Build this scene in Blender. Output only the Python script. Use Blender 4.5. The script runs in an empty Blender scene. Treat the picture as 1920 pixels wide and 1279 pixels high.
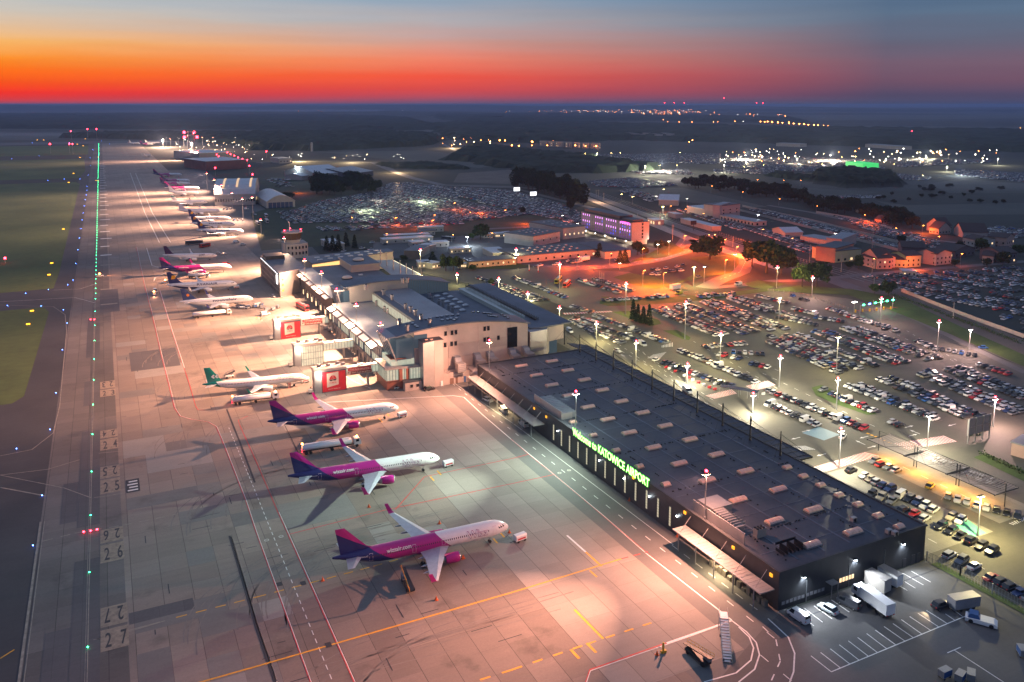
import bpy, bmesh, math, random
HAZE = 7e-5
import numpy as np
from mathutils import Vector, Matrix
R = math.radians
sc = bpy.context.scene
col = sc.collection
rnd = random.Random(7)

# ------------------------------------------------------------------ camera
CAMH = 109.0
HY, DD = 196.0, 215.0
FPX = math.sqrt((4170 - 960) * (960 - 188) - DD * DD)
YAW = math.atan((960 - 187) / math.hypot(FPX, DD)); PIT = math.atan(DD / FPX)
cam = bpy.data.cameras.new('camera'); camo = bpy.data.objects.new('camera', cam); col.objects.link(camo)
camo.location = (0, 0, CAMH); camo.rotation_euler = (R(90) - PIT, 0, -YAW)
cam.sensor_width = 36; cam.lens = FPX / 1920 * 36
cam.shift_y = -(639.5 - (HY + DD)) / 1920
cam.clip_start = 1; cam.clip_end = 120000
sc.camera = camo

def G(px, py, z=0.0):
    """point of the level z that a pixel of the 1920 px photograph looks at"""
    x = (px - 960) / FPX; v = -(py - (HY + DD)) / FPX
    fw = math.cos(PIT) + v * math.sin(PIT); up = v * math.cos(PIT) - math.sin(PIT)
    X = x * math.cos(YAW) + fw * math.sin(YAW); Y = -x * math.sin(YAW) + fw * math.cos(YAW)
    t = (z - CAMH) / up
    return X * t, Y * t
def top_height(px, py, bx, by):
    x = (px - 960) / FPX; v = -(py - (HY + DD)) / FPX
    fw = math.cos(PIT) + v * math.sin(PIT); up = v * math.cos(PIT) - math.sin(PIT)
    hd = math.hypot(x, fw)
    return CAMH + up * math.hypot(bx, by) / hd

# ------------------------------------------------------------------ render + view
sc.view_settings.view_transform = 'Standard'; sc.view_settings.look = 'None'
sc.view_settings.exposure = 0.3; sc.view_settings.gamma = 1.0
sc.cycles.use_denoising = True
sc.cycles.max_bounces = 4; sc.cycles.diffuse_bounces = 2; sc.cycles.glossy_bounces = 2
sc.cycles.transmission_bounces = 2; sc.cycles.volume_bounces = 0; sc.cycles.transparent_max_bounces = 6
sc.cycles.sample_clamp_indirect = 4; sc.cycles.sample_clamp_direct = 0
sc.cycles.caustics_reflective = False; sc.cycles.caustics_refractive = False
sc.cycles.use_light_tree = True
sc.cycles.denoising_prefilter = 'ACCURATE'
sc.cycles.volume_step_rate = 10; sc.cycles.volume_max_steps = 16

# ------------------------------------------------------------------ world: dusk sky after sunset
def lin(c):
    return tuple(((v / 255) / 12.92 if v / 255 <= .04045 else ((v / 255 + .055) / 1.055) ** 2.4) for v in c)
w = bpy.data.worlds.new('World'); sc.world = w; w.use_nodes = True; w.cycles.sampling_method = 'NONE'
nt = w.node_tree; N = nt.nodes; L = nt.links; N.clear()
def nd(tree, t, **k):
    n = tree.nodes.new(t)
    for a, b in k.items(): setattr(n, a, b)
    return n
def mth(tree, op, a, b=None, c=None, clamp=False):
    n = tree.nodes.new('ShaderNodeMath'); n.operation = op; n.use_clamp = clamp
    for i, v in enumerate((a, b, c)):
        if v is None: continue
        if isinstance(v, (int, float)): n.inputs[i].default_value = v
        else: tree.links.new(v, n.inputs[i])
    return n.outputs[0]
def mixc(tree, fac, a, b, blend='MIX'):
    n = tree.nodes.new('ShaderNodeMix'); n.data_type = 'RGBA'; n.blend_type = blend
    for i, v in ((0, fac), (6, a), (7, b)):
        if isinstance(v, (int, float)): n.inputs[i].default_value = v
        elif isinstance(v, tuple): n.inputs[i].default_value = (*v[:3], 1)
        else: tree.links.new(v, n.inputs[i])
    return n.outputs[2]
tc = nd(nt, 'ShaderNodeTexCoord'); sep = nd(nt, 'ShaderNodeSeparateXYZ'); L.new(tc.outputs['Generated'], sep.inputs[0])
el = mth(nt, 'ARCSINE', sep.outputs[2]); az = mth(nt, 'ARCTAN2', sep.outputs[0], sep.outputs[1])
nz = nd(nt, 'ShaderNodeTexNoise'); mp = nd(nt, 'ShaderNodeMapping'); mp.inputs['Scale'].default_value = (2.5, 2.5, 34)
L.new(tc.outputs['Generated'], mp.inputs[0]); L.new(mp.outputs[0], nz.inputs[0]); nz.inputs['Scale'].default_value = 1.6; nz.inputs['Detail'].default_value = 5
nz2 = mth(nt, 'MULTIPLY', mth(nt, 'SUBTRACT', nz.outputs[0], .5), R(1.9))
el2 = mth(nt, 'ADD', el, mth(nt, 'MULTIPLY', nz2, mth(nt, 'MULTIPLY', el, 9.0, clamp=True)))
deg = mth(nt, 'MULTIPLY', el2, 180 / math.pi)
# elevation -> 0..1 : sqrt(deg/90)
fac = mth(nt, 'SQRT', mth(nt, 'DIVIDE', mth(nt, 'MAXIMUM', deg, 0.0), 90.0), clamp=True)
def ramp(stops):
    n = nd(nt, 'ShaderNodeValToRGB'); cr = n.color_ramp; cr.interpolation = 'LINEAR'
    while len(cr.elements) > 1: cr.elements.remove(cr.elements[-1])
    for i, (d, c) in enumerate(stops):
        p = math.sqrt(d / 90)
        e = cr.elements[0] if i == 0 else cr.elements.new(p)
        e.position = p; e.color = (*lin(c), 1)
    L.new(fac, n.inputs[0]); return n.outputs[0]
up = [(14, (128, 146, 178)), (30, (126, 142, 172)), (90, (108, 124, 158))]
r0 = ramp([(0, (150, 84, 108)), (.1, (190, 66, 78)), (.28, (226, 54, 44)), (.7, (250, 44, 14)), (1.3, (255, 84, 0)), (2.1, (255, 122, 10)), (2.8, (255, 150, 34)), (3.6, (250, 186, 100)), (4.6, (226, 192, 154)), (5.6, (206, 198, 186)), (7, (178, 188, 194))] + up)
r1 = ramp([(0, (100, 84, 116)), (.22, (130, 78, 104)), (.5, (176, 76, 92)), (1.0, (212, 74, 74)), (1.9, (244, 88, 66)), (2.9, (238, 130, 104)), (4.1, (214, 156, 142)), (5.4, (178, 172, 176)), (7, (142, 164, 186))] + up)
r2 = ramp([(0, (56, 66, 98)), (.6, (80, 72, 100)), (1.5, (112, 82, 102)), (2.6, (116, 92, 110)), (4, (100, 102, 122)), (5.4, (92, 112, 136)), (7, (84, 108, 138)), (14, (86, 106, 142)), (30, (100, 118, 152)), (90, (108, 124, 158))])
azd = mth(nt, 'ABSOLUTE', mth(nt, 'ADD', az, R(14)))
t = mth(nt, 'DIVIDE', mth(nt, 'SUBTRACT', azd, R(6)), R(58), clamp=True)
ta = mth(nt, 'MULTIPLY', t, 2.0, clamp=True); tb = mth(nt, 'MULTIPLY', mth(nt, 'SUBTRACT', t, .5), 2.0, clamp=True)
skyc = mixc(nt, tb, mixc(nt, ta, r0, r1), r2)
bg = nd(nt, 'ShaderNodeBackground'); L.new(skyc, bg.inputs[0])
mr_ = nd(nt, 'ShaderNodeMapRange'); L.new(deg, mr_.inputs[0])
for i_, v_ in ((1, 7), (2, 24), (3, .83), (4, 1.0)): mr_.inputs[i_].default_value = v_
nzb = nd(nt, 'ShaderNodeTexNoise'); mpb = nd(nt, 'ShaderNodeMapping'); mpb.inputs['Scale'].default_value = (3, 3, 60); mpb.inputs['Rotation'].default_value = (.02, .015, 0)
L.new(tc.outputs['Generated'], mpb.inputs[0]); L.new(mpb.outputs[0], nzb.inputs[0]); nzb.inputs['Scale'].default_value = 1.3; nzb.inputs['Detail'].default_value = 6
L.new(mth(nt, 'MULTIPLY', mr_.outputs[0], mth(nt, 'ADD', .91, mth(nt, 'MULTIPLY', nzb.outputs[0], .18))), bg.inputs[1])
wo = nd(nt, 'ShaderNodeOutputWorld'); L.new(bg.outputs[0], wo.inputs[0])

# ------------------------------------------------------------------ materials
MATS = {}
def mk(name, c, rough=.7, metal=0.0, emit=None, es=0, noise=None, objcol=False, spec=.5, alpha=None):
    if name in MATS: return MATS[name]
    m = bpy.data.materials.new(name); m.use_nodes = True; t_ = m.node_tree
    b = t_.nodes['Principled BSDF']
    b.inputs['Roughness'].default_value = rough; b.inputs['Metallic'].default_value = metal
    b.inputs['Specular IOR Level'].default_value = spec
    b.inputs['Base Color'].default_value = (*c, 1)
    src = None
    if objcol:
        oi = t_.nodes.new('ShaderNodeObjectInfo'); src = oi.outputs['Color']; t_.links.new(src, b.inputs['Base Color'])
    if noise:
        s, a = noise[:2]
        tx = t_.nodes.new('ShaderNodeTexCoord'); n = t_.nodes.new('ShaderNodeTexNoise')
        t_.links.new(tx.outputs['Object'], n.inputs[0]); n.inputs['Scale'].default_value = s; n.inputs['Detail'].default_value = 6; n.inputs['Roughness'].default_value = .65
        mr = t_.nodes.new('ShaderNodeMapRange'); t_.links.new(n.outputs[0], mr.inputs[0])
        mr.inputs[1].default_value = .3; mr.inputs[2].default_value = .7; mr.inputs[3].default_value = 1 - a; mr.inputs[4].default_value = 1 + a
        vm = t_.nodes.new('ShaderNodeVectorMath'); vm.operation = 'SCALE'
        if src is None: vm.inputs[0].default_value = c
        else: t_.links.new(src, vm.inputs[0])
        t_.links.new(mr.outputs[0], vm.inputs[3]); t_.links.new(vm.outputs[0], b.inputs['Base Color'])
    if emit:
        b.inputs['Emission Color'].default_value = (*emit, 1); b.inputs['Emission Strength'].default_value = es
        m.cycles.emission_sampling = 'NONE'
    MATS[name] = m
    return m

# ------------------------------------------------------------------ mesh builder
class MB:
    def __init__(s): s.v = []; s.f = []; s.m = []; s.mi = 0; s.sm = []; s.smooth = False
    def add(s, vs, fs, mi=None):
        o = len(s.v); s.v.extend([tuple(p) for p in vs])
        for f in fs: s.f.append([i + o for i in f]); s.m.append(s.mi if mi is None else mi); s.sm.append(s.smooth)
        return s
    def box(s, x0, x1, y0, y1, z0, z1, mi=None):
        return s.prism([(x0, y0), (x1, y0), (x1, y1), (x0, y1)], z0, z1, mi)
    def prism(s, poly, z0, z1, mi=None, cap_mi=None):
        a = sum(poly[i][0] * poly[(i + 1) % len(poly)][1] - poly[(i + 1) % len(poly)][0] * poly[i][1] for i in range(len(poly)))
        if a < 0: poly = poly[::-1]
        n = len(poly)
        s.add([(x, y, z0) for x, y in poly] + [(x, y, z1) for x, y in poly],
              [[i, (i + 1) % n, n + (i + 1) % n, n + i] for i in range(n)] + [list(range(n))[::-1]], mi)
        s.f.append([len(s.v) - n + i for i in range(n)]); s.m.append((s.mi if mi is None else mi) if cap_mi is None else cap_mi); s.sm.append(False)
        return s
    def cyl(s, x, y, z0, z1, r, r2=None, n=8, mi=None):
        r2 = r if r2 is None else r2
        vs = [(x + r * math.cos(2 * math.pi * i / n), y + r * math.sin(2 * math.pi * i / n), z0) for i in range(n)] + \
             [(x + r2 * math.cos(2 * math.pi * i / n), y + r2 * math.sin(2 * math.pi * i / n), z1) for i in range(n)]
        return s.add(vs, [[i, (i + 1) % n, n + (i + 1) % n, n + i] for i in range(n)] + [list(range(n))[::-1], list(range(n, 2 * n))], mi)
    def tube(s, a, b, r, r2=None, n=6, mi=None):
        a = Vector(a); b = Vector(b); d = (b - a)
        if d.length < 1e-6: return s
        q = d.to_track_quat('Z', 'Y'); r2 = r if r2 is None else r2
        vs = [a + q @ Vector((r * math.cos(2 * math.pi * i / n), r * math.sin(2 * math.pi * i / n), 0)) for i in range(n)] + \
             [b + q @ Vector((r2 * math.cos(2 * math.pi * i / n), r2 * math.sin(2 * math.pi * i / n), 0)) for i in range(n)]
        return s.add(vs, [[i, (i + 1) % n, n + (i + 1) % n, n + i] for i in range(n)] + [list(range(n))[::-1], list(range(n, 2 * n))], mi)
    def loft(s, rings, mi=None, cap=True):
        n = len(rings[0]); fs = []
        for k in range(len(rings) - 1):
            for i in range(n):
                fs.append([k * n + i, k * n + (i + 1) % n, (k + 1) * n + (i + 1) % n, (k + 1) * n + i])
        if cap: fs += [list(range(n))[::-1], [(len(rings) - 1) * n + i for i in range(n)]]
        return s.add([p for r_ in rings for p in r_], fs, mi)
    def ball(s, x, y, z, r, n=8, k=5, mi=None, sz=1):
        rings = [[(x + r * math.sin(math.pi * j / k) * math.cos(2 * math.pi * i / n), y + r * math.sin(math.pi * j / k) * math.sin(2 * math.pi * i / n), z - sz * r * math.cos(math.pi * j / k)) for i in range(n)] for j in range(k + 1)]
        rings[0] = [(x + (p[0] - x), p[1], p[2]) for p in rings[0]]
        return s.loft(rings, mi, cap=False)
    def strip(s, pts, w_, z, mi=None):
        n = len(pts); vs = []
        for i, p in enumerate(pts):
            a = Vector(pts[max(i - 1, 0)][:2]); b = Vector(pts[min(i + 1, n - 1)][:2]); d = (b - a)
            d = d.normalized() if d.length > 1e-9 else Vector((1, 0)); o = Vector((-d.y, d.x)) * (w_ / 2)
            vs += [(p[0] - o.x, p[1] - o.y, z), (p[0] + o.x, p[1] + o.y, z)]
        return s.add(vs, [[2 * i, 2 * i + 2, 2 * i + 3, 2 * i + 1] for i in range(n - 1)], mi)
    def dash(s, pts, w_, z, on, off, mi=None):
        for i in range(len(pts) - 1):
            a = Vector(pts[i][:2]); b = Vector(pts[i + 1][:2]); Ln = (b - a).length; d = (b - a) / max(Ln, 1e-6); t_ = 0
            while t_ < Ln:
                e = min(t_ + on, Ln); s.strip([a + d * t_, a + d * e], w_, z, mi); t_ += on + off
        return s
    def build(s, name, mats, parent=None, loc=None, rz=0):
        me = bpy.data.meshes.new(name); me.from_pydata(s.v, [], s.f)
        if not isinstance(mats, (list, tuple)): mats = [mats]
        for m_ in mats: me.materials.append(m_)
        me.polygons.foreach_set('material_index', np.array(s.m, dtype=np.int32))
        if any(s.sm): me.polygons.foreach_set('use_smooth', np.array(s.sm, dtype=bool))
        me.update()
        o = bpy.data.objects.new(name, me); col.objects.link(o)
        if parent: o.parent = parent
        if loc is not None: o.location = loc
        if rz: o.rotation_euler = (0, 0, rz)
        return o

def tag(o, label=None, cat=None, group=None, kind=None):
    if label: o['label'] = label
    if cat: o['category'] = cat
    if group: o['group'] = group
    if kind: o['kind'] = kind
    return o
def empty(name, loc, rz, label, cat, group=None):
    o = bpy.data.objects.new(name, None); col.objects.link(o); o.location = loc; o.rotation_euler = (0, 0, rz)
    return tag(o, label, cat, group)
def copy_tree(o, loc=None, rz=None, label=None, group=None, scale=None, parent=None):
    c = o.copy(); col.objects.link(c)
    if parent is not None: c.parent = parent
    if loc is not None: c.location = loc
    if rz is not None: c.rotation_euler = (0, 0, rz)
    if scale is not None: c.scale = scale
    if label: c['label'] = label
    if group: c['group'] = group
    for ch in o.children: copy_tree(ch, parent=c)
    return c
def struct(mb, name, mats): return tag(mb.build(name, mats), kind='structure')
def nth(k): return str(k) + ('th' if 10 < k % 100 < 14 else {1: 'st', 2: 'nd', 3: 'rd'}.get(k % 10, 'th'))
_tx = {}
def text_geo(s, bold=0.0, subdiv=0):
    """verts (x right, y up, cap height ~0.7) and faces of a text"""
    k = (s, bold)
    if k in _tx: return _tx[k]
    cu = bpy.data.curves.new('t', 'FONT'); cu.body = s; cu.size = 1; cu.offset = bold; cu.resolution_u = 3
    o = bpy.data.objects.new('t', cu); col.objects.link(o)
    dg = bpy.context.evaluated_depsgraph_get(); me = bpy.data.meshes.new_from_object(o.evaluated_get(dg))
    vs = [tuple(v.co) for v in me.vertices]; fs = [list(p.vertices) for p in me.polygons]
    bpy.data.objects.remove(o); bpy.data.curves.remove(cu); bpy.data.meshes.remove(me)
    x0 = min(v[0] for v in vs); x1 = max(v[0] for v in vs)
    _tx[k] = ([(v[0] - x0, v[1]) for v in vs], fs, x1 - x0)
    return _tx[k]
def flat_text(mb, s, org, ux, uy, height, width=None, bold=0.0, mi=None):
    """text on a plane; height = cap height, optional forced width"""
    vs, fs, wd = text_geo(s, bold); k = height / .70; kx = k if width is None else width / wd
    org = Vector(org); ux = Vector(ux); uy = Vector(uy)
    mb.add([org + ux * (x * kx) + uy * (y * k) for x, y in vs], fs, mi)
    return wd * kx
def beam(loc, power, color, direction, angle, size=.5):
    d = bpy.data.lights.new('floodlight', 'AREA'); h = min(R(angle) / 2, 1.35); d.energy = power * .0796 * math.pi * h * h / 3; d.color = color; d.size = size; d.spread = R(angle)
    o = bpy.data.objects.new('floodlight', d); col.objects.link(o); o.location = loc; o.rotation_euler = Vector(direction).to_track_quat('-Z', 'Y').to_euler(); return o
def lamp(kind, loc, power, color, radius=.4, direction=None, angle=None, blend=.5):
    d = bpy.data.lights.new('floodlight', kind); d.energy = power; d.color = color; d.shadow_soft_size = radius  # same name for the bare fill lamps that have no fixture
    o = bpy.data.objects.new('floodlight', d); col.objects.link(o); o.location = loc
    if kind == 'SPOT':
        d.spot_size = R(angle); d.spot_blend = blend
        o.rotation_euler = Vector(direction).to_track_quat('-Z', 'Y').to_euler()
    return o
WARM = (1.0, .56, .36); PINK = (1.0, .55, .42); ORG = (1.0, .12, .012); GRN = (.86, 1.0, .62); WHT = (1.0, .95, .84); COOL = (.75, .9, 1.0); YEL = (1.0, .84, .38)
white = mk('white_paint', (.8, .8, .8), .45, noise=(.8, .06)); red = mk('red_paint', (.55, .03, .04), .5); yellow = mk('yellow_paint', (.7, .42, .03), .6, noise=(1.5, .2))
dark = mk('dark_metal', (.03, .032, .036), .5, .3); steel = mk('galvanised_steel', (.34, .35, .37), .45, .6, noise=(3, .1)); tyre = mk('tyre_rubber', (.015, .015, .016), .8)
glassd = mk('dark_glass', (.012, .015, .02), .08, 0, spec=.8); grey = mk('grey_panel', (.25, .25, .27), .6, noise=(.6, .1)); blackm = mk('black_paint', (.012, .012, .015), .5)
redlamp = mk('red_beacon', (.6, .02, .02), .4, emit=(1, .02, .04), es=30); whitelamp = mk('white_lamp', (.8, .8, .8), .4, emit=(1, .93, .8), es=20)
orglamp = mk('sodium_lamp', (.8, .4, .1), .4, emit=(1, .26, .05), es=45); warmlamp = mk('warm_lamp', (.8, .6, .4), .4, emit=(1, .62, .3), es=50); coollamp = mk('cool_lamp', (.8, .8, .8), .4, emit=(.85, .95, 1), es=60)
yellowlamp = mk('yellow_lamp', (.8, .7, .2), .4, emit=(1, .72, .25), es=60); greenlamp = mk('green_lamp', (.1, .7, .3), .4, emit=(.03, 1, .35), es=25); bluelamp = mk('blue_lamp', (.1, .2, .7), .4, emit=(.08, .22, 1), es=25)
amber = mk('amber_lamp', (.8, .5, .02), .4, emit=(1, .42, .02), es=4)
litwin = mk('lit_window', (.6, .5, .3), .4, emit=(1, .68, .36), es=1.1)
# ------------------------------------------------------------------ ground materials
def ground_mat(name, c1, c2, brick=None, mort=.55, nscale=.02, namt=.25, rough=.75, fine=1.2, stain=0.0, rot=0):
    m = bpy.data.materials.new(name); m.use_nodes = True; t_ = m.node_tree; b = t_.nodes['Principled BSDF']; b.inputs['Roughness'].default_value = rough
    g = t_.nodes.new('ShaderNodeNewGeometry'); pos = g.outputs['Position']
    def noise(s, det=5, stretch=None):
        n = t_.nodes.new('ShaderNodeTexNoise'); n.inputs['Scale'].default_value = s; n.inputs['Detail'].default_value = det; n.inputs['Roughness'].default_value = .6
        if stretch:
            mpn = t_.nodes.new('ShaderNodeMapping'); mpn.inputs['Scale'].default_value = stretch; t_.links.new(pos, mpn.inputs[0]); t_.links.new(mpn.outputs[0], n.inputs[0])
        else: t_.links.new(pos, n.inputs[0])
        return n.outputs[0]
    n1 = noise(nscale); cr = mth(t_, 'MULTIPLY', mth(t_, 'SUBTRACT', n1, .36), 3.4, clamp=True)
    base = mixc(t_, cr, c1, c2)
    n2 = noise(fine, 4)
    base = mixc(t_, 1.0, base, None, 'MULTIPLY') if False else base
    v = mth(t_, 'ADD', mth(t_, 'MULTIPLY', mth(t_, 'SUBTRACT', n2, .5), namt * 2), 1.0)
    n3 = noise(.35, 5, (.25, 1.6, 1)); v = mth(t_, 'MULTIPLY', v, mth(t_, 'ADD', mth(t_, 'MULTIPLY', mth(t_, 'SUBTRACT', n3, .5), namt * 1.6), 1.0))
    if stain:
        n4 = noise(.09, 7); st = mth(t_, 'MULTIPLY', mth(t_, 'SUBTRACT', n4, .58), 7, clamp=True); v = mth(t_, 'MULTIPLY', v, mth(t_, 'SUBTRACT', 1.0, mth(t_, 'MULTIPLY', st, stain)))
    if brick:
        for bw, bh, amt, *mo in brick:
            bt = t_.nodes.new('ShaderNodeTexBrick'); bt.offset = 0; bt.inputs['Scale'].default_value = 1; bt.inputs['Brick Width'].default_value = bw; bt.inputs['Row Height'].default_value = bh
            bt.inputs['Mortar Size'].default_value = .07; bt.inputs['Mortar Smooth'].default_value = .3; bt.inputs['Bias'].default_value = 0
            bt.inputs['Color1'].default_value = (1 - amt, 1 - amt, 1 - amt, 1); bt.inputs['Color2'].default_value = (1 + amt * .4, 1 + amt * .4, 1 + amt * .4, 1); mq = mo[0] if mo else mort; bt.inputs['Mortar'].default_value = (mq, mq, mq, 1)
            t_.links.new(pos, bt.inputs[0]); sp = t_.nodes.new('ShaderNodeSeparateColor'); t_.links.new(bt.outputs[0], sp.inputs[0]); v = mth(t_, 'MULTIPLY', v, sp.outputs[0])
    vm = t_.nodes.new('ShaderNodeVectorMath'); vm.operation = 'SCALE'; t_.links.new(base, vm.inputs[0]); t_.links.new(v, vm.inputs[3]); t_.links.new(vm.outputs[0], b.inputs['Base Color'])
    bp = t_.nodes.new('ShaderNodeBump'); bp.inputs['Strength'].default_value = .15; bp.inputs['Distance'].default_value = .05; t_.links.new(n2, bp.inputs['Height']); t_.links.new(bp.outputs[0], b.inputs['Normal'])
    MATS[name] = m; return m
m_terr = ground_mat('terrain', (.028, .036, .030), (.060, .066, .052), nscale=.0022, fine=.03, namt=.3, rough=.95)
m_conc = ground_mat('apron_concrete', (.215, .176, .15), (.295, .248, .212), brick=[(6.2, 900, .07, .42), (6.2, 7.4, .17, .78), (24.8, 37, .14, .75)], mort=.55, nscale=.012, fine=2.0, namt=.2, stain=.42)
m_conc2 = ground_mat('light_concrete', (.25, .222, .195), (.33, .298, .265), brick=[(6.2, 900, .05, .5), (6.2, 7.4, .13, .82), (12.4, 22.2, .13, .85)], mort=.6, nscale=.02, fine=2.0, namt=.12, stain=.12)
m_taxi = ground_mat('taxiway_concrete', (.115, .103, .098), (.185, .168, .155), brick=[(5, 900, .1, .45), (5, 7.5, .15, .75), (10, 45, .25, .75)], mort=.5, nscale=.015, fine=1.5, namt=.2, stain=.4)
m_asph = ground_mat('asphalt', (.075, .073, .075), (.115, .112, .112), nscale=.03, fine=1.4, namt=.16, stain=.2)
m_asph2 = ground_mat('dark_asphalt', (.038, .036, .04), (.06, .058, .062), nscale=.03, fine=1.2, namt=.2)
m_lot = ground_mat('parking_asphalt', (.088, .084, .066), (.125, .119, .094), nscale=.02, fine=1.0, namt=.15, stain=.25)
m_road = ground_mat('road_asphalt', (.12, .117, .115), (.17, .165, .16), nscale=.02, fine=1.5, namt=.12)
m_grass = ground_mat('grass', (.05, .09, .018), (.085, .13, .03), nscale=.035, fine=.8, namt=.4, rough=.95, stain=.3)
m_airgrass = ground_mat('airfield_grass', (.045, .088, .022), (.085, .13, .034), nscale=.012, fine=.25, namt=.35, rough=.95, stain=.3)
m_field = ground_mat('field', (.075, .085, .072), (.11, .11, .09), nscale=.006, fine=.05, namt=.2, rough=.95)
m_gravel = ground_mat('gravel', (.11, .095, .08), (.16, .14, .12), nscale=.03, fine=1.0, namt=.25, rough=.95)
pw = mk('white_line_paint', (.72, .72, .70), .6, noise=(1.2, .15)); pr = mk('red_line_paint', (.50, .035, .03), .6, noise=(1.2, .2)); py_ = mk('yellow_line_paint', (.75, .38, .02), .6, noise=(1.2, .2))
pg = mk('faded_line_paint', (.27, .24, .2), .7, noise=(.6, .3)); pk = mk('joint_sealant', (.03, .032, .038), .7); po = mk('ochre_box_paint', (.26, .21, .16), .7, noise=(.8, .35)); pb = mk('black_marking_paint', (.085, .08, .08), .7)

def sheet(name, polys, z, m):
    mb = MB()
    for i_, p in enumerate(polys):
        a = sum(p[i][0] * p[(i + 1) % len(p)][1] - p[(i + 1) % len(p)][0] * p[i][1] for i in range(len(p)))
        if a < 0: p = p[::-1]
        mb.add([(x, y, z + .006 * i_) for x, y in p], [list(range(len(p)))])
    return struct(mb, name, m)
def PX(l): return [G(a, b) for a, b in l]
def ring_sheet(name, poly, z, m): return sheet(name, [poly], z, m)

mb = MB(); S = 52000
mb.add([(-S, -3000, -.06), (S, -3000, -.06), (S, S, -.06), (-S, S, -.06)], [[0, 1, 2, 3]]); struct(mb, 'ground', m_terr)
# paved areas
sheet('taxiway', [[(-300, -50), (-20.6, -50), (-20.6, 2780), (-34, 2780), (-34, 560), (-300, 560)]], -.02, m_asph2)
sheet('taxiway_edge', [[(-20.6, 20), (-1.4, 20), (-1.4, 2790), (-20.6, 2790)]], -.015, m_taxi)
sheet('apron', [[(-1.4, 20), (95.5, 20), (95.5, 300), (95.5, 2600), (312, 2745), (-1.4, 2790)]], -.01, m_conc)
sheet('apron_light_slabs', [[(80.6, 118), (110.2, 118), (110.2, 300), (95.4, 300), (80.6, 290)]], .012, m_conc2)
sheet('service_road', [[(95.5, 20), (190, 20), (190, 124), (128, 124), (128, 300), (95.5, 300)], [(95.5, 300), (128, 300), (128, 470), (95.5, 470)]], 0, m_road)
sheet('apron_road', [[(95.5, 470), (128, 470), (150, 760), (150, 1500), (95.5, 1500)]], 0, m_asph)
sheet('service_yard', [PX([(1462, 1150), (1738, 1050), (1925, 1165), (1925, 1330), (1300, 1330), (1430, 1180)])], .012, m_asph)
gr = [[(0, 757), (22, 757), (45, 743), (58, 700), (92, 585), (82, 576), (0, 572)], [(0, 556), (100, 541), (110, 515), (150, 345), (142, 341), (0, 343)],
      [(0, 333), (148, 334), (160, 320), (158, 298), (0, 297)], [(0, 292), (165, 290), (166, 273), (0, 270)], [(0, 962), (10, 914), (0, 912)]]
gl = []
for p in gr:
    q = PX(p); q = [(x if k[0] else -900, y) for (x, y), k in zip(q, p)]; gl.append(q)
sheet('airfield_grass', gl, .02, m_airgrass)
sheet('runway', [[(-900, 2620), (150, 2620), (150, 2790), (-900, 2790)]], 0, m_asph)
sheet('bay_paving', [[(173, 126), (200, 126), (200, 170), (173, 170)], [(205.5, 128), (222, 128), (222, 176), (205.5, 176)]], .014, ground_mat('pale_paving', (.2, .19, .16), (.27, .26, .22), nscale=.04, fine=1.2, namt=.15, brick=[(2.5, 5, .08)], mort=.85))
# lots and roads around the terminal
sheet('car_park', [PX([(1040, 640), (1095, 590), (1020, 560), (870, 530), (760, 505), (900, 480), (1000, 500), (1180, 510), (1300, 560), (1430, 540), (1590, 560), (1680, 580), (1790, 640), (1925, 690), (1925, 860), (2200, 1400), (1738, 1050), (1500, 880)])], .004, m_lot)
sheet('parking_yard', [PX([(700, 480), (960, 505), (1130, 505), (1250, 470), (1105, 440), (900, 430), (700, 440)])], .0, m_asph)
strip_roads = MB()
def road(pts, w_, z=.02): strip_roads.strip(PX(pts), w_, z)
road([(985, 498), (1060, 500), (1130, 500), (1190, 492), (1240, 478), (1275, 462), (1287, 446), (1260, 430), (1200, 412), (1150, 400), (1050, 375), (960, 352), (880, 350)], 9)
road([(1060, 505), (1150, 500), (1230, 488), (1290, 470), (1340, 460), (1385, 470), (1400, 490), (1390, 510), (1350, 525), (1320, 540)], 11, .024)
road([(1287, 446), (1310, 455), (1330, 462)], 10, .028)
road([(1340, 455), (1300, 450), (1290, 462)], 8, .03)
road([(1330, 540), (1380, 536), (1450, 527), (1530, 525), (1620, 515), (1700, 508), (1800, 500), (1925, 490)], 7, .032)
road([(1600, 540), (1700, 590), (1800, 640), (1925, 700)], 4, .02)
road([(640, 302), (700, 305), (740, 322), (770, 333), (830, 347), (960, 350), (1020, 356)], 14, .02)
road([(480, 305), (560, 303), (640, 302)], 12, .022)
road([(830, 270), (860, 285), (920, 302), (1000, 322), (1060, 340), (1100, 362), (1180, 392), (1260, 420), (1340, 447), (1450, 485), (1600, 540)], 12, .026)
road([(1440, 385), (1520, 398), (1640, 425), (1750, 450), (1925, 470)], 7, .02)
road([(900, 430), (1000, 425), (1080, 440), (1120, 420)], 8, .02)
struct(strip_roads, 'road', m_road)
rl = MB()
for pts in ([(985, 498), (1060, 500), (1130, 500), (1190, 492), (1240, 478), (1275, 462), (1285, 448)], [(1060, 508), (1150, 501), (1230, 489), (1290, 471), (1340, 461), (1383, 471), (1398, 490), (1388, 510), (1350, 524)]):
    rl.dash(PX(pts), .3, .05, 3, 4)
struct(rl, 'road_markings', pw)
sheet('platform', [PX([(1100, 368), (1205, 408), (1305, 448), (1460, 500), (1455, 506), (1290, 452), (1190, 411), (1098, 374)])], .03, mk('platform_concrete', (.42, .36, .3), .8, noise=(.3, .2)))
rt = MB()
for k in range(4): rt.strip(PX([(1108 + k * 7, 362), (1225 + k * 9, 405), (1335 + k * 9, 441), (1460 + k * 12, 483), (1620 + k * 16, 528)]), .5, .03)
struct(rt, 'railway_track', steel)
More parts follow.
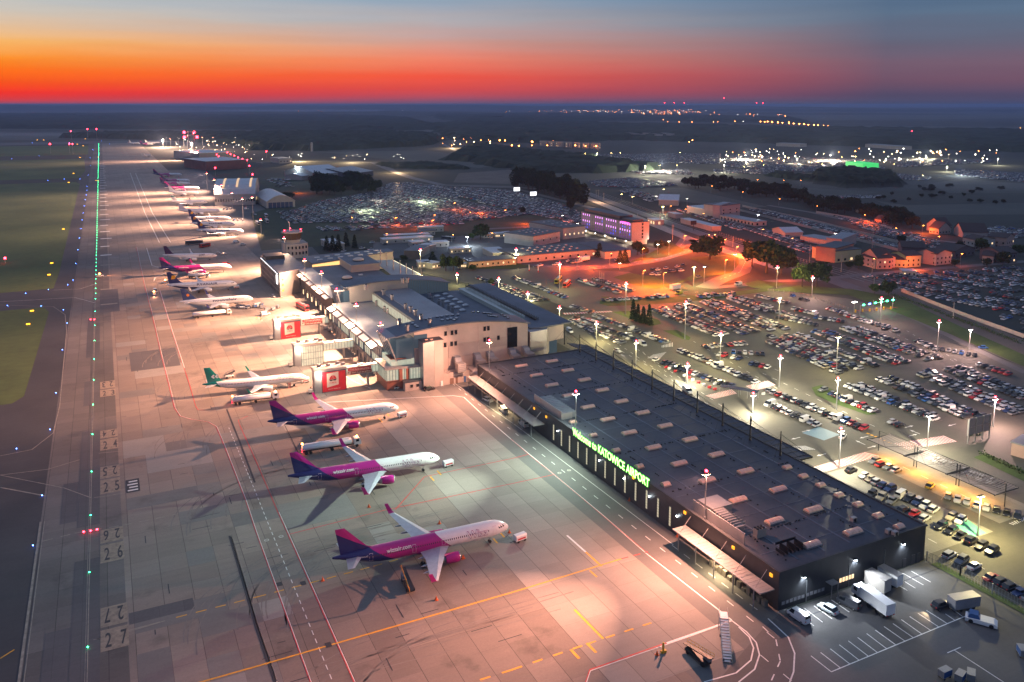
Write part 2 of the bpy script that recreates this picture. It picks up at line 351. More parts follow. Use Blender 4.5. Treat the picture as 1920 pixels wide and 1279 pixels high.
# grass islands
isl = [[(1124, 570), (1128, 556), (1200, 560), (1330, 552), (1440, 540), (1442, 546), (1330, 562), (1210, 572), (1140, 574)],
       [(1148, 585), (1180, 583), (1235, 600), (1240, 607), (1220, 612)], [(1243, 620), (1270, 619), (1295, 633), (1292, 638), (1280, 636)],
       [(1522, 727), (1540, 722), (1560, 730), (1640, 770), (1642, 777), (1625, 778), (1560, 755), (1530, 742)],
       [(1150, 520), (1180, 512), (1230, 520), (1260, 535), (1230, 542), (1190, 535)], [(1260, 535), (1300, 524), (1370, 512), (1386, 495), (1384, 482), (1350, 478), (1290, 484), (1330, 500), (1290, 520)],
       [(1180, 492), (1260, 455), (1285, 470), (1250, 482)], [(1395, 532), (1420, 526), (1475, 532), (1440, 542), (1410, 540)],
       [(1440, 545), (1500, 549), (1590, 553), (1675, 584), (1785, 628), (1925, 690), (1925, 668), (1800, 612), (1690, 560), (1600, 543), (1500, 535)],
       [(1826, 858), (1850, 850), (1925, 885), (1925, 905)], [(1745, 1058), (1760, 1055), (1925, 1145), (1925, 1155)],
       [(905, 500), (1000, 498), (960, 494)], [(860, 495), (960, 492), (1000, 500), (960, 505), (870, 504)]]
sheet('grass_verge', [PX(p) for p in isl], .045, m_grass)
sheet('rough_grass', [PX(p) for p in ([(480, 340), (700, 330), (620, 370), (520, 360)], [(900, 425), (960, 400), (1120, 420), (1100, 436), (960, 450)], [(640, 345), (1130, 410), (1120, 420), (900, 440), (490, 470), (470, 400), (640, 355)])], -.01, mk('rough_grass', (.05, .06, .03), .95, noise=(.05, .3)))
sheet('field', [PX(p) for p in ([(1180, 352), (1280, 352), (1440, 388), (1380, 390), (1230, 372)], [(1700, 385), (1925, 380), (1925, 402), (1720, 403), (1640, 376)], [(1740, 345), (1800, 335), (1925, 345), (1925, 362), (1780, 362)],
    [(600, 285), (800, 282), (960, 305), (900, 315), (740, 300)], [(1500, 352), (1650, 360), (1600, 368), (1480, 362)], [(1440, 215), (1925, 213), (1925, 222), (1500, 226)], [(0, 207), (500, 206), (760, 210), (700, 213), (300, 212), (0, 214)], [(760, 214), (980, 210), (1100, 213), (860, 219)], [(640, 245), (760, 236), (860, 240), (800, 250)], [(1500, 236), (1925, 238), (1925, 243), (1600, 243)], [(1000, 252), (1200, 248), (1180, 256), (1020, 260)], [(0, 250), (110, 250), (130, 256), (90, 262), (0, 263)])], -.02, m_field)
sheet('gravel', [PX(p) for p in ([(860, 325), (960, 318), (1000, 330), (960, 345), (850, 342)], [(1600, 500), (1740, 560), (1925, 640), (1925, 690), (1680, 585), (1560, 530)])], -.015, m_gravel)

pr_r = random.Random(31); pm = MB()
for k in range(90):
    x = math.floor(pr_r.uniform(0, 14)) * 6.2 - .0; y = math.floor(pr_r.uniform(18, 75)) * 7.4; w_ = 6.2 * pr_r.choice((1, 1, 2, 3)); h = 7.4 * pr_r.choice((1, 1, 2)); z = .002 + .00005 * k
    if x < 0 or x + w_ > 80: continue
    pm.add([(x, y, z), (x + w_, y, z), (x + w_, y + h, z), (x, y + h, z)], [[0, 1, 2, 3]], k % 3)
for k, (x0, x1, y0, y1) in enumerate(((-12, -6.6, 60, 214), (-12, -6.6, 232, 303), (-16.8, -12.1, 150, 186), (-12, -6.7, 330, 360), (-6.5, 3, 480, 540), (5, 24, 366, 395), (-16, -12.1, 236, 262), (-1, 12, 181.5, 186), (-12, -6.6, 395, 470))):
    pm.add([(x0, y0, .0065), (x1, y0, .0065), (x1, y1, .0065), (x0, y1, .0065)], [[0, 1, 2, 3]], 3)
struct(pm, 'slab_patches', [ground_mat('slab_patch_dark', (.14, .132, .125), (.18, .17, .16), fine=1.5, namt=.2, stain=.3), ground_mat('slab_patch_pale', (.24, .23, .21), (.28, .27, .25), fine=1.5, namt=.15, stain=.2), ground_mat('slab_patch_mid', (.165, .155, .145), (.21, .2, .185), fine=1.5, namt=.2, stain=.4), ground_mat('taxi_patch', (.075, .072, .08), (.105, .1, .105), brick=[(5, 7.5, .1)], mort=.75, fine=1.5, namt=.2)])
tm2 = MB()
for k in range(60):   # faint tyre tracks swinging to the stands
    y0 = pr_r.choice((150, 196, 241, 300, 350, 400)) + pr_r.uniform(-6, 6); r_ = pr_r.uniform(18, 34); x0 = pr_r.uniform(8, 30); n = 14
    tm2.strip([(x0 + r_ * (1 - math.cos(math.pi / 2 * j / n)), y0 + r_ * math.sin(math.pi / 2 * j / n) - r_) for j in range(n + 1)] + [(x0 + r_ + pr_r.uniform(10, 35), y0 + pr_r.uniform(-1, 1))], pr_r.uniform(.2, .4), .0125)
struct(tm2, 'tyre_tracks', mk('tyre_track_rubber', (.185, .165, .15), .8, noise=(.3, .3)))
# ------------------------------------------------------------------ painted markings on the apron
A = MB()  # 0 white 1 red 2 yellow 3 faded 4 black
def ln(pts, w_, mi, z=.022): A.strip(PX(pts), w_, z, mi)
A.strip([(-8.8, 60), (-8.8, 2780)], .2, .02, 3); A.strip([(-9.2, 60), (-9.2, 700)], .12, .02, 3)
L1 = [(244, 324), (272, 400), (299, 455)]; ln(L1, .5, 0); ln([(254, 325), (286, 400), (320, 455)], .5, 0)
Lm = [(300, 455), (255, 463), (262, 497), (272, 540), (285, 590), (302, 665), (316, 720), (327, 765), (337, 780), (357, 786), (390, 791), (405, 800), (420, 835), (460, 937), (479, 995), (582, 1279)]
ln(Lm[1:], .2, 1); ln([(x + 1.6, y) for x, y in Lm[1:]], .13, 0)
L2 = [(310, 465), (275, 465), (285, 498), (300, 502)]; ln(L2, .4, 0)
ln([(288, 528), (292, 520), (315, 510)], .4, 0); ln([(288, 528), (290, 520)], .3, 0)
ln([(310, 538), (299, 545), (322, 620), (345, 690), (355, 720), (367, 762), (372, 769), (385, 769)], .2, 1); ln([(300, 545), (323, 620), (346, 690)], .25, 0)
ln([(465, 780), (447, 788), (449, 796), (480, 865), (521, 960), (557, 1040), (664, 1279)], .22, 1); ln([(523, 960), (559, 1040), (666, 1279)], .14, 0)
A.dash(PX([(429, 802), (480, 925), (494, 960), (624, 1279)]), .18, .022, 1.6, 1.4, 0)
ln([(425, 767), (452, 835), (478, 905)], .55, 4); ln([(431, 1005), (480, 1172), (516, 1279)], .7, 4); ln([(433, 1005), (482, 1172), (519, 1279)], .2, 0)
ln([(500, 720), (530, 790), (560, 850)], .25, 4)
O = [(370, 1281), (480, 1250), (960, 1111), (1165, 1048)]; ln(O, .42, 2, .026); A.dash(PX([(1165, 1048), (1215, 1035)]), .3, .026, 2, 1.4, 1)
ln([(1063, 1004), (1098, 1035)], .5, 0, .026); ln([(1098, 1035), (1128, 1062)], .5, 2, .026); ln([(1106, 1070), (1119, 1082)], .4, 2)
A.dash(PX([(900, 1275), (960, 1256), (1100, 1208), (1230, 1165)]), .42, .026, 2.2, 2.4, 2)
ln([(1077, 1143), (1131, 1198)], .6, 2, .028); ln([(1070, 1218), (1086, 1235)], .6, 2, .028); ln([(1100, 1206), (1118, 1224)], .6, 2, .028)
ln([(1098, 1281), (1106, 1256), (1371, 1163)], .35, 1); ln([(1099, 1282), (1107, 1258), (1300, 1191), (1371, 1165)], .18, 0, .026); ln([(1250, 1206), (1371, 1164)], .45, 0, .03)
ln([(542, 1002), (720, 957), (960, 907), (1039, 890)], .3, 1); ln([(741, 956), (796, 894), (960, 860), (991, 852)], .3, 1); ln([(820, 1040), (830, 1036)], .1, 1)
ln([(1372, 1163), (1215, 1040), (1123, 960), (1039, 890), (960, 825), (905, 778), (870, 745), (850, 742), (600, 755)], .36, 0); ln([(1331, 1128), (1214, 1038), (1038, 889), (991, 852), (958, 823)], .2, 1, .026)
A.dash([(118.2, 118), (118.2, 300)], .22, .022, 2.2, 4.0, 0); A.dash([(111.9, 20), (111.9, 118)], .22, .022, 2.2, 4.0, 0)
A.strip([(122.0, 157), (121.4, 245), (118.8, 300)], .2, .022, 0); A.dash([(121.6, 157), (121.9, 126)], .2, .022, 2.4, 2.2, 0)
ln([(1371, 1163), (1400, 1185), (1418, 1205), (1424, 1228), (1415, 1255), (1385, 1279)], .3, 0); ln([(1385, 1176), (1405, 1195), (1413, 1215), (1408, 1238), (1380, 1262), (1320, 1279)], .3, 0)
ln([(1440, 1160), (1478, 1195), (1490, 1225), (1488, 1260), (1480, 1281)], .3, 0); A.dash(PX([(1430, 1175), (1455, 1200), (1463, 1240), (1445, 1279)]), .25, .022, 2, 2.5, 0)
ln([(640, 700), (665, 716), (695, 728)], .2, 0); ln([(672, 706), (690, 720)], .3, 0)
A.dash(PX([(0, 1235), (40, 1210)]), .3, .022, 3, 3, 2)
for p in ([(-20.3, 60), (-20.6, 240)],): A.strip(p, .5, .022, 3); A.strip([(q[0] + .9, q[1]) for q in p], .2, .022, 3)
ln([(85, 930), (0, 914)], .5, 3); ln([(0, 855), (60, 843), (100, 812), (112, 760), (125, 620), (122, 590), (100, 575), (0, 572)], .35, 3)
ln([(0, 891), (90, 880), (150, 862)], .3, 3); ln([(0, 891), (120, 915), (172, 934)], .3, 3); ln([(100, 544), (150, 542), (180, 532)], .25, 0); ln([(0, 566), (140, 558), (178, 568)], .25, 0)
for yy in (485, 450, 462, 520): pass
for k, y0 in enumerate([0]): pass
for p in ([(175, 530), (350, 515)], [(178, 561), (290, 552)], [(180, 605), (290, 590)], [(182, 640), (320, 622)], [(185, 850), (258, 843), (300, 830)], [(270, 915), (300, 905)], [(176, 933), (195, 931), (230, 925)], [(175, 1200), (240, 1185), (310, 1164)], [(175, 480), (255, 472)], [(180, 1199), (300, 1166)]):
    ln(p, .22, 3)
A.dash(PX([(330, 1158), (480, 1120), (700, 1062), (760, 1045)]), .3, .024, 2.2, 1.8, 2); A.dash(PX([(80, 1015), (140, 1000), (230, 985), (330, 965)]), .3, .024, 2.2, 1.8, 3)
for p in [(560 + 15 * k, 1117 - 4.2 * k) for k in range(0)]: pass
for cx in (500, 527): pass
# stop marks beside the nose wheels
for ax, ay in ((0, 0), (-118, -116), (-215, -226)):
    s_ = 1 if ax == 0 else .86
    for dx, dy in ((925, 1010), (938, 999)): ln([(dx + ax, dy + ay), (dx + ax + 8 * s_, dy + ay + 9 * s_)], .45, 2, .03)
# stand distance bars far along the guide line
for k in range(30):
    y = 500 + k * 42; A.strip([(-6.2, y), (2.2 - (k % 3), y)], 2.6 + k * .12, .024, 0 if k > 3 else 3)
# circles
for px, py in ((1049, 887), (1067, 882), (500, 1013), (527, 1006)):
    x, y = G(px, py); A.add([(x + .6 * math.cos(q * math.pi / 6), y + .6 * math.sin(q * math.pi / 6), .03) for q in range(12)], [list(range(12))], 0)
    A.add([(x + .5 * math.cos(q * math.pi / 6), y + .5 * math.sin(q * math.pi / 6), .036) for q in range(12)], [list(range(12))], 3)
# yellowish panels with the stand numbers
for s_, yb, up_, yb2 in (('27', 174.2, 181.3, 190.6), ('26', 210.5, 219, 228), ('25', 250.2, 259.5, 270), ('24', 283.5, 292.6, 301.5), ('23', 338, 346, 357)):
    A.add([(-6.5, yb, .026), (-1.2, yb, .026), (-1.2, up_ + .6, .026), (-6.5, up_ + .6, .026)], [[0, 1, 2, 3]], 5)
    A.add([(-6.5, up_ + 1.6, .026), (-1.2, up_ + 1.6, .026), (-1.2, yb2, .026), (-6.5, yb2, .026)], [[0, 1, 2, 3]], 5)
    for c, ox in ((s_[0], -5.6), (s_[1], -2.7)):
        flat_text(A, c, (ox, yb + 1.2, .032), (1, 0, 0), (0, 1, 0), (up_ - yb) * .72, 1.15, .012, 4)
    for c, ox in ((s_[0], -2.0), (s_[1], -4.6)):
        flat_text(A, c, (ox, yb2 - .8, .032), (-1, 0, 0), (0, -1, 0), (yb2 - up_ - 1.6) * .72, 1.15, .012, 4)
x, y = G(237, 925)
A.add([(x, y, .026), (x + 3.6, y, .026), (x + 3.6, y + 9, .026), (x, y + 9, .026)], [[0, 1, 2, 3]], 4)
for k in range(4): A.strip([(x + .4 + (k % 2) * .4, y + 1.4 + k * 2), (x + 3.1, y + 1.4 + k * 2)], .8, .032, 0)
for px, py in ((565, 1098), (612, 1215), (520, 1100)): x, y = G(px, py); A.box(x, x + 1.2, y, y + 1.6, .0, .03, 4)
# random repair strips in the concrete
rr = random.Random(3)
for k in range(70):
    x = rr.uniform(0, 80); y = rr.uniform(140, 420); h = rr.random() < .5; l_ = rr.uniform(1.5, 6)
    x = round(x / 3.7) * 3.7 + .05; A.strip([(x, y), (x + (0 if h else l_), y + (l_ if h else 0))], .22, .016, 4)
# parking bays of the service yard
ln([(1558.7, 1260), (1821, 1151)], .22, 0, .03)
tb_ = [(322, 1080), (395, 1055), (467, 1027), (535, 997), (603, 968), (672, 942), (740, 913), (805, 887), (870, 860), (937, 838), (1000, 808), (1062, 785), (1125, 760), (1187, 738)]
bb_ = [(475, 1200), (542, 1170), (612, 1140), (682, 1112), (752, 1083), (820, 1055), (888, 1025), (958, 998), (1025, 968), (1087, 942), (1152, 915), (1218, 888), (1278, 862), (1340, 835)]
for a, b in zip(tb_, bb_): ln([(1440 + a[0] / 4, 960 + a[1] / 4), (1440 + b[0] / 4, 960 + b[1] / 4)], .2, 0, .03)
for a, b in (((275, 725), (410, 828)), ((345, 705), (480, 802)), ((475, 660), (610, 752)), ((965, 485), (1105, 572)), ((1020, 465), (1165, 548)), ((1075, 445), (1220, 527)), ((960, 540), (1045, 590)), ((1370, 720), (1460, 785)), ((1330, 765), (1400, 812)), ((1345, 1058), (1445, 1015)), ((1398, 1038), (1770, 1279)), ((305, 825), (345, 855))):
    ln([(1440 + a[0] / 4, 960 + a[1] / 4), (1440 + b[0] / 4, 960 + b[1] / 4)], .2, 0, .03)
A.strip([(126, 120.6), (176, 120.6)], .4, .03, 4)
struct(A, 'painted_lines', [pw, pr, py_, pg, pk, po])
# crossings and bay lines of the car park
C_ = MB()
def hatch(pts, n, w_, mi=1):
    (x0, y0), (x1, y1), (x2, y2), (x3, y3) = PX(pts)   # near-left, near-right, far-right, far-left
    C_.add([(x0, y0, .03), (x1, y1, .03), (x2, y2, .03), (x3, y3, .03)], [[0, 1, 2, 3]], mi)
    for k in range(n):
        a = (k + .25) / n; b = (k + .75) / n
        C_.add([(x0 + (x1 - x0) * a, y0 + (y1 - y0) * a, .036), (x0 + (x1 - x0) * b, y0 + (y1 - y0) * b, .036), (x3 + (x2 - x3) * b, y3 + (y2 - y3) * b, .036), (x3 + (x2 - x3) * a, y3 + (y2 - y3) * a, .036)], [[0, 1, 2, 3]], 0)
hatch([(1543, 886), (1650, 855), (1622, 848), (1525, 876)], 22, 1); hatch([(1702, 843), (1795, 828), (1770, 817), (1675, 832)], 20, 1)
hatch([(1340, 748), (1382, 738), (1372, 730), (1322, 742)], 14, 1); hatch([(1415, 733), (1455, 722), (1440, 714), (1398, 724)], 14, 1)
hatch([(1058, 590), (1150, 585), (1145, 583), (1055, 587)], 18, 1); hatch([(1130, 605), (1105, 596), (1055, 600), (1060, 606)], 1, 3)
for pts in ([(1213, 672), (1225, 665), (1250, 660), (1238, 672)], [(1240, 648), (1262, 642), (1262, 650), (1240, 652)], [(1900, 985), (1925, 975), (1925, 968), (1890, 982)], [(1497, 845), (1530, 843), (1510, 836), (1485, 837)]): hatch(pts, 8, .2, 4)
C_.add([(*p, .03) for p in PX([(1504, 812), (1535, 800), (1575, 815), (1545, 826)])], [[0, 1, 2, 3]], 3)
C_.add([(*p, .03) for p in PX([(1790, 986), (1815, 975), (1850, 1000), (1825, 1008)])], [[0, 1, 2, 3]], 2)
C_.dash(PX([(1625, 812), (1672, 832)]), .9, .034, 1.0, .6, 5)
def arrow(px, py, a):
    x, y = G(px, py); ca, sa = math.cos(a), math.sin(a)
    T = lambda u, v: (x + u * ca - v * sa, y + u * sa + v * ca, .032)
    C_.add([T(-2, -.15), T(.6, -.15), T(.6, .15), T(-2, .15), T(.5, -.55), T(2, 0), T(.5, .55)], [[0, 1, 2, 3], [4, 5, 6]], 0)
for p in ((1492, 822), (1512, 808), (1613, 830), (1635, 838), (1715, 810), (1705, 800), (1712, 816), (1785, 797), (1540, 853), (1620, 820)): arrow(*p, rr.choice([0, 0, math.pi, 1.57]))
# lane dashes of the aisles
for a, b in (((1195, 655), (1500, 860)), ((1205, 660), (1440, 860)), ((1110, 612), (1330, 760)), ((1060, 600), (1240, 700)), ((1300, 640), (1460, 730)), ((1430, 700), (1640, 800)), ((1380, 660), (1470, 700)), ((1700, 620), (1900, 740)), ((1600, 590), (1880, 720)), ((1660, 860), (1925, 985)), ((1740, 1010), (1925, 1110)), ((1260, 545), (1500, 560))):
    C_.dash(PX([a, b]), .2, .03, 2.5, 4, 0)
struct(C_, 'road_paint', [pw, pr, mk('green_bay_paint', (.12, .5, .34), .6), mk('blue_bay_paint', (.16, .3, .38), .6), mk('dark_bay', (.08, .08, .08), .8), py_])
# ------------------------------------------------------------------ aircraft
def livery_mat(name, base, regions, windows=None, rough=.32):
    """regions: (nx, nz, c, colour): colour where nx*x+nz*z > c in the plane's own coordinates"""
    m = bpy.data.materials.new(name); m.use_nodes = True; t_ = m.node_tree; b = t_.nodes['Principled BSDF']; b.inputs['Roughness'].default_value = rough
    b.inputs['Coat Weight'].default_value = .3
    tx = t_.nodes.new('ShaderNodeTexCoord'); sp = t_.nodes.new('ShaderNodeSeparateXYZ'); t_.links.new(tx.outputs['Object'], sp.inputs[0]); x, z = sp.outputs[0], sp.outputs[2]
    c = base
    for nx, nz_, cc, co in regions:
        f = mth(t_, 'GREATER_THAN', mth(t_, 'ADD', mth(t_, 'MULTIPLY', x, nx), mth(t_, 'MULTIPLY', z, nz_)), cc)
        c = mixc(t_, f, c, co)
    if windows:
        x0, x1, zw, wc = windows
        a = mth(t_, 'LESS_THAN', mth(t_, 'ABSOLUTE', mth(t_, 'SUBTRACT', z, zw)), .19)
        q = mth(t_, 'LESS_THAN', mth(t_, 'FRACT', mth(t_, 'DIVIDE', x, .533)), .46)
        r_ = mth(t_, 'MULTIPLY', mth(t_, 'GREATER_THAN', x, x0), mth(t_, 'LESS_THAN', x, x1))
        c = mixc(t_, mth(t_, 'MULTIPLY', mth(t_, 'MULTIPLY', a, q), r_), c, wc)
    n = t_.nodes.new('ShaderNodeTexNoise'); n.inputs['Scale'].default_value = .7; n.inputs['Detail'].default_value = 5; t_.links.new(tx.outputs['Object'], n.inputs[0])
    v = mth(t_, 'ADD', .9, mth(t_, 'MULTIPLY', n.outputs[0], .2)); vm = t_.nodes.new('ShaderNodeVectorMath'); vm.operation = 'SCALE'
    if isinstance(c, tuple): vm.inputs[0].default_value = c[:3]
    else: t_.links.new(c, vm.inputs[0])
    t_.links.new(v, vm.inputs[3]); t_.links.new(vm.outputs[0], b.inputs['Base Color'])
    return m
AW = (.82, .82, .82); MAG = (.42, .012, .22); NAVY = (.018, .02, .13); PINKL = (.6, .02, .3)
m_wing = mk('wing_grey', (.46, .49, .54), .35, .2, noise=(.9, .1)); m_awhite = mk('aircraft_white', AW, .35, noise=(.5, .05)); m_eng = mk('engine_lip', (.5, .5, .52), .25, .8)
def airliner(name, label, loc, heading, L_=44.5, span=35.8, fin_h=11.8, body=None, fin=None, eng=None, winglet='sharklet', wl_m=None, texts=(), doors=(), doorm=None, eng_r=1.18, group=None, tail_t=False, cat='airliner', lights=True):
    rt_ = empty(name, (*loc, 0), heading, label, cat, group)
    Rf = 1.98 if span > 30 and L_ > 36.9 else 1.65; zc = 3.75 if Rf > 1.9 else 3.3
    h = L_ / 2
    def st(d): return h - d     # distance from the nose -> local x
    prof = [(0, .06, -.5), (.25, .48, -.45), (.7, .8, -.36), (1.4, 1.18, -.22), (2.3, 1.5, -.12), (3.4, 1.78, -.04), (5, 1.95, 0), (6.5, 1.98, 0), (L_ * .3, 1.98, 0), (L_ * .5, 1.98, 0), (L_ - 14, 1.98, 0), (L_ - 11, 1.88, .12), (L_ - 8.5, 1.66, .34), (L_ - 6, 1.3, .64), (L_ - 3.8, .92, .92), (L_ - 1.8, .55, 1.14), (L_ - .5, .33, 1.26), (L_, .2, 1.3)]
    k = Rf / 1.98; n = 24; f = MB(); f.smooth = True; rings = []
    for d, r, dz in prof:
        rings.append([(st(d), k * r * math.cos(2 * math.pi * i / n), zc + dz * k + k * r * 1.03 * math.sin(2 * math.pi * i / n)) for i in range(n)])
    f.loft(rings); f.build('fuselage', body or m_awhite, rt_)
    def rad(x):
        d = h - x
        for (a, ra, za), (b_, rb, zb) in zip(prof, prof[1:]):
            if a <= d <= b_: q = (d - a) / (b_ - a); return k * (ra + (rb - ra) * q), zc + k * (za + (zb - za) * q)
        return k * .2, zc
    def skin(x, z, side, off=.03):
        r, c = rad(x); q = max(-.98, min(.98, (z - c) / (r * 1.03))); return (x, side * (r * math.sqrt(1 - q * q) + off), z)
    # cockpit windows
    for s in (-1, 1):
        for a, b_ in ((1.55, 2.1), (2.2, 2.75), (2.85, 3.3)):
            cw = MB(); cw.add([skin(st(a), zc + .42 * k, s), skin(st(b_), zc + .42 * k, s), skin(st(b_ + .08), zc + .95 * k, s), skin(st(a + .3), zc + .85 * k, s)], [[0, 1, 2, 3]]); cw.build('cockpit_window', glassd, rt_)
    # wings
    xr = L_ * .365
    for s in (-1, 1):
        w_ = MB(); sp_ = span / 2 - .8
        def sec(y, x0, x1, z, th): return [(st(x0), s * y, z), (st(x0 + (x1 - x0) * .3), s * y, z + th), (st(x1), s * y, z + .02), (st(x0 + (x1 - x0) * .4), s * y, z - th * .6)]
        ky = span / 35.8
        secs = [sec(1.2, xr, xr + 7.6 * ky, zc - 1.1, .42), sec(6.2 * ky, xr + 3.0 * ky, xr + 7.7 * ky, zc - .65, .28), sec(sp_, xr + 8.4 * ky, xr + 10.0 * ky, zc + .25, .12)]
        w_.loft(secs); wing = w_.build('wing', m_wing, rt_)
        wl = MB(); x0, x1 = xr + 8.5 * ky, xr + 10.0 * ky; zt = zc + .25
        hgt = 2.5 if winglet == 'sharklet' else 1.9
        wl.loft([[(st(x0), s * sp_, zt + .06), (st(x1), s * sp_, zt + .06), (st(x1), s * (sp_ + .1), zt - .04), (st(x0), s * (sp_ + .1), zt - .04)],
                 [(st(x0 + .5), s * (sp_ + .5), zt + .5), (st(x1 + .15), s * (sp_ + .5), zt + .5), (st(x1 + .15), s * (sp_ + .6), zt + .45), (st(x0 + .5), s * (sp_ + .6), zt + .45)],
                 [(st(x0 + 1.5), s * (sp_ + .8), zt + hgt), (st(x1 + .9), s * (sp_ + .8), zt + hgt), (st(x1 + .9), s * (sp_ + .9), zt + hgt), (st(x0 + 1.5), s * (sp_ + .9), zt + hgt)]])
        wl.build('winglet', wl_m or m_awhite, wing)
        for yy in (4.2, 8.3, 11.6):
            fl = MB(); yy *= ky; q = (yy - 1.2) / (sp_ - 1.2); xe = xr + 7.6 * ky + 2.4 * ky * q; z_ = zc - 1.1 + 1.35 * q - .2
            fl.loft([[(st(xe + d_), s * yy + a * .16 * w__, z_ - .14 + b_ * .22 * w__) for a, b_ in ((-1, -1), (1, -1), (1, 1), (-1, 1))] for d_, w__ in ((-2.4, .3), (-1.2, 1), (.2, .8), (1.0, .1))]); fl.build('flap_fairing', m_wing, wing)
        if not tail_t:
            e = MB(); e.smooth = True; ey, ex, ez = s * 5.75 * ky, xr - .9, zc - 1.95 * k
            e.loft([[(st(ex + d_), ey + r_ * eng_r * math.cos(2 * math.pi * i / 16), ez + r_ * eng_r * math.sin(2 * math.pi * i / 16)) for i in range(16)] for d_, r_ in ((0, .86), (.25, .98), (1.2, 1.04), (2.6, .98), (3.6, .78))], cap=False)
            e.loft([[(st(ex + d_), ey + r_ * eng_r * math.cos(2 * math.pi * i / 16), ez + r_ * eng_r * math.sin(2 * math.pi * i / 16)) for i in range(16)] for d_, r_ in ((.5, .8), (.6, .05))], cap=True, mi=1)
            e.loft([[(st(ex + d_), ey + r_ * eng_r * math.cos(2 * math.pi * i / 16), ez + r_ * eng_r * math.sin(2 * math.pi * i / 16)) for i in range(16)] for d_, r_ in ((3.4, .7), (4.6, .42), (5.1, .1))], mi=2)
            e.add([(st(ex + 1.0), ey - .12, ez + eng_r), (st(ex + 4.4), ey - .12, ez + eng_r * .5), (st(ex + 5.2), ey - .12, zc - .7), (st(ex + 2.6), ey - .12, zc - .55), (st(ex + 1.0), ey + .12, ez + eng_r), (st(ex + 4.4), ey + .12, ez + eng_r * .5), (st(ex + 5.2), ey + .12, zc - .7), (st(ex + 2.6), ey + .12, zc - .55)],
                  [[0, 1, 2, 3], [7, 6, 5, 4], [0, 4, 5, 1], [2, 6, 7, 3], [3, 7, 4, 0]], 0)
            eo = e.build('engine', [eng or m_awhite, blackm, steel], rt_)
            lip = MB(); lip.smooth = True
            lip.loft([[(st(ex + d_), ey + r_ * eng_r * math.cos(2 * math.pi * i / 16), ez + r_ * eng_r * math.sin(2 * math.pi * i / 16)) for i in range(16)] for d_, r_ in ((.5, .8), (.02, .82), (-.04, .88), (.06, .95), (.22, .985))], cap=False); lip.build('intake_lip', m_eng, eo)
        # tailplane
        tp = MB(); tz = zc + .75 * k if not tail_t else fin_h - .3; tx0 = L_ - 7.1 * k if not tail_t else L_ - 3.2
        tsp = 6.2 * ky if not tail_t else 5
        tp.loft([[(st(tx0), s * .5, tz), (st(tx0 + 1.2), s * .5, tz + .16), (st(tx0 + 4.0), s * .5, tz), (st(tx0 + 1.4), s * .5, tz - .12)],
                 [(st(tx0 + 3.3), s * tsp, tz + .55), (st(tx0 + 3.8), s * tsp, tz + .6), (st(tx0 + 4.9), s * tsp, tz + .55), (st(tx0 + 3.9), s * tsp, tz + .5)]])
        tp.build('tailplane', m_wing if fin is None or not tail_t else m_awhite, rt_)
        # main gear
        g = MB(); gx, gy = st(L_ * .535), s * 3.8
        g.tube((gx, gy, .6), (gx, gy - s * .4, zc - 1.2), .13); 
        for o_ in (-.45, .45): g.tube((gx, gy + o_ - .17, .58), (gx, gy + o_ + .17, .58), .58, n=14, mi=1)
        g.build('main_gear', [steel, tyre], rt_)
        if tail_t:
            e = MB(); e.smooth = True; ex = L_ * .62
            e.loft([[(st(ex + d_), s * (Rf + .95) + r_ * math.cos(2 * math.pi * i / 12), zc + .5 + r_ * math.sin(2 * math.pi * i / 12)) for i in range(12)] for d_, r_ in ((0, .55), (.6, .68), (2.4, .66), (3.4, .45))]); e.build('engine', m_awhite, rt_)
    g = MB(); gx = st(5.1); g.tube((gx, 0, .5), (gx + .1, 0, zc - 1.5), .1)
    for o_ in (-.25, .25): g.tube((gx, o_ - .11, .38), (gx, o_ + .11, .38), .38, n=12, mi=1)
    g.build('nose_gear', [steel, tyre], rt_)
    bf = MB(); bf.smooth = True; xb = xr - .8
    bf.loft([[(st(xb + d_), k * a * math.cos(q), zc - 1.15 * k + k * b_ * math.sin(q)) for q in [math.pi * 2 * i / 12 for i in range(12)]] for d_, a, b_ in ((0, .5, .4), (1.6, 1.75, .95), (5, 2.1, 1.12), (8.5, 1.9, 1.0), (11, .6, .5))]); bf.build('belly_fairing', body or m_awhite, rt_)
    fb = MB(); zf = zc + 1.5 * k
    r0x, r1x = (L_ - 8.6 * k, L_ - 2.0); t0, t1 = (L_ - 2.9, L_ - .75)
    fb.loft([[(st(r0x - 1.6), 0, zf + .2), (st(r0x + 1), .17, zf - .2), (st(r1x), .03, zf - .6), (st(r0x + 1), -.17, zf - .2)],
             [(st(r0x + .5), 0, zf + 1.1), (st(r0x + 2.2), .16, zf + 1.1), (st(r1x + .25), .03, zf + 1.1), (st(r0x + 2.2), -.16, zf + 1.1)],
             [(st(t0), 0, fin_h), (st(t0 + .7), .08, fin_h), (st(t1), .02, fin_h), (st(t0 + .7), -.08, fin_h)]])
    fb.build('fin', fin or m_awhite, rt_)
    for (txt, x0, z0, hh, ww, bold, m_) in texts:
        vs, fs, wd = text_geo(txt, bold); kk = hh / .7; kx = ww / wd
        bmx = bmesh.new(); bv = [bmx.verts.new((x * kx, y * kk, 0)) for x, y in vs]
        for f_ in fs:
            try: bmx.faces.new([bv[i] for i in f_])
            except ValueError: pass
        for yy in np.arange(.2, hh + .6, .22): bmesh.ops.bisect_plane(bmx, geom=bmx.verts[:] + bmx.edges[:] + bmx.faces[:], plane_co=(0, yy, 0), plane_no=(0, 1, 0))
        bmx.verts.index_update(); vv = [tuple(v.co) for v in bmx.verts]; ff = [[v.index for v in f_.verts] for f_ in bmx.faces]; bmx.free()
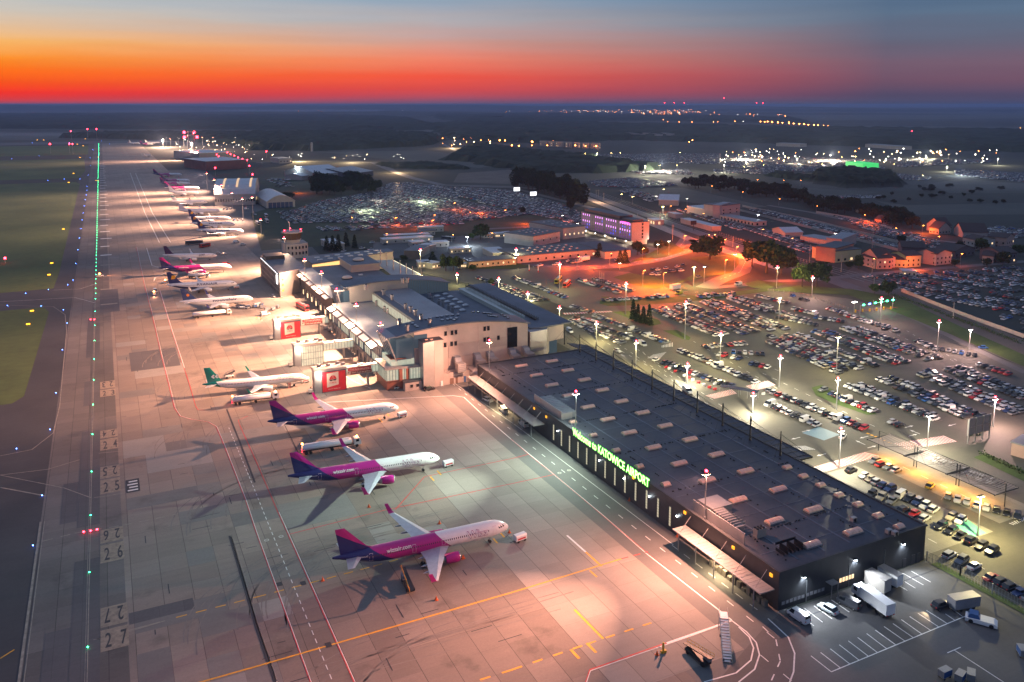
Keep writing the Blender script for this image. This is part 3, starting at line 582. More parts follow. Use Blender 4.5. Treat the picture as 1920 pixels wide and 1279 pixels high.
        for s in ((-1, 1) if L_ > 30 else (-1,)):
            tm = MB(); tm.add([skin(x0 + (x if s < 0 else ww - x), z0 + y, s, .07 if m_ is m_awhite else .05) for x, y, _ in vv], ff); tm.build('lettering', m_, rt_)
    for d_, zb, wd, ht in doors:
        for s in (-1, 1):
            dm = MB(); x = st(d_); pts = [(x, zb), (x + wd, zb), (x + wd, zb + ht * .5), (x + wd, zb + ht), (x, zb + ht), (x, zb + ht * .5)]
            for i in range(6):
                a, b_ = pts[i], pts[(i + 1) % 6]; cxx, czz = x + wd / 2, zb + ht / 2; sh = lambda p: (p[0] + (cxx - p[0]) * .16, p[1] + (czz - p[1]) * .08)
                dm.add([skin(*a, s, .045), skin(*b_, s, .045), skin(*sh(b_), s, .045), skin(*sh(a), s, .045)], [[0, 1, 2, 3]])
            dm.build('door', doorm or mk('door_outline', (.62, .5, .6), .5), rt_)
    return rt_

WNV = (.16, .012, .1)
b_wz = livery_mat('purple_and_white_hull', AW, [(-1, -1.05, -8.84, MAG), (-1, -1.6, 4.2, NAVY)], (-14.5, 16.2, 4.25, (.05, .03, .06)))
f_wz = livery_mat('fin_purple_navy', MAG, [(-.62, -1.0, 2.55, NAVY)])
b_ry = livery_mat('white_hull_navy_belly', AW, [(-.10, -1, -2.75, (.02, .035, .14))], (-15, 14, 4.25, (.05, .06, .09)))
f_ry = livery_mat('navy_fin', (.02, .03, .13), [])
b_plain = livery_mat('plain_white_hull', AW, [], (-15, 14, 4.25, (.08, .08, .1)))
f_nv = livery_mat('blue_fin_white_edge', (.02, .05, .17), [(.78, -1, 12.9 * .78 - 10.6, AW)])
f_lt = livery_mat('deep_blue_fin', (.05, .02, .09), [])
b_ad = livery_mat('white_hull_teal_tail', AW, [(-1, -.8, 13.0 - .8 * 3.3, (.0, .23, .19))], (-13.5, 14.0, 3.75, (.25, .1, .06)))
f_ad = livery_mat('teal_fin', (.0, .23, .19), [])
b_gr = livery_mat('pale_grey_hull', (.55, .57, .64), [], (-15, 14, 4.25, (.7, .66, .6)))
tw = mk('white_lettering', (.85, .85, .85), .5); tn = mk('navy_lettering', (.015, .02, .09), .5); tm_ = mk('purple_lettering', (.3, .02, .2), .5); tt = mk('teal_lettering', (.0, .2, .22), .5)
orange_p = mk('amber_logo_paint', (.85, .42, .02), .5); mag_m = mk('magenta_paint', MAG, .35); teal_m = mk('teal_paint', (.0, .25, .2), .4); navy_m = mk('navy_paint', (.02, .03, .13), .4)
def logo_on_fin(rt_, L_, fin_h, m_, kind):
    h = L_ / 2; x = h - (L_ - 4.4); z = fin_h - 3.3
    for s in (-1, 1):
        q = MB(); y = s * .2
        if kind == 'harp':
            q.add([(x - 1.3, y, z - 1.1), (x + .9, y, z - .9), (x + 1.2, y, z + .3), (x + .5, y, z + 1.2), (x - .9, y, z + 1.1), (x - .2, y, z + .2)], [[0, 1, 2, 5], [5, 2, 3, 4], [0, 5, 4]])
            q.add([(x - .6, y * 1.2, z - .7), (x - .5, y * 1.2, z - .7), (x + .5, y * 1.2, z + .7), (x + .35, y * 1.2, z + .75)], [[0, 1, 2, 3]])
            q.add([(x - .05, y * 1.2, z - .8), (x + .05, y * 1.2, z - .8), (x + .8, y * 1.2, z + .3), (x + .7, y * 1.2, z + .4)], [[0, 1, 2, 3]])
        elif kind == 'disc': q.add([(x + .75 * math.cos(a * math.pi / 6), y, z - .3 + .75 * math.sin(a * math.pi / 6)) for a in range(12)], [list(range(12))])
        elif kind == 'arrows':
            for o_ in (-1.2, .1):
                q.add([(x + o_, y, z), (x + o_ + .9, y, z + .85), (x + o_ + 1.4, y, z + .5), (x + o_ + .9, y, z), (x + o_ + 1.4, y, z - .5), (x + o_ + .9, y, z - .85)], [[0, 1, 2, 3], [0, 3, 4, 5]])
        q.build('tail_emblem', m_, rt_)
DW = [(5.0, 3.05, .95, 1.95), (18.4, 3.3, .85, 1.6), (25.8, 3.0, .9, 1.95), (36.2, 3.1, .85, 1.9)]
def wizz(label, loc, hd, grp=None, full=True, L_=44.5):
    t_ = [('wizzair.com', -9.8, 4.42, .8, 6.0, .02, tw)]
    if full: t_ += [('Wizz', 10.4, 3.35, 1.75, 5.6, .03, tm_), ('Wizz', 10.45, 3.4, 1.68, 5.5, .004, m_awhite), ('HA-LXT', -15.9, 4.3, .34, 1.7, .01, tw)]
    a = airliner('airliner', label, loc, hd, L_, 35.8, 11.8, b_wz, f_wz, mag_m, 'sharklet', mag_m, t_, DW if full else (), None, 1.22, grp)
    return a
def ga(p_nose, p_tail, z1=3.75, z2=5.0):
    a = G(*p_nose, z1); b = G(*p_tail, z2); hd = math.atan2(a[1] - b[1], a[0] - b[0]); return a, hd
def place(p_nose, p_tail, L_):
    a, hd = ga(p_nose, p_tail); return (a[0] - math.cos(hd) * L_ / 2, a[1] - math.sin(hd) * L_ / 2), hd
APG = 'airliners parked on the apron'
pl = place((953, 983), (620, 1048), 44.5); A1 = wizz('purple and white airliner parked nearest the camera, stair vehicle by its wing', *pl, APG)
pl = place((824, 856), (539, 893), 44.5); A2 = wizz('purple and white airliner between two like it, white ground power unit off its nose', *pl, APG)
pl = place((747, 762), (497, 791), 44.5); A3 = wizz('purple and white airliner between the tanker truck and the near red boarding tower', *pl, APG)
pl = place((576, 704), (377, 718), 38.6)
A4 = airliner('airliner', 'white regional airliner with teal tail and twin arrow emblem, stairs at its door', *pl, L_=38.6, span=28.7, fin_h=10.6, body=b_ad, fin=f_ad, eng=m_awhite, winglet='small', wl_m=teal_m, texts=[('AIR DOLOMITI', 8.0, 4.15, .5, 6.6, 0, tt)], doors=[(4.8, 2.6, .8, 1.7), (33, 2.7, .8, 1.6)], doorm=mk('grey_door_line', (.4, .4, .42), .6), eng_r=.95, group=APG)
logo_on_fin(A4, 38.6, 10.3, m_awhite, 'arrows')
pl = place((474.5, 559), (332, 566), 37.6)
A5 = airliner('airliner', 'white airliner with blue fin and orange disc, bold dark name along its hull', *pl, L_=37.6, body=b_plain, fin=f_nv, wl_m=navy_m, texts=[('nouvelair', -2.0, 3.9, 1.3, 12.5, .02, tn)], doors=DW[:1], doorm=mk('grey_door_line', (.4, .4, .42), .6), group=APG)
logo_on_fin(A5, 37.6, 11.8, mk('orange_disc', (.8, .25, .02), .5), 'disc')
def ryan(label, pn, pt):
    pl = place(pn, pt, 39.5)
    a = airliner('airliner', label, *pl, L_=39.5, fin_h=12.4, body=b_ry, fin=f_ry, wl_m=m_awhite, winglet='sharklet', eng_r=1.1, texts=[('RYANAIR', -2.5, 3.95, 1.25, 11.5, .018, tn)], group=APG); logo_on_fin(a, 39.5, 12.4, orange_p, 'harp'); return a
ryan('white airliner with navy fin and yellow emblem, just beyond the one with the orange disc', (444.5, 531), (330, 533))
pl = place((406, 477.5), (300, 476.5), 36.2)
airliner('airliner', 'white regional airliner with dark blue fin and short three letter name near the nose', *pl, L_=36.9, span=28.7, fin_h=10.6, body=b_plain, fin=f_lt, wl_m=m_awhite, eng_r=.95, texts=[('LOT', 6.5, 3.3, 1.35, 4.0, .03, tn)], group=APG)
pl = place((434, 499), (309, 502), 44.5); wizz('purple and white airliner between the dark finned regional jet and the navy finned one', *pl, APG, False)
ryan('navy finned airliner with yellow emblem, nearest of the three beyond the bus', (457, 433), (362, 430.5))
ryan('navy finned airliner with yellow emblem, middle one of the three beyond the bus', (441, 420), (352, 418))
ryan('navy finned airliner with yellow emblem, farthest of the three beyond the bus', (433, 409), (346, 407.5))
pl = place((413, 395), (321, 393.5), 42); airliner('airliner', 'plain pale grey airliner parked just beyond the navy finned ones', *pl, L_=42, body=b_gr, fin=livery_mat('grey_fin', (.5, .52, .6), []), group=APG)
pl = place((389, 378.5), (315, 377), 39.5); airliner('airliner', 'white airliner with a teal band across its pale fin', *pl, L_=39.5, body=b_plain, fin=livery_mat('banded_fin', (.75, .78, .76), [(0, 1, 9.4, (.03, .2, .2)), (0, 1, 10.7, (.75, .78, .76))]), group=APG)
pl = place((373, 361), (307, 359), 37.6); airliner('airliner', 'all white airliner in front of the row of purple tails', *pl, L_=37.6, body=b_plain, fin=livery_mat('white_fin', (.7, .72, .76), []), group=APG)
for k, (pn, pt) in enumerate((((371, 352.5), (299, 351)), ((357, 344), (290, 341.5)), ((356, 338.5), (290, 336)), ((341, 327), (287, 325.5)))):
    pl = place(pn, pt, 44.5 if k else 40); wizz('far purple tailed airliner, %s of the far row counted from the camera' % ('first', 'second', 'third', 'fourth')[k], *pl, APG, False)
pl = place((283.5, 290.5), (258, 291.5), 24); airliner('business_jet', 'small white jet with high tail alone on the far apron', *pl, L_=24, span=22, fin_h=7.5, body=b_plain, tail_t=True, eng_r=.7, cat='business jet')
for k, (pn, pt) in enumerate((((262, 268.5), (234, 267)), ((286, 270), (250, 268.5)), ((300, 267), (284, 266.5)))):
    pl = place(pn, pt, 40); (wizz(('', 'distant purple airliner at the far end of the apron', '')[1], *pl, APG, False) if k == 1 else airliner('airliner', ('distant white airliner left of the purple one at the apron end', '', 'distant white airliner right of the purple one at the apron end')[k], *pl, L_=40, body=b_plain, group=APG))

# ------------------------------------------------------------------ road vehicles
carpaint = mk('car_paint', (.5, .5, .5), .28, .0, objcol=True, spec=.6); carpaint.node_tree.nodes['Principled BSDF'].inputs['Coat Weight'].default_value = .5
headm = mk('headlight_glass', (.7, .7, .65), .2); tailm = mk('tail_light_glass', (.5, .02, .02), .3); plastic = mk('black_plastic', (.02, .02, .022), .6)
KIND = {'hatchback': (4.1, 1.76, 1.48, (-.95, .75), (-1.75, .25), .92), 'saloon': (4.7, 1.8, 1.45, (-.95, .5), (-1.7, .75), .93), 'estate car': (4.7, 1.8, 1.5, (-1.75, .5), (-2.15, .75), .95), 'suv': (4.6, 1.88, 1.7, (-1.6, .45), (-2.05, .8), 1.05), 'van': (5.2, 2.0, 2.1, (-2.45, 1.3), (-2.52, 1.95), 1.15)}
CARM = {}
def car_meshes(kind):
    if kind in CARM: return CARM[kind]
    L_, W_, H_, rf, gl_, belt = KIND[kind]; hl, hw = L_ / 2, W_ / 2
    b = MB(); b.smooth = False
    def ring(x, w_, z0, z1, c=.14): return [(x, -w_ + c, z0), (x, w_ - c, z0), (x, w_, z0 + c * 1.4), (x, w_, z1 - c * .8), (x, w_ - c, z1), (x, -w_ + c, z1), (x, -w_, z1 - c * .8), (x, -w_, z0 + c * 1.4)]
    hood = belt - .12 if kind != 'van' else belt - .02
    b.loft([ring(hl, hw * .72, .36, hood - .28), ring(hl - .18, hw * .9, .25, hood - .14), ring(hl - .7, hw, .22, hood), ring(gl_[1] + .1, hw, .2, belt), ring(-hl + .7, hw, .22, belt + .02), ring(-hl + .15, hw * .94, .28, belt - .04), ring(-hl, hw * .82, .38, belt - .2)])
    g0x0, g0x1 = gl_; r0x0, r0x1 = rf; tw_ = hw * .78
    roof = [(r0x0, -tw_), (r0x1, -tw_ * .96), (r0x1, tw_ * .96), (r0x0, tw_)]
    b.add([(x, y, H_ - .03) for x, y in roof] + [(x * .97 + .0, y * .92, H_ + .02) for x, y in roof], [[0, 1, 5, 4], [1, 2, 6, 5], [2, 3, 7, 6], [3, 0, 4, 7], [4, 5, 6, 7]])
    if kind == 'van':
        b.add([(g0x0, -hw * .97, belt - .02), (.55, -hw * .97, belt - .02), (.4, -tw_ * 1.03, H_ - .05), (r0x0, -tw_ * 1.03, H_ - .05), (g0x0, hw * .97, belt - .02), (.55, hw * .97, belt - .02), (.4, tw_ * 1.03, H_ - .05), (r0x0, tw_ * 1.03, H_ - .05)], [[0, 1, 2, 3], [7, 6, 5, 4], [0, 3, 7, 4]])
    g = MB(); lo = [(g0x0, -hw * .93), (g0x1, -hw * .9), (g0x1, hw * .9), (g0x0, hw * .93)]
    g.add([(x, y, belt - .03) for x, y in lo] + [(x, y, H_ - .03) for x, y in roof], [[0, 1, 5, 4], [1, 2, 6, 5], [2, 3, 7, 6], [3, 0, 4, 7]])
    wh = MB(); wh.tube((0, -.11, 0), (0, .11, 0), .33, n=12); wh.tube((0, -.12, 0), (0, .12, 0), .19, n=8, mi=1)
    hd = MB(); hd.box(-.06, .05, -.2, .2, -.08, .08); td = MB(); td.box(-.03, .05, -.14, .14, -.12, .12)
    def me(mb_, nm, ms):
        o = mb_.build(nm, ms); d = o.data; bpy.data.objects.remove(o); return d
    CARM[kind] = dict(body=me(b, 'body', carpaint), windows=me(g, 'windows', glassd), wheel=me(wh, 'wheel', [tyre, steel]), headlight=me(hd, 'headlight', headm), tail_light=me(td, 'tail_light', tailm),
                      wp=[(sx * L_ * .31, sy * (hw - .1), .33) for sx in (-1, 1) for sy in (-1, 1)], hp=[(hl - .14, s * hw * .62, hood - .24) for s in (-1, 1)], tp=[(-hl + .03, s * hw * .7, belt - .18) for s in (-1, 1)])
    return CARM[kind]
COLS = {'white': (.78, .78, .76), 'silver': (.5, .51, .53), 'grey': (.18, .19, .2), 'black': (.016, .017, .02), 'dark blue': (.02, .04, .13), 'red': (.42, .02, .02), 'blue': (.03, .13, .42), 'beige': (.42, .37, .28), 'brown': (.11, .06, .035), 'green': (.02, .1, .05)}
CW = ['white'] * 26 + ['silver'] * 18 + ['grey'] * 18 + ['black'] * 30 + ['dark blue'] * 7 + ['red'] * 7 + ['blue'] * 2 + ['beige'] * 4 + ['brown'] * 2
KW = ['hatchback'] * 8 + ['estate car'] * 7 + ['saloon'] * 5 + ['suv'] * 7 + ['van'] * 1
def make_car(kind, cname, x, y, rz, label, group, name='parked_car', lights=True, cat=None, color=None):
    d = CARM[kind] if kind in CARM else car_meshes(kind)
    e = empty(name, (x, y, .012), rz, label, cat or ('van' if kind == 'van' else 'car'), group)
    def ch(nm, me_, p=(0, 0, 0)):
        o = bpy.data.objects.new(nm, me_); col.objects.link(o); o.parent = e; o.location = p; return o
    o = ch('body', d['body']); c = color or COLS[cname]; o.color = (*c, 1); ch('windows', d['windows'])
    for p in d['wp']: ch('wheel', d['wheel'], p)
    if lights:
        for p in d['hp']: ch('headlight', d['headlight'], p)
        for p in d['tp']: ch('tail_light', d['tail_light'], p)
    return e
# ------------------------------------------------------------------ buildings
m_roofb = ground_mat('bitumen_roof', (.085, .10, .13), (.13, .15, .19), nscale=.06, fine=1.0, namt=.22, rough=.55, stain=.3, brick=[(12, 40, .1)], mort=.8)
m_roofd = ground_mat('dark_membrane_roof', (.048, .052, .066), (.074, .078, .094), nscale=.05, fine=.9, namt=.25, rough=.5, stain=.25)
m_roofg = ground_mat('grey_metal_roof', (.24, .25, .27), (.32, .33, .35), nscale=.08, fine=2, namt=.12, rough=.42, brick=[(3, 60, .05)], mort=.8)
m_clad = mk('dark_grey_cladding', (.052, .054, .06), .5, .2, noise=(.5, .12)); m_beige = mk('beige_panel_wall', (.44, .37, .34), .6, noise=(.25, .08)); m_beige2 = mk('ribbed_panel_wall', (.36, .30, .28), .6, noise=(.25, .08))
m_alu = mk('aluminium_cladding', (.42, .40, .39), .4, .4, noise=(.3, .1)); m_terra = mk('terracotta_panel', (.32, .12, .08), .6, noise=(.5, .1)); m_conw = mk('pale_render', (.42, .40, .37), .8, noise=(.2, .1)); m_yel = mk('cream_render', (.55, .5, .3), .8, noise=(.2, .1))
glassb = mk('blue_glass', (.03, .06, .09), .08, spec=.9, emit=(.12, .16, .2), es=.25); glasslit = mk('lit_glazing', (.25, .25, .2), .15, emit=(.62, .66, .5), es=.55, noise=(.6, .5)); frame_m = mk('window_frame', (.1, .1, .11), .4, .4)
m_dome = mk('acrylic_dome', (.5, .52, .54), .25, emit=(.6, .7, .8), es=.02); m_sky = mk('floodlit_skylight_panel', (.82, .5, .38), .4, noise=(.9, .15)); greensign = mk('green_neon', (.3, .9, .3), .4, emit=(.5, 1.0, .25), es=4); greenhalo = mk('green_neon_halo', (.05, .5, .05), .4, emit=(.06, .75, .04), es=2.2)  # skylight panels: warm glow of the floods put into their colour
amberbox = mk('amber_wall_lamp', (.7, .4, .05), .5, emit=(1, .42, .02), es=1.2)
def T(name, label, cat, loc=(0, 0, 0), rz=0, group=None): return empty(name, loc, rz, label, cat, group)

# ---- dark hall in the foreground (x 125.5..172, y 124.7..283)
hall = T('dark_hall', 'long dark grey flat roofed hall with glowing green sign on its edge', 'building', (149, 204, 0))
def hb(name, mb, ms, parent=None): o = mb.build(name, ms, parent or hall); o.matrix_parent_inverse = (Matrix.Translation((149, 204, 0)).inverted() if (parent or hall) is hall else Matrix.Identity(4)); return o
mbw = MB(); mbw.prism([(125.5, 124.7), (172, 124.7), (172, 286), (125.5, 286)], 0, 8.7); wall_o = hb('wall', mbw, m_clad)
r_ = MB(); r_.prism([(125.75, 124.95), (171.75, 124.95), (171.75, 285.8), (125.75, 285.8)], 8.71, 8.85); hb('roof', r_, m_roofd)
pr_ = MB()
for a in ((125.3, 125.8, 124.5, 286.2), (171.7, 172.2, 124.5, 286.2), (125.8, 171.7, 124.5, 125.0), (125.8, 171.7, 285.7, 286.2)): pr_.box(*a, 8.72, 9.15)
hb('parapet', pr_, m_clad)
sm = MB()
for yy in np.arange(132, 284, 7.7): sm.box(127, 170, yy, yy + .25, 8.86, 8.90)
for xx in (133, 141, 149, 157, 165): sm.box(xx, xx + .5, 127, 283, 8.85, 8.93)
rr2 = random.Random(5)
for k in range(620):
    ln_ = rr2.choice((0, 1)); a_ = rr2.random()
    x, y = (rr2.choice((130.5, 143, 155.5, 168)) + rr2.uniform(-.1, .1), 127 + 157 * a_) if ln_ else (128 + 42 * a_, rr2.choice((140, 166, 192, 218, 244, 270)) + rr2.uniform(-.15, .15))
    sm.cyl(x, y, 8.86, 9.06, .2, n=5, mi=1)
hb('roof_seams', sm, [m_roofb, blackm])
# slit windows facing the apron
for k in range(13):
    y = 224.8 - k * 5.14; s_ = MB(); s_.box(125.40, 125.49, y - .42, y + .42, 1.3, 6.6); f_ = hb('window', s_, frame_m)
    g_ = MB()
    for j in range(7): g_.box(125.34, 125.395, y - .32, y + .32, 1.4 + j * .74, 1.4 + j * .74 + .64)
    g_.build('pane', mk('slit_window_light', (.5, .45, .35), .4, emit=(.9, .8, .5), es=.42), f_)
# rooflights
def rooflight(px, py, big, z=8.9):
    x, y = G(px, py, z + .4); o = MB(); a, b_ = (2.4, 1.1) if big else (1.2, .95)
    o.box(x - a, x + a, y - b_, y + b_, z, z + .35, 0)
    n = 5
    for s in range(4 if big else 2):
        c = 4 if big else 2; xa = x - a + .1 + (2 * a - .2) * s / c; xb = x - a + .1 + (2 * a - .2) * (s + .93) / c
        ring = lambda xx: [(xx, y - b_ * .93, z + .36)] + [(xx, y - b_ * .9 * math.cos(math.pi * j / n), z + .36 + .55 * math.sin(math.pi * j / n)) for j in range(n + 1)][1:-1] + [(xx, y + b_ * .93, z + .36)]
        o.loft([ring(xa), ring(xb)], 1)
    return o
for (u, v) in ((300, 5), (677, 42), (427, 82), (820, 127), (570, 170), (978, 212), (720, 262), (1148, 310), (880, 362), (1333, 412), (1060, 472), (1533, 525), (1253, 592), (1753, 650), (1463, 718), (1697, 865)):
    hb('rooflight', rooflight(960 + u / 4, 720 + v / 4, True), [m_alu, m_sky])
for (u, v) in ((72, 983), (300, 947), (185, 1052), (418, 1015), (543, 1085)): hb('rooflight', rooflight(960 + u / 4, 440 + v / 4, True), [m_alu, m_sky])
for (u, v) in ((77, 787), (342, 938), (50, 1023), (638, 1105), (325, 1200)): hb('rooflight', rooflight(1440 + u / 4, 720 + v / 4, True), [m_alu, m_sky])
for (u, v) in ((143, 622), (265, 688), (395, 755), (533, 830), (675, 900), (826, 983), (985, 1065)): hb('small_rooflight', rooflight(1440 + u / 4, 720 + v / 4, False), [m_alu, m_sky])
for (u, v) in ((457, 283), (610, 383), (780, 495), (955, 615), (1153, 748)): hb('small_rooflight', rooflight(960 + u / 4, 720 + v / 4, False), [m_alu, m_sky])
# plant screens and ducts on the roof
for y0, y1, nm in ((221.9, 240.7, 0), (137.0, 155.6, 1)):
    s_ = MB(); s_.box(126.6, 126.85, y0, y1, 8.9, 11.6); s_.box(126.85, 130.6, y0, y0 + .2, 8.9, 10.9) if nm == 0 else None; hb('plant_screen', s_, m_alu)
    if nm == 0:
        d_ = MB(); d_.box(127.6, 132.4, y0 + .6, y1 - 1, 8.9, 10.6)
        for j in range(12): d_.box(127.5, 132.5, y0 + 1 + j * 1.45, y0 + 1.25 + j * 1.45, 10.6, 10.75)
        hb('air_handling_unit', d_, m_roofg)
    else:
        d_ = MB(); d_.box(128.2, 134.4, 150.2, 155.8, 8.9, 11.2); d_.loft([[(128.4, 150.2, 9), (131.6, 150.2, 9), (131.6, 150.2, 11), (128.4, 150.2, 11)], [(128.2, 141.5, 9), (130.6, 141.5, 9), (130.6, 141.5, 10.6), (128.2, 141.5, 10.6)]])
        for j in range(8): d_.box(128.15, 131.7, 142.3 + j, 142.42 + j, 10.4, 11.05)
        hb('air_handling_unit', d_, m_alu)
        d_ = MB(); d_.box(131.2, 134.0, 137.8, 139.2, 8.9, 11.0)
        for j in range(6): d_.cyl(131.5 + (j % 3) * .9, 138.1 + (j // 3) * .8, 11.0, 11.25, .33, n=8, mi=1)
        hb('fan_unit', d_, [m_alu, blackm])
for (u, v) in ((640, 1025), (905, 1115), (950, 1130)):
    x, y = G(1440 + u / 4, 720 + v / 4, 9); b_ = MB(); b_.box(x - .7, x + .7, y - .5, y + .5, 8.9, 9.9); b_.cyl(x, y - .52, 9.1, 9.8, .3, n=8, mi=1); hb('fan_unit', b_, [m_alu, blackm])
x, y = G(1485, 1030, 9); b_ = MB()
for j in range(6): b_.box(x - 3.5 + j * 1.1, x - 3.4 + j * 1.1, y - 1.2, y + 1.5, 8.9, 10.6 if j % 2 else 9.6)
b_.box(x - 3.6, x + 2.4, y + 1.4, y + 1.55, 10.2, 10.8); hb('steel_frame', b_, dark)
# service side: lamps, window strips, doors
for xx in (132.5, 148.2, 164.0):
    b_ = MB(); b_.box(xx - .35, xx + .35, 124.2, 124.69, 6.25, 6.5); b_.box(xx - .28, xx + .28, 124.15, 124.6, 6.18, 6.24, 1); hb('wall_lamp', b_, [dark, coollamp])
    lamp('SPOT', (xx, 123.9, 6.1), 900, (.8, .9, 1), .1, (0, .38, -1), 120, .8); lamp('SPOT', (xx, 123.7, 6.3), 7500, (.9, .95, 1), .1, (.12, -1, -.62), 120, .8)
for k in range(11):
    x0 = 126.4 + k * 1.15 + (.25 if k > 5 else 0); b_ = MB(); b_.box(x0, x0 + 1.0, 124.62, 124.69, 1.1, 2.0); w__ = hb('window', b_, frame_m)
    g_ = MB(); g_.box(x0 + .08, x0 + .92, 124.58, 124.615, 1.18, 1.92); g_.build('pane', mk('grey_pane', (.3, .3, .32), .3), w__)
for k in range(5):
    x0 = 143.6 + k * .95; b_ = MB(); b_.box(x0, x0 + .85, 124.6, 124.69, 1.7, 2.9); w__ = hb('window', b_, frame_m)
    g_ = MB(); g_.box(x0 + .08, x0 + .77, 124.56, 124.595, 1.8, 2.8); g_.build('pane', litwin, w__)
for xx, w__, h_ in ((167.5, 1.2, 2.4), (169.3, 1.2, 2.4), (164.5, 1.1, 2.2), (139.6, 2.6, .1), (133.6, .12, 5.2), (146.6, .12, 5.2), (158.0, .12, 6.2)):
    b_ = MB(); b_.box(xx, xx + w__, 124.55, 124.69, .02, h_); hb('door', b_, frame_m if w__ > 1 else steel) if w__ > .5 else hb('downpipe', b_, steel)
b_ = MB(); b_.box(139.4, 141.8, 122.9, 124.69, 3.1, 3.25); b_.box(139.6, 139.75, 123, 123.15, 0, 3.1); b_.box(141.5, 141.65, 123, 123.15, 0, 3.1); hb('porch_canopy', b_, m_alu)
for yy, zz in ((229.5, 7.6), (179.5, 7.6), (156.9, 7.9), (139, 7.6), (126.8, 7.4), (238, 7.6)):
    b_ = MB(); b_.box(125.05, 125.29, yy - .4, yy + .4, zz - .35, zz + .35); hb('amber_lamp_box', b_, amberbox)
for yy in (222, 197, 184, 172, 160):
    b_ = MB(); b_.box(125.1, 125.29, yy - .15, yy + .15, 5.4, 5.55); hb('small_wall_lamp', b_, coollamp)
# west canopies
for y0, y1 in ((125.4, 156.2), (230.4, 285.6)):
    c_ = T('canopy', 'lean-to canopy with tie rods along the apron side of the hall, %s' % ('at the near corner' if y0 < 200 else 'at the far corner'), 'canopy', (125.0, (y0 + y1) / 2, 0), group='canopies of the dark hall')
    inv = Matrix.Translation((125.0, (y0 + y1) / 2, 0)).inverted()
    b_ = MB(); b_.box(120.9, 125.0, y0, y1, 4.7, 4.95)
    for yy in np.arange(y0 + .6, y1, 1.2): b_.box(120.95, 125.0, yy, yy + .08, 4.951, 5.0)
    o = b_.build('roof', m_alu, c_); o.matrix_parent_inverse = inv
    for yy in np.arange(y0 + 2.2, y1, 6.6):
        b_ = MB(); b_.tube((121.6, yy, 5.0), (125.1, yy + .4, 8.1), .06); b_.build('tie_rod', m_alu, c_).matrix_parent_inverse = inv
        b_ = MB(); b_.box(121.2, 121.4, yy, yy + .2, 0, 4.7); b_.build('post', steel, c_).matrix_parent_inverse = inv
    lamp('AREA', (122.9, (y0 + y1) / 2, 4.55), 1500, (1, .72, .4), 1).data.size = 3
    if y0 < 200:
        b_ = MB(); rr3 = random.Random(9)
        for k in range(12): yy = y0 + 1.5 + k * 1.6; b_.box(123.8, 124.8, yy, yy + 1.1, .02, rr3.uniform(.8, 2.2))
        tag(b_.build('baggage_carts', mk('grey_goods', (.2, .18, .15), .7)), 'grey baggage trolleys parked in a line beneath the near canopy', 'trolleys', kind='stuff')
# glowing sign
sg = T('roof_sign', 'glowing green lettering along the edge of the dark hall roof', 'sign', (125.1, 192, 7.6)); inv = Matrix.Translation((125.1, 192, 7.6)).inverted()
for nm, m_, bold, dx, h_, dz in (('letters', greensign, .006, 0, 2.35, 0), ('letter_halo', greenhalo, .045, .06, 2.35, 0)):  # wider green copy behind the letters stands in for their halo of light
    vs, fs, wd = text_geo('Welcome to KATOWICE AIRPORT', bold); k_ = 40.2 / wd; b_ = MB()
    b_.add([(124.95 + dx, 212.0 - x * k_, 8.05 + y * h_ / .7) for x, y in vs], fs); b_.build(nm, m_, sg).matrix_parent_inverse = inv
b_ = MB(); b_.box(125.12, 125.24, 171.5, 212.3, 8.0, 8.12); b_.box(125.12, 125.24, 171.5, 212.3, 9.6, 9.7)
for yy in np.arange(172, 212.5, 3.3): b_.box(125.12, 125.24, yy, yy + .1, 7.4, 9.9)
b_.build('support_rail', dark, sg).matrix_parent_inverse = inv
for yy in (182, 202): lamp('POINT', (123.6, yy, 8.9), 24, (.2, 1, .12), .8)

# ---- cable stayed canopy on the land side
cc = T('cable_canopy', 'dark translucent canopy strip with a row of masts and stay cables', 'canopy', (174.6, 232, 0)); inv = Matrix.Translation((174.6, 232, 0)).inverted()
b_ = MB(); b_.prism([(172.25, 166.5), (177.8, 166.5), (177.8, 292), (172.25, 298)], 8.35, 8.6); b_.build('roof', m_roofd, cc).matrix_parent_inverse = inv
b_ = MB(); b_.box(177.81, 178.1, 166.4, 292.2, 8.25, 8.75); b_.box(172.2, 177.8, 166.2, 166.48, 8.25, 8.75)
for yy in np.arange(168, 292, 3.1): b_.box(172.3, 177.7, yy, yy + .12, 8.61, 8.72)
b_.build('edge_beam', dark, cc).matrix_parent_inverse = inv
for k in range(11):
    y = 295.6 - k * 12.5
    if y < 168: break
    b_ = MB(); b_.cyl(169.8, y, 8.86, 16.2, .28, .2, n=8); b_.cyl(169.8, y, 8.86, 9.5, .4, .3, n=8); b_.box(169.5, 170.1, y - .08, y + .08, 15.1, 15.4); b_.build('mast', dark, cc).matrix_parent_inverse = inv
    for dx, dy, z in ((7.9, 6.2, 8.75), (7.9, -6.2, 8.75), (7.9, 0, 8.75), (4, 5, 8.7), (4, -5, 8.7), (-5, 2.5, 8.95), (-5, -2.5, 8.95), (7.9, 3, 8.75), (7.9, -3, 8.75)):
        b_ = MB(); b_.tube((169.8, y, 15.3 if abs(dx) > 4.5 else 12.8), (169.8 + dx, max(y + dy, 167), z), .035, n=4); b_.build('stay_cable', dark, cc).matrix_parent_inverse = inv

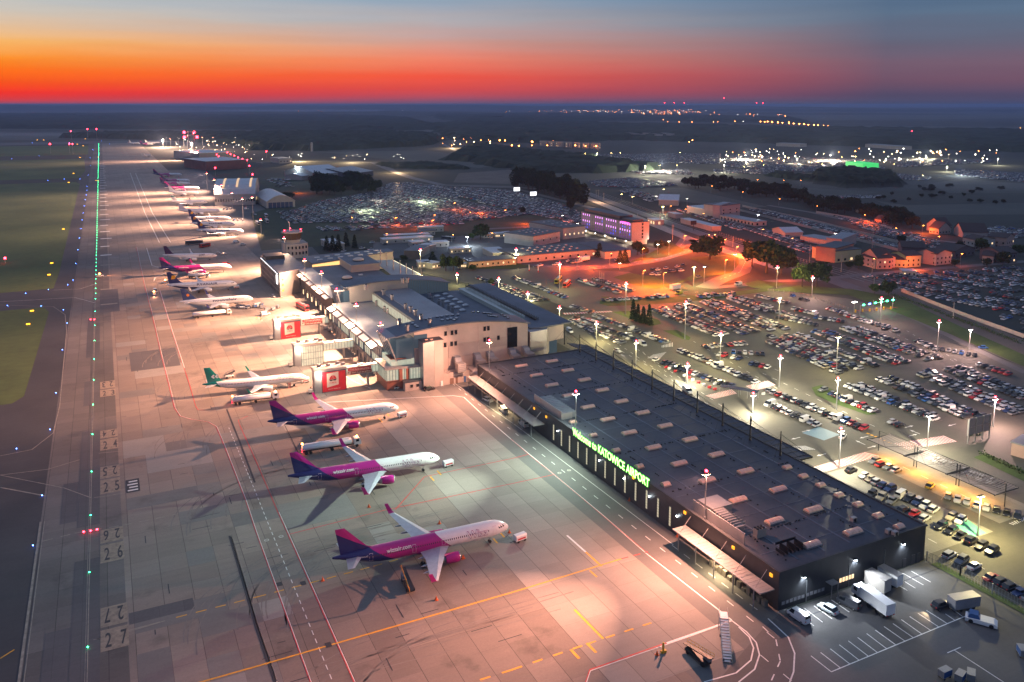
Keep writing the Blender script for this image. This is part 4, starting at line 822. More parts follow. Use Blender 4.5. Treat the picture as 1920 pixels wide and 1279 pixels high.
# ---- main terminal
tm = T('terminal_building', 'large terminal with arched blue-grey roof bands, sloped glass prows and beige end wall', 'building', (130, 340, 0)); TI = Matrix.Translation((130, 340, 0)).inverted()
def tb(name, mb, ms, parent=None): o = mb.build(name, ms, parent or tm); o.matrix_parent_inverse = TI; return o
def arch(x):  # height of the arched roof along x
    return 23.3 - ((x - 122) / 32) ** 2 * 3.6 if x > 122 else 23.3 - ((122 - x) / 28) ** 2 * 2.9
def band(y0, y1, xa, xb, dz=0.0, zb=None, name='arched_roof'):
    xs = np.linspace(xa, xb, 17); b_ = MB()
    top = [[(x, y0 - .6, arch(x) + dz), (x, y1, arch(x) + dz - .1), (x, y1, arch(x) + dz - .45), (x, y0 - .6, arch(x) + dz - .45)] for x in xs]
    b_.loft(top); tb(name, b_, m_roofb if name == 'arched_roof' else m_beige)
band(297.6, 311, 96.2, 154.5)
b_ = MB(); xs = np.linspace(104, 153.5, 18)    # beige end wall following the arch
b_.loft([[(x, 297.8, 3.5), (x, 310.5, 3.5), (x, 310.5, arch(x) - .5), (x, 297.8, arch(x) - .5)] for x in xs]); tb('end_wall', b_, m_beige)
b_ = MB()
for x in (118, 131, 145.5): b_.box(x, x + .12, 297.72, 297.79, 3.5, arch(x) - 1.2)
b_.box(114.3, 145, 297.7, 297.79, 14.6, 14.72); tb('panel_joint', b_, m_beige2)
b_ = MB(); b_.box(118.2, 131, 297.68, 297.79, 9.2, 14.4); b_.box(131.3, 145.3, 297.68, 297.79, 11.2, 15.0); tb('ribbed_panel', b_, m_beige2)
def twin(x, z, w_=1.2, h_=1.9, m_=glassd, y=297.66):
    b_ = MB(); b_.box(x, x + w_, y - .03, y, z, z + h_); f_ = tb('window', b_, frame_m); b_ = MB(); b_.box(x + .12, x + w_ - .12, y - .06, y - .031, z + .12, z + h_ - .12); b_.build('pane', m_, f_)
for u, v in ((685, 432), (746, 424), (783, 419), (742, 530), (780, 525), (1055, 386), (1090, 381), (1055, 490), (1088, 486), (1185, 472), (680, 540)):
    px, py = 700 + u / 5.053, 540 + v / 5.053; xx = (px - 960) / FPX; vv = -(py - 411) / FPX; fw = math.cos(PIT) + vv * math.sin(PIT); up_ = vv * math.cos(PIT) - math.sin(PIT)
    X = xx * math.cos(YAW) + fw * math.sin(YAW); Y = -xx * math.sin(YAW) + fw * math.cos(YAW); t_ = 297.7 / Y; twin(X * t_ - .6, CAMH + up_ * t_ - .95)
twin(144.0, 10.0, 4.6, 8.6)
b_ = MB(); b_.box(103.8, 109.2, 297.5, 297.79, 15.2, 20.4); tb('curtain_wall', b_, glassb)
# grey box with slanted soffit and land side roof
b_ = MB(); b_.prism([(154.0, 302.8), (154.6, 297.5), (163.0, 298.6), (166.5, 303), (166.5, 310), (154, 310)], 4.2, 15.45); tb('grey_volume', b_, m_alu)
b_ = MB(); b_.prism([(163, 301), (173.8, 303.5), (173.8, 306), (163, 306)], 9.0, 15.2); tb('soffit_wall', b_, m_beige)
b_ = MB(); b_.prism([(156.6, 302.0), (160.8, 300.6), (177.4, 302.7), (177.8, 391), (166.6, 391), (166.4, 326), (159.3, 312), (156.8, 310)], 15.5, 16.0); tb('slab_roof', b_, m_roofb)
b_ = MB(); b_.prism([(160, 312), (172, 306), (172, 388), (160, 388)], 0, 15.4); tb('land_side_glazing', b_, glassb)
b_ = MB(); b_.box(164.2, 164.5, 312, 390, 16.2, 16.4)
for yy in np.arange(312, 390, 1.6): b_.box(164.2, 164.4, yy, yy + .14, 13.6, 17.2); b_.box(165.8, 166.0, yy, yy + .1, 16.0, 17.2)
b_.box(164.2, 166.0, 312, 350, 16.6, 16.75); tb('louvre_screen', b_, dark)
# middle roofs
b_ = MB(); b_.box(115.8, 134.2, 311.1, 391, 3, 17.0); tb('central_block', b_, m_conw)
b_ = MB(); b_.box(115.6, 134.4, 311.1, 391.2, 17.02, 17.3); tb('central_roof', b_, m_roofb)
b_ = MB(); b_.box(119.2, 134.35, 311.2, 391, 17.31, 17.5); tb('raised_roof', b_, m_roofg)
b_ = MB(); b_.box(134.5, 164.1, 311.1, 392, 3, 13.5); tb('east_roof', b_, m_roofb)
for (u, v) in ((1440, 600), (1560, 570), (1515, 645), (1635, 612), (1585, 685), (1710, 655), (1660, 728), (1782, 695), (1735, 770), (1860, 738), (1815, 812)):
    x, y = G(640 + u / 8, 480 + v / 8, 14); b_ = MB(); b_.box(x - 1.5, x + 1.5, y - 1.1, y + 1.1, 13.5, 14.1); b_.loft([[(x - 1.4, y - 1, 14.1), (x + 1.4, y - 1, 14.1), (x + 1.4, y + 1, 14.1), (x - 1.4, y + 1, 14.1)], [(x - .8, y - .5, 14.6), (x + .8, y - .5, 14.6), (x + .8, y + .5, 14.6), (x - .8, y + .5, 14.6)]], 1); tb('rooflight', b_, [m_alu, m_dome])
for (u, v) in ((250, 730), (150, 690), (940, 700)): 
    pass
b_ = MB()
xs = np.linspace(141, 157, 9)
band(391.5, 405, 101.5, 156.5, -.9)
b_ = MB(); b_.loft([[(x, 392, 12.8), (x, 404, 12.8), (x, 404, arch(x) - 1.4), (x, 392, arch(x) - 1.4)] for x in np.linspace(104, 134, 9)]); tb('gable_wall', b_, m_conw)
b_ = MB(); b_.loft([[(x, 392, 12.8), (x, 404, 12.8), (x, 404, arch(x) - 1.4), (x, 392, arch(x) - 1.4)] for x in np.linspace(134.1, 155.8, 9)]); tb('gable_glazing', b_, glassb)
b_ = MB()
for x in np.linspace(134.5, 155.5, 18): b_.box(x, x + .12, 391.85, 391.99, 12.8, arch(x) - 1.4)
tb('mullions', b_, frame_m)
# clerestory and terrace west of the central block
b_ = MB(); b_.box(115.2, 115.55, 311.2, 391, 12.6, 16.4); tb('clerestory', b_, glasslit)
b_ = MB()
for yy in np.arange(312, 391, 2.2): b_.box(115.05, 115.19, yy, yy + .15, 12.6, 16.5)
b_.box(115.0, 115.19, 311.2, 391, 16.4, 16.7); tb('clerestory_frame', b_, m_conw)
b_ = MB(); b_.box(103.6, 115.1, 311.1, 391.4, 3, 12.2); tb('terrace_block', b_, m_roofg)
b_ = MB(); b_.prism([(94.9, 311.1), (103.5, 311.1), (103.5, 391), (98.7, 391), (94.9, 391)], 12.0, 13.6); tb('gallery_roof', b_, m_roofg)
b_ = MB(); b_.box(94.9, 103.5, 311.1, 391, 4.9, 11.95); tb('gallery', b_, glassb)
b_ = MB(); b_.box(97, 103.5, 311.1, 391, 0, 4.85); tb('undercroft_wall', b_, m_beige)
fr = MB()
for yy in np.arange(311.2, 391, 2.6): fr.box(94.72, 94.89, yy, yy + .16, 4.9, 12.0)
fr.box(94.7, 94.89, 311.1, 391, 8.3, 8.5); fr.box(94.6, 94.89, 311.1, 391, 4.7, 5.0); tb('facade_frame', fr, frame_m)
gl_ = MB()
for yy in np.arange(311.4, 389, 2.6):
    if rr2.random() < .75: gl_.box(94.80, 94.895, yy + .2, yy + 2.3, 5.2, 8.2)
tb('lit_glazing', gl_, glasslit)
for k in range(7):
    yy = 316 + k * 11; b_ = MB(); b_.loft([[(92.2, yy, 11.6), (94.6, yy, 12.6), (94.6, yy, 12.8), (92.2, yy, 11.8)], [(92.2, yy + 8.5, 11.6), (94.6, yy + 8.5, 12.6), (94.6, yy + 8.5, 12.8), (92.2, yy + 8.5, 11.8)]]); tb('light_shelf', b_, white)
for k in range(14):
    yy = 313 + k * 5.6; b_ = MB(); b_.box(93.6, 94.5, yy, yy + .3, 0, 4.7); tb('column', b_, m_conw)
# sloped glass prows
def prow(y0, y1, xw, zt, zb=6.0):
    b_ = MB(); b_.loft([[(xw, y0, zt), (xw, y1, zt), (xw + .5, y1, zt + .25), (xw + .5, y0, zt + .25)], [(xw + 3.4, y0, zb), (xw + 3.4, y1, zb), (xw + 3.9, y1, zb), (xw + 3.9, y0, zb)]]); tb('prow_glazing', b_, glassb)
    b_ = MB()
    for j in range(5):
        y = y0 + (y1 - y0) * j / 4; b_.loft([[(xw - .22, y - .15, zt + .1), (xw - .22, y + .15, zt + .1), (xw + .3, y + .15, zt + .1), (xw + .3, y - .15, zt + .1)], [(xw + 3.15, y - .15, zb), (xw + 3.15, y + .15, zb), (xw + 3.6, y + .15, zb), (xw + 3.6, y - .15, zb)]])
    tb('prow_frame', b_, m_alu)
prow(297.7, 310.8, 93.2, 20.1, 11.0); prow(392, 404.5, 97.8, 19.3, 5)
b_ = MB(); b_.prism([(96.8, 298.4), (104, 298.4), (104, 310.8), (96.8, 310.8)], 11, 19.4); tb('prow_room', b_, glassb)
b_ = MB(); b_.loft([[(92.8, 297, 20.5), (92.8, 311, 20.5), (96.3, 311, 20.7), (96.3, 297, 20.7)], [(92.8, 297, 20.75), (92.8, 311, 20.75), (96.3, 311, 21.0), (96.3, 297, 21.0)]]); tb('prow_roof', b_, m_roofg)
b_ = MB(); b_.box(97.5, 101.6, 391.9, 404.9, 18.9, 19.6); tb('prow_roof', b_, m_roofg)
b_ = MB(); b_.box(101.0, 104.2, 392.1, 404.3, 5, 18.8); tb('prow_room', b_, glassb)
# restaurant corner and terrace at the foot of the near prow
b_ = MB(); b_.box(92.6, 105.4, 296.6, 297.6, 3.6, 3.8); b_.prism([(92.6, 297.7), (105.4, 296.2), (105.4, 311), (92.6, 311)], 0, 3.6); tb('brick_base', b_, m_terra)
b_ = MB(); b_.prism([(92.4, 297.5), (105.5, 296.0), (105.5, 311), (92.4, 311)], 3.7, 8.0); tb('corner_glazing', b_, glasslit)
fr = MB()
for j in range(12): x = 92.5 + j * 1.13; fr.box(x, x + .14, 297.36 - j * .13, 297.5 - j * .13, 3.7, 8.0)
for j in range(8): y = 297.8 + j * 1.7; fr.box(92.2, 92.38, y, y + .14, 3.7, 8.0)
for x in (97.2, 100.0): fr.box(x, x + 1.3, 296.2, 297.3, 3.72, 8.0, 1)
tb('mullions', fr, [frame_m, m_terra])
b_ = MB(); b_.prism([(92.0, 297.2), (105.5, 295.7), (105.5, 311), (92.0, 311)], 8.05, 8.9); tb('terrace_slab', b_, m_conw)
b_ = MB(); b_.prism([(95.0, 299), (105.5, 298.2), (105.5, 311), (95.0, 311)], 8.95, 11.2); tb('terrace_room', b_, glasslit)
b_ = MB(); b_.loft([[(94.2, 297.6, 12.0), (100.5, 297.2, 11.6), (100.5, 304, 11.7), (94.2, 304, 12.1)], [(94.2, 297.6, 12.2), (100.5, 297.2, 11.8), (100.5, 304, 11.9), (94.2, 304, 12.3)]]); tb('terrace_awning', b_, m_terra)
# stair tower, annex and plant deck
b_ = MB(); b_.prism([(105.6, 292.2), (110.6, 293.5), (110.6, 298), (105.6, 298)], 0, 18.4); b_.prism([(110.65, 293.5), (114.2, 293.2), (114.2, 297.9), (110.65, 297.9)], 0, 18.5, 1); tb('stair_tower', b_, [m_alu, m_beige])
b_ = MB(); b_.prism([(105.5, 292.1), (110.6, 293.3), (114.3, 293.0), (114.3, 298), (105.5, 298)], 18.52, 18.7); b_.box(107.5, 108.6, 295, 295.9, 18.7, 18.95, 1); b_.box(109.4, 110.6, 294.5, 295.3, 18.7, 18.95, 1); tb('tower_roof', b_, [m_roofd, m_sky])
b_ = MB(); b_.box(112.9, 113.8, 293.0, 293.19, .02, 2.1); tb('door', b_, white)
b_ = MB(); b_.box(98.5, 105.4, 293.4, 296.0, 0, 3.3, 0); b_.prism([(98.2, 293.2), (105.5, 293.2), (105.5, 296.3), (98.2, 296.3)], 3.35, 3.6, 1); tb('annex', b_, [m_beige, m_roofd])
for x in (100.6, 103.0): b_ = MB(); b_.box(x, x + 1.1, 293.3, 293.39, 1.2, 2.3); tb('window', b_, glassd)
b_ = MB(); b_.box(114.4, 125.4, 293.6, 297.7, 0, 4.6); b_.box(125.4, 153.9, 286.3, 297.7, 0, 5.0); tb('plant_deck', b_, m_beige)
b_ = MB(); b_.box(114.2, 154, 286.35, 286.5, 6.0, 6.1); b_.box(114.3, 125.3, 293.5, 293.6, 5.6, 5.7)
for x in np.arange(125.4, 154, 1.5): b_.box(x, x + .08, 286.35, 286.45, 5, 6)
for x in np.arange(114.4, 125.4, 1.5): b_.box(x, x + .08, 293.5, 293.58, 4.6, 5.6)
tb('deck_railing', b_, steel)
for x, w__ in ((117.0, 1.6), (119.4, .9), (122.9, .9)): b_ = MB(); b_.box(x, x + w__, 293.5, 293.59, .02, 2.4); tb('door', b_, mk('brown_door', (.2, .12, .09), .6) if x < 120 else mk('blue_door', (.05, .14, .35), .5))
for x in (119.5, 128.2, 133.8, 143.6, 150.0):
    b_ = MB(); b_.loft([[(x, 291, 5.05), (x + 3.4, 291, 5.05), (x + 3.4, 291, 8.4), (x, 291, 8.4)], [(x, 294.2, 5.05), (x + 3.4, 294.2, 5.05), (x + 3.4, 294.2, 8.4), (x, 294.2, 8.4)]]); b_.loft([[(x + .4, 294.2, 6.4), (x + 3, 294.2, 6.4), (x + 3, 294.2, 8.4), (x + .4, 294.2, 8.4)], [(x + .4, 296.5, 7.6), (x + 3, 296.5, 7.6), (x + 3, 295.3, 9.8), (x + .4, 295.3, 9.8)], [(x + .4, 297.5, 7.9), (x + 3, 297.5, 7.9), (x + 3, 297.5, 10.1), (x + .4, 297.5, 10.1)]], 1)
    for j in range(4): b_.box(x + .25, x + 3.15, 290.93, 290.99, 5.4 + j * .7, 5.9 + j * .7, 2)
    tb('air_conditioner', b_, [m_alu, m_roofg, grey])
b_ = MB()
for j in range(5): b_.box(136.8 + j * 1.25, 137.7 + j * 1.25, 289.4, 291.4, 5.05, 7.0); b_.loft([[(136.85 + j * 1.25, 289.4, 7), (137.65 + j * 1.25, 289.4, 7), (137.65 + j * 1.25, 291.4, 7), (136.85 + j * 1.25, 291.4, 7)], [(136.7 + j * 1.25, 289.4, 7.7), (137.0 + j * 1.25, 289.4, 7.7), (137.0 + j * 1.25, 291.4, 7.7), (136.7 + j * 1.25, 291.4, 7.7)]])
tb('cooling_unit', b_, m_alu)
# domes, chimneys and fans on the arched roof
for (u, v) in ((1070, 1010), (1110, 1040), (1140, 1060), (1275, 965), (1335, 960), (1440, 940), (1505, 935), (1585, 920), (1670, 912), (1515, 990), (1595, 980), (1645, 968), (1690, 990), (1725, 965), (1750, 905)):
    x, y = G(640 + u / 8, 480 + v / 8, 22.6); b_ = MB(); z_ = arch(x) - .05; b_.cyl(x, y, z_, z_ + .25, .75, n=10); b_.ball(x, y, z_ + .25, .68, n=10, k=6, mi=1, sz=.6); tb('roof_dome', b_, [dark, m_dome])
for (u, v) in ((215, 730), (295, 725), (380, 727), (405, 725), (430, 727), (455, 725), (480, 725), (450, 768), (480, 770), (510, 768), (540, 770), (565, 770), (645, 712), (690, 738), (738, 765)):
    x, y = G(860 + u / 8, 500 + v / 8, 21.4); b_ = MB(); z_ = arch(x) - .05; b_.box(x - .6, x + .6, y - .5, y + .5, z_, z_ + .35); b_.ball(x, y, z_ + .35, .5, n=8, k=4, mi=1, sz=.4); tb('roof_dome', b_, [dark, m_dome])
for (u, v, z) in ((630, 580, 17.4), (760, 655, 17.4), (965, 790, 17.4), (1040, 835, 17.4), (1110, 885, 17.4), (530, 745, 12.3), (650, 830, 12.3), (700, 860, 12.3), (420, 590, 12.3), (1370, 670, 14), (1465, 725, 14), (1525, 745, 14), (1610, 800, 14), (1670, 830, 14), (1320, 625, 14), (310, 680, 12.3), (1195, 960, 22.8), (1325, 1030, 22.8), (990, 1120, 22.2), (870, 1030, 21.6), (990, 395, 22), (370, 500, 20.5), (915, 400, 22.5)):
    x, y = G(640 + u / 8, 480 + v / 8, z); b_ = MB(); b_.cyl(x, y, z - .1, z + 1.7, .7, n=10); b_.cyl(x, y, z + 1.7, z + 2.3, .95, .8, n=10); b_.cyl(x, y, z + 2.3, z + 2.5, .6, n=8, mi=1); tb('roof_ventilator', b_, [m_alu, dark])
for (u, v, z) in ((130, 780, 22), (480, 730, 21)):
    x, y = G(860 + u / 8, 500 + v / 8, z)

# ---- boarding towers and bridges
def tower(y, ad, label):
    g = T('boarding_tower', label, 'boarding bridge', (73.5, y + 2.5, 0), group='boarding towers in front of the terminal'); GI = Matrix.Translation((73.5, y + 2.5, 0)).inverted()
    def pp(n_, b_, m_, p=None): o = b_.build(n_, m_, p or g); o.matrix_parent_inverse = GI; return o
    b_ = MB(); b_.prism([(69.4, y), (67.0, y + 1.2), (66.8, y + 4.2), (69.4, y + 5.2)], 0, 8.4); pp('nose_cladding', b_, m_alu)
    b_ = MB(); b_.box(69.45, 78.8, y + .05, y + 5.2, .05, 8.2); pp('glazing', b_, glasslit if not ad else glassb)
    fr = MB()
    for j in range(10): x = 69.45 + j * 1.02; fr.box(x, x + .1, y - .02, y + .045, 0, 8.3)
    for z in (2.7, 5.4, 8.2): fr.box(69.45, 78.8, y - .02, y + .045, z, z + .12)
    for x in (69.45, 78.7): fr.box(x, x + .2, y - .05, y + .045, 0, 8.3)
    pp('frame', fr, frame_m)
    b_ = MB(); b_.box(66.6, 79.1, y - .3, y + 5.5, 8.42, 9.3); b_.box(67.0, 78.7, y + .1, y + 5.1, 9.31, 9.38, 1); pp('roof', b_, [m_alu, m_conw])
    for x, yy in ((68.6, 3.4), (72, 2.6), (76, 3.8), (77.4, 1.6)):
        b_ = MB(); b_.box(x, x + 1.5, y + yy, y + yy + .8, 9.4, 10.3); b_.cyl(x + .5, y + yy + .4, 10.3, 10.45, .3, n=8); pp('roof_unit', b_, grey)
    b_ = MB(); b_.box(79.1, 92.3, y + 1.2, y + 3.9, 5.0, 5.25); b_.box(79.1, 92.3, y + 1.2, y + 3.9, 8.0, 8.25); pp('bridge_deck', b_, m_conw)
    b_ = MB(); b_.box(79.1, 92.3, y + 1.3, y + 3.8, 5.26, 7.99); br = pp('bridge_glazing', b_, glasslit)
    fr = MB()
    for x in np.arange(79.2, 92.3, 1.3): fr.box(x, x + .1, y + 1.2, y + 1.29, 5.25, 8.0)
    pp('bridge_frame', fr, frame_m)
    b_ = MB(); b_.box(88, 88.5, y + 2, y + 2.5, 0, 5.0); b_.box(88, 88.5, y + 3.2, y + 3.6, 0, 5); pp('pier', b_, m_conw)
    b_ = MB(); b_.box(84.4, 86.2, y + 2, y + 3.2, 8.26, 8.8); pp('roof_unit', b_, white)
    if ad:
        redp = mk('red_banner', (.62, .02, .035), .5, noise=(.7, .15)); crm = mk('cream_banner', (.72, .62, .52), .5)
        b_ = MB(); b_.box(69.7, 78.6, y - .08, y - .06, .25, 7.9, 0); b_.add([(71.4, y - .1, 1.9), (75.9, y - .1, 2.6), (75.9, y - .1, 7.7), (71.4, y - .1, 7.4)], [[0, 1, 2, 3]], 1)
        cx, cz = 73.7, 4.6
        b_.add([(cx + 1.35 * math.cos(math.pi * j / 10), y - .12, cz + .35 + 1.5 * math.sin(math.pi * j / 10)) for j in range(11)], [list(range(11))], 0)
        for q in (-.45, .45): b_.add([(cx + q - .04, y - .14, cz + .4), (cx + q + .04, y - .14, cz + .4), (cx + q * .2 + .04, y - .14, cz + 1.8), (cx + q * .2 - .04, y - .14, cz + 1.8)], [[0, 1, 2, 3]], 1)
        b_.add([(cx - 1.6, y - .13, cz + .35), (cx - .9, y - .13, cz - .35), (cx, y - .13, cz - .1), (cx + .9, y - .13, cz - .35), (cx + 1.6, y - .13, cz + .35), (cx, y - .13, cz + .2)], [[0, 1, 2, 5], [5, 2, 3, 4]], 2)
        flat_text(b_, 'ITAKA', (cx - 1.25, y - .14, cz - 1.35), (1, 0, 0), (0, 0, 1), .7, 2.6, .01, 0); flat_text(b_, 'www.itaka.pl', (71.8, y - .12, 1.0), (1, 0, 0), (0, 0, 1), .4, 4.6, .01, 1)
        pp('advertising_banner', b_, [redp, crm, blackm])
        b_ = MB(); b_.box(79.4, 89.4, y + 1.1, y + 1.18, 5.3, 6.6, 0); b_.box(79.4, 80.9, y + 1.05, y + 1.09, 5.35, 6.55, 1); b_.box(80.0, 89.2, y + 1.1, y + 1.18, 6.7, 7.9, 2)
        flat_text(b_, 'ITAKI świat jest piękny', (81.4, y + 1.03, 5.6), (1, 0, 0), (0, 0, 1), .62, 7.4, .02, 1); flat_text(b_, 'ITAKI świat jest piękny!', (80.6, y + 1.03, 7.0), (1, 0, 0), (0, 0, 1), .55, 7.9, .02, 1)
        b_.add([(80.15 + .42 * math.cos(math.pi * j / 8), y + 1.03, 5.95 + .45 * math.sin(math.pi * j / 8)) for j in range(9)], [list(range(9))], 3)
        pp('bridge_banner', b_, [mk('maroon_banner', (.22, .02, .02), .5), crm, redp, blackm])
    b_ = MB(); b_.box(68.6, 68.9, y - .25, y - .05, 7.2, 7.6); pp('added_tower_lamp', b_, warmlamp); lamp('POINT', (68.3, y - .8, 7.2), 2500, (1, .8, .62), .2)  # lamp added on the tower to brighten the apron around it
    b_ = MB(); b_.box(64.6, 66.1, y + 1.0, y + 2.2, .3, 1.7); b_.cyl(65.0, y + 1, 0, .6, .3, n=8, mi=1); b_.cyl(65.7, y + 1, 0, .6, .3, n=8, mi=1); b_.tube((66, y + 1.6, .8), (67, y + 1.6, .4), .05)
    tag(b_.build('power_cart', [m_conw, tyre]), 'small grey power cart at the foot of the %s boarding tower' % ad_n[y], 'cart', 'carts by the boarding towers')
ad_n = {305.6: 'nearest', 342.2: 'middle', 387.0: 'farthest'}
tower(305.6, True, 'boarding tower nearest the camera with red banner and umbrella emblem')
tower(342.2, False, 'plain glazed boarding tower between the two with red banners')
tower(387.0, True, 'farthest boarding tower with red banner, beside the parked red bus')

# ---- older terminal to the north: pier block, flat roofs, masts
n_ = T('pier_building', 'grey pier block with tall glazed side and bright sign beyond the boarding towers', 'building', (93, 500, 0)); NI = Matrix.Translation((93, 500, 0)).inverted()
def nb(name, mb, ms, p=None): o = mb.build(name, ms, p or n_); o.matrix_parent_inverse = NI; return o
b_ = MB(); b_.prism([(86, 474.8), (98.9, 483.7), (98.9, 540), (86, 540)], 0, 13.2); nb('block', b_, m_clad)
b_ = MB(); b_.prism([(85.9, 474.5), (99.1, 483.5), (99.1, 483.7), (85.9, 474.78)], 0, 13.9); nb('end_wall', b_, m_alu)
b_ = MB(); b_.prism([(86.2, 475.4), (98.8, 484.2), (104, 484.2), (104, 540), (86.2, 540)], 13.22, 13.5); nb('roof', b_, m_roofb)
b_ = MB(); b_.box(86.5, 98, 522, 534, 13.5, 15.8); nb('roof_room', b_, m_clad)
b_ = MB()
for k in range(14): b_.box(85.7, 85.95, 477 + k * 4.4, 477.4 + k * 4.4, 0, 13.2); 
for k in range(4): b_.box(85.75, 85.95, 475, 540, 2.6 + k * 3.1, 2.8 + k * 3.1)
nb('facade_fins', b_, m_alu)
b_ = MB()
for k in range(13): b_.box(85.2, 85.6, 479 + k * 4.4, 481 + k * 4.4, 12.9, 13.05)
nb('cornice_lights', b_, mk('soft_white_lamp', (.8, .8, .8), .4, emit=(.9, .93, 1), es=2.5))
b_ = MB(); b_.box(84.6, 84.9, 475.6, 478.4, 7.6, 12.6); nb('light_panel', b_, mk('white_light_panel', (.9, .9, .9), .4, emit=(1, .95, .9), es=4)); lamp('POINT', (83.6, 476, 10), 500, (1, .8, .65), .5)
b_ = MB()
for z in (3.2, 6.4, 9.6): b_.add([(87.2, 475.2, z), (88.2, 475.9, z), (88.2, 475.9, z + .9), (87.2, 475.2, z + .9)], [[0, 1, 2, 3]])
nb('amber_panes', b_, amberbox)
b_ = MB(); b_.box(98.95, 106, 405, 483.4, 4.8, 12.6); b_.box(101, 106, 405, 483.4, 0, 4.75, 1); nb('gallery', b_, [m_clad, m_conw])
b_ = MB(); b_.box(98.0, 106.6, 405, 484.5, 12.62, 13.4); nb('gallery_roof', b_, m_roofg)
fr = MB()
for yy in np.arange(406, 483, 3.2): fr.box(98.78, 98.94, yy, yy + .2, 4.8, 12.6)
for yy in np.arange(408, 483, 6.4): fr.box(98.7, 99.2, yy, yy + .4, 0, 4.8)
nb('facade_frame', fr, frame_m)
for k in range(6):
    yy = 409 + k * 12; b_ = MB(); b_.loft([[(96.0, yy, 11.6), (98.6, yy, 12.4), (98.6, yy, 12.6), (96.0, yy, 11.8)], [(96.0, yy + 8.6, 11.6), (98.6, yy + 8.6, 12.4), (98.6, yy + 8.6, 12.6), (96.0, yy + 8.6, 11.8)]]); nb('light_shelf', b_, white)
for k in range(7):
    yy = 410 + k * 10.4; b_ = MB(); b_.box(98.6, 98.94, yy, yy + 1.6, 1.0, 3.4); nb('lit_door', b_, mk('warm_door_light', (.7, .6, .4), .5, emit=(1, .66, .36), es=1.6))
old = T('old_terminal', 'low blue-grey flat roofed terminal with two pale roof domes and a lit glass strip', 'building', (130, 480, 0)); OI = Matrix.Translation((130, 480, 0)).inverted()
def ob(name, mb, ms): o = mb.build(name, ms, old); o.matrix_parent_inverse = OI; return o
b_ = MB(); b_.box(107, 146.9, 405.2, 512, 0, 8.2); ob('wall', b_, m_conw)
b_ = MB(); b_.box(106.8, 147.1, 405.2, 512.2, 8.22, 8.7); ob('roof', b_, m_roofb)
b_ = MB(); b_.prism([(113, 512.3), (172, 533), (172, 545), (113, 540)], 0, 10.4); ob('north_wing', b_, m_conw)
b_ = MB(); b_.prism([(112.6, 512.0), (172.4, 532.6), (172.4, 545.4), (112.6, 540.4)], 10.42, 10.8); ob('north_roof', b_, m_roofb)
b_ = MB(); b_.prism([(112.8, 511.9), (133, 518.9), (133, 519.0), (112.8, 512.2)], 6.4, 9.9); ob('lit_strip', b_, mk('amber_glazing', (.6, .4, .2), .4, emit=(1, .55, .18), es=1.3, noise=(.8, .4)))
b_ = MB(); b_.box(130, 147.5, 484, 512, 8.72, 12.4); b_.box(129.5, 148, 483.5, 512.5, 12.42, 13.2); ob('roof_pavilion', b_, m_beige)
b_ = MB(); b_.box(130, 147.6, 483.4, 512.6, 13.21, 13.3); ob('pavilion_roof', b_, m_roofb)
for (x, y, z, r) in ((138, 497, 13.3, 3.4), (123, 468, 8.8, 3.0)):
    b_ = MB(); b_.cyl(x, y, z, z + .5, r * 1.05, n=20); b_.ball(x, y, z + .5, r, n=18, k=8, mi=1, sz=.42); ob('roof_dome', b_, [dark, mk('pale_dome', (.6, .5, .42), .5)])
for k in range(14):
    x, y = 120 + (k % 7) * 7, 522 + (k // 7) * 8 + (k % 7) * 1.5; b_ = MB(); b_.box(x - 1.6, x + 1.6, y - 1, y + 1, 10.8, 11.4); ob('rooflight', b_, m_dome)
for (u, v) in ((440, 345), (465, 400), (280, 350), (290, 285)): x, y = G(640 + u / 8, 480 + v / 8, 8.8); b_ = MB(); b_.box(x - 1.2, x + 1.2, y - .9, y + .9, 8.7, 9.3); ob('rooflight', b_, m_dome)
b_ = MB(); b_.box(116, 120, 430, 450, 8.7, 10.6); b_.box(116.5, 119.5, 452, 455, 8.7, 10.2); b_.cyl(118, 446, 10.6, 11.2, 1, n=10); ob('air_handling_unit', b_, m_alu)
mc = T('mast_canopy', 'pale ribbed canopy roof with a row of grey masts beside the drop off road', 'canopy', (155, 475, 0)); MI = Matrix.Translation((155, 475, 0)).inverted()
b_ = MB(); b_.prism([(147.4, 442), (165.5, 432), (164.6, 512), (153, 516)], 8.6, 8.95); b_.build('roof', m_roofg, mc).matrix_parent_inverse = MI
b_ = MB(); b_.strip([(165.3, 432), (164.8, 512)], .3, 8.99); b_.box(165.0, 165.3, 432, 512, 8.3, 8.55); b_.build('edge_light', mk('edge_light', (.8, .8, .6), .4, emit=(1, .9, .6), es=2.2), mc).matrix_parent_inverse = MI
for k, y in enumerate((505.8, 493.5, 480, 467.3, 456, 445, 435)):
    b_ = MB(); b_.cyl(155 + (1.8 if k > 5 else 0), y, 8.95, 17.2, .32, .28, n=8); b_.build('mast', steel, mc).matrix_parent_inverse = MI
for y in (446, 472, 498): lamp('POINT', (166, float(y), 6.5), 3000, YEL, .2)

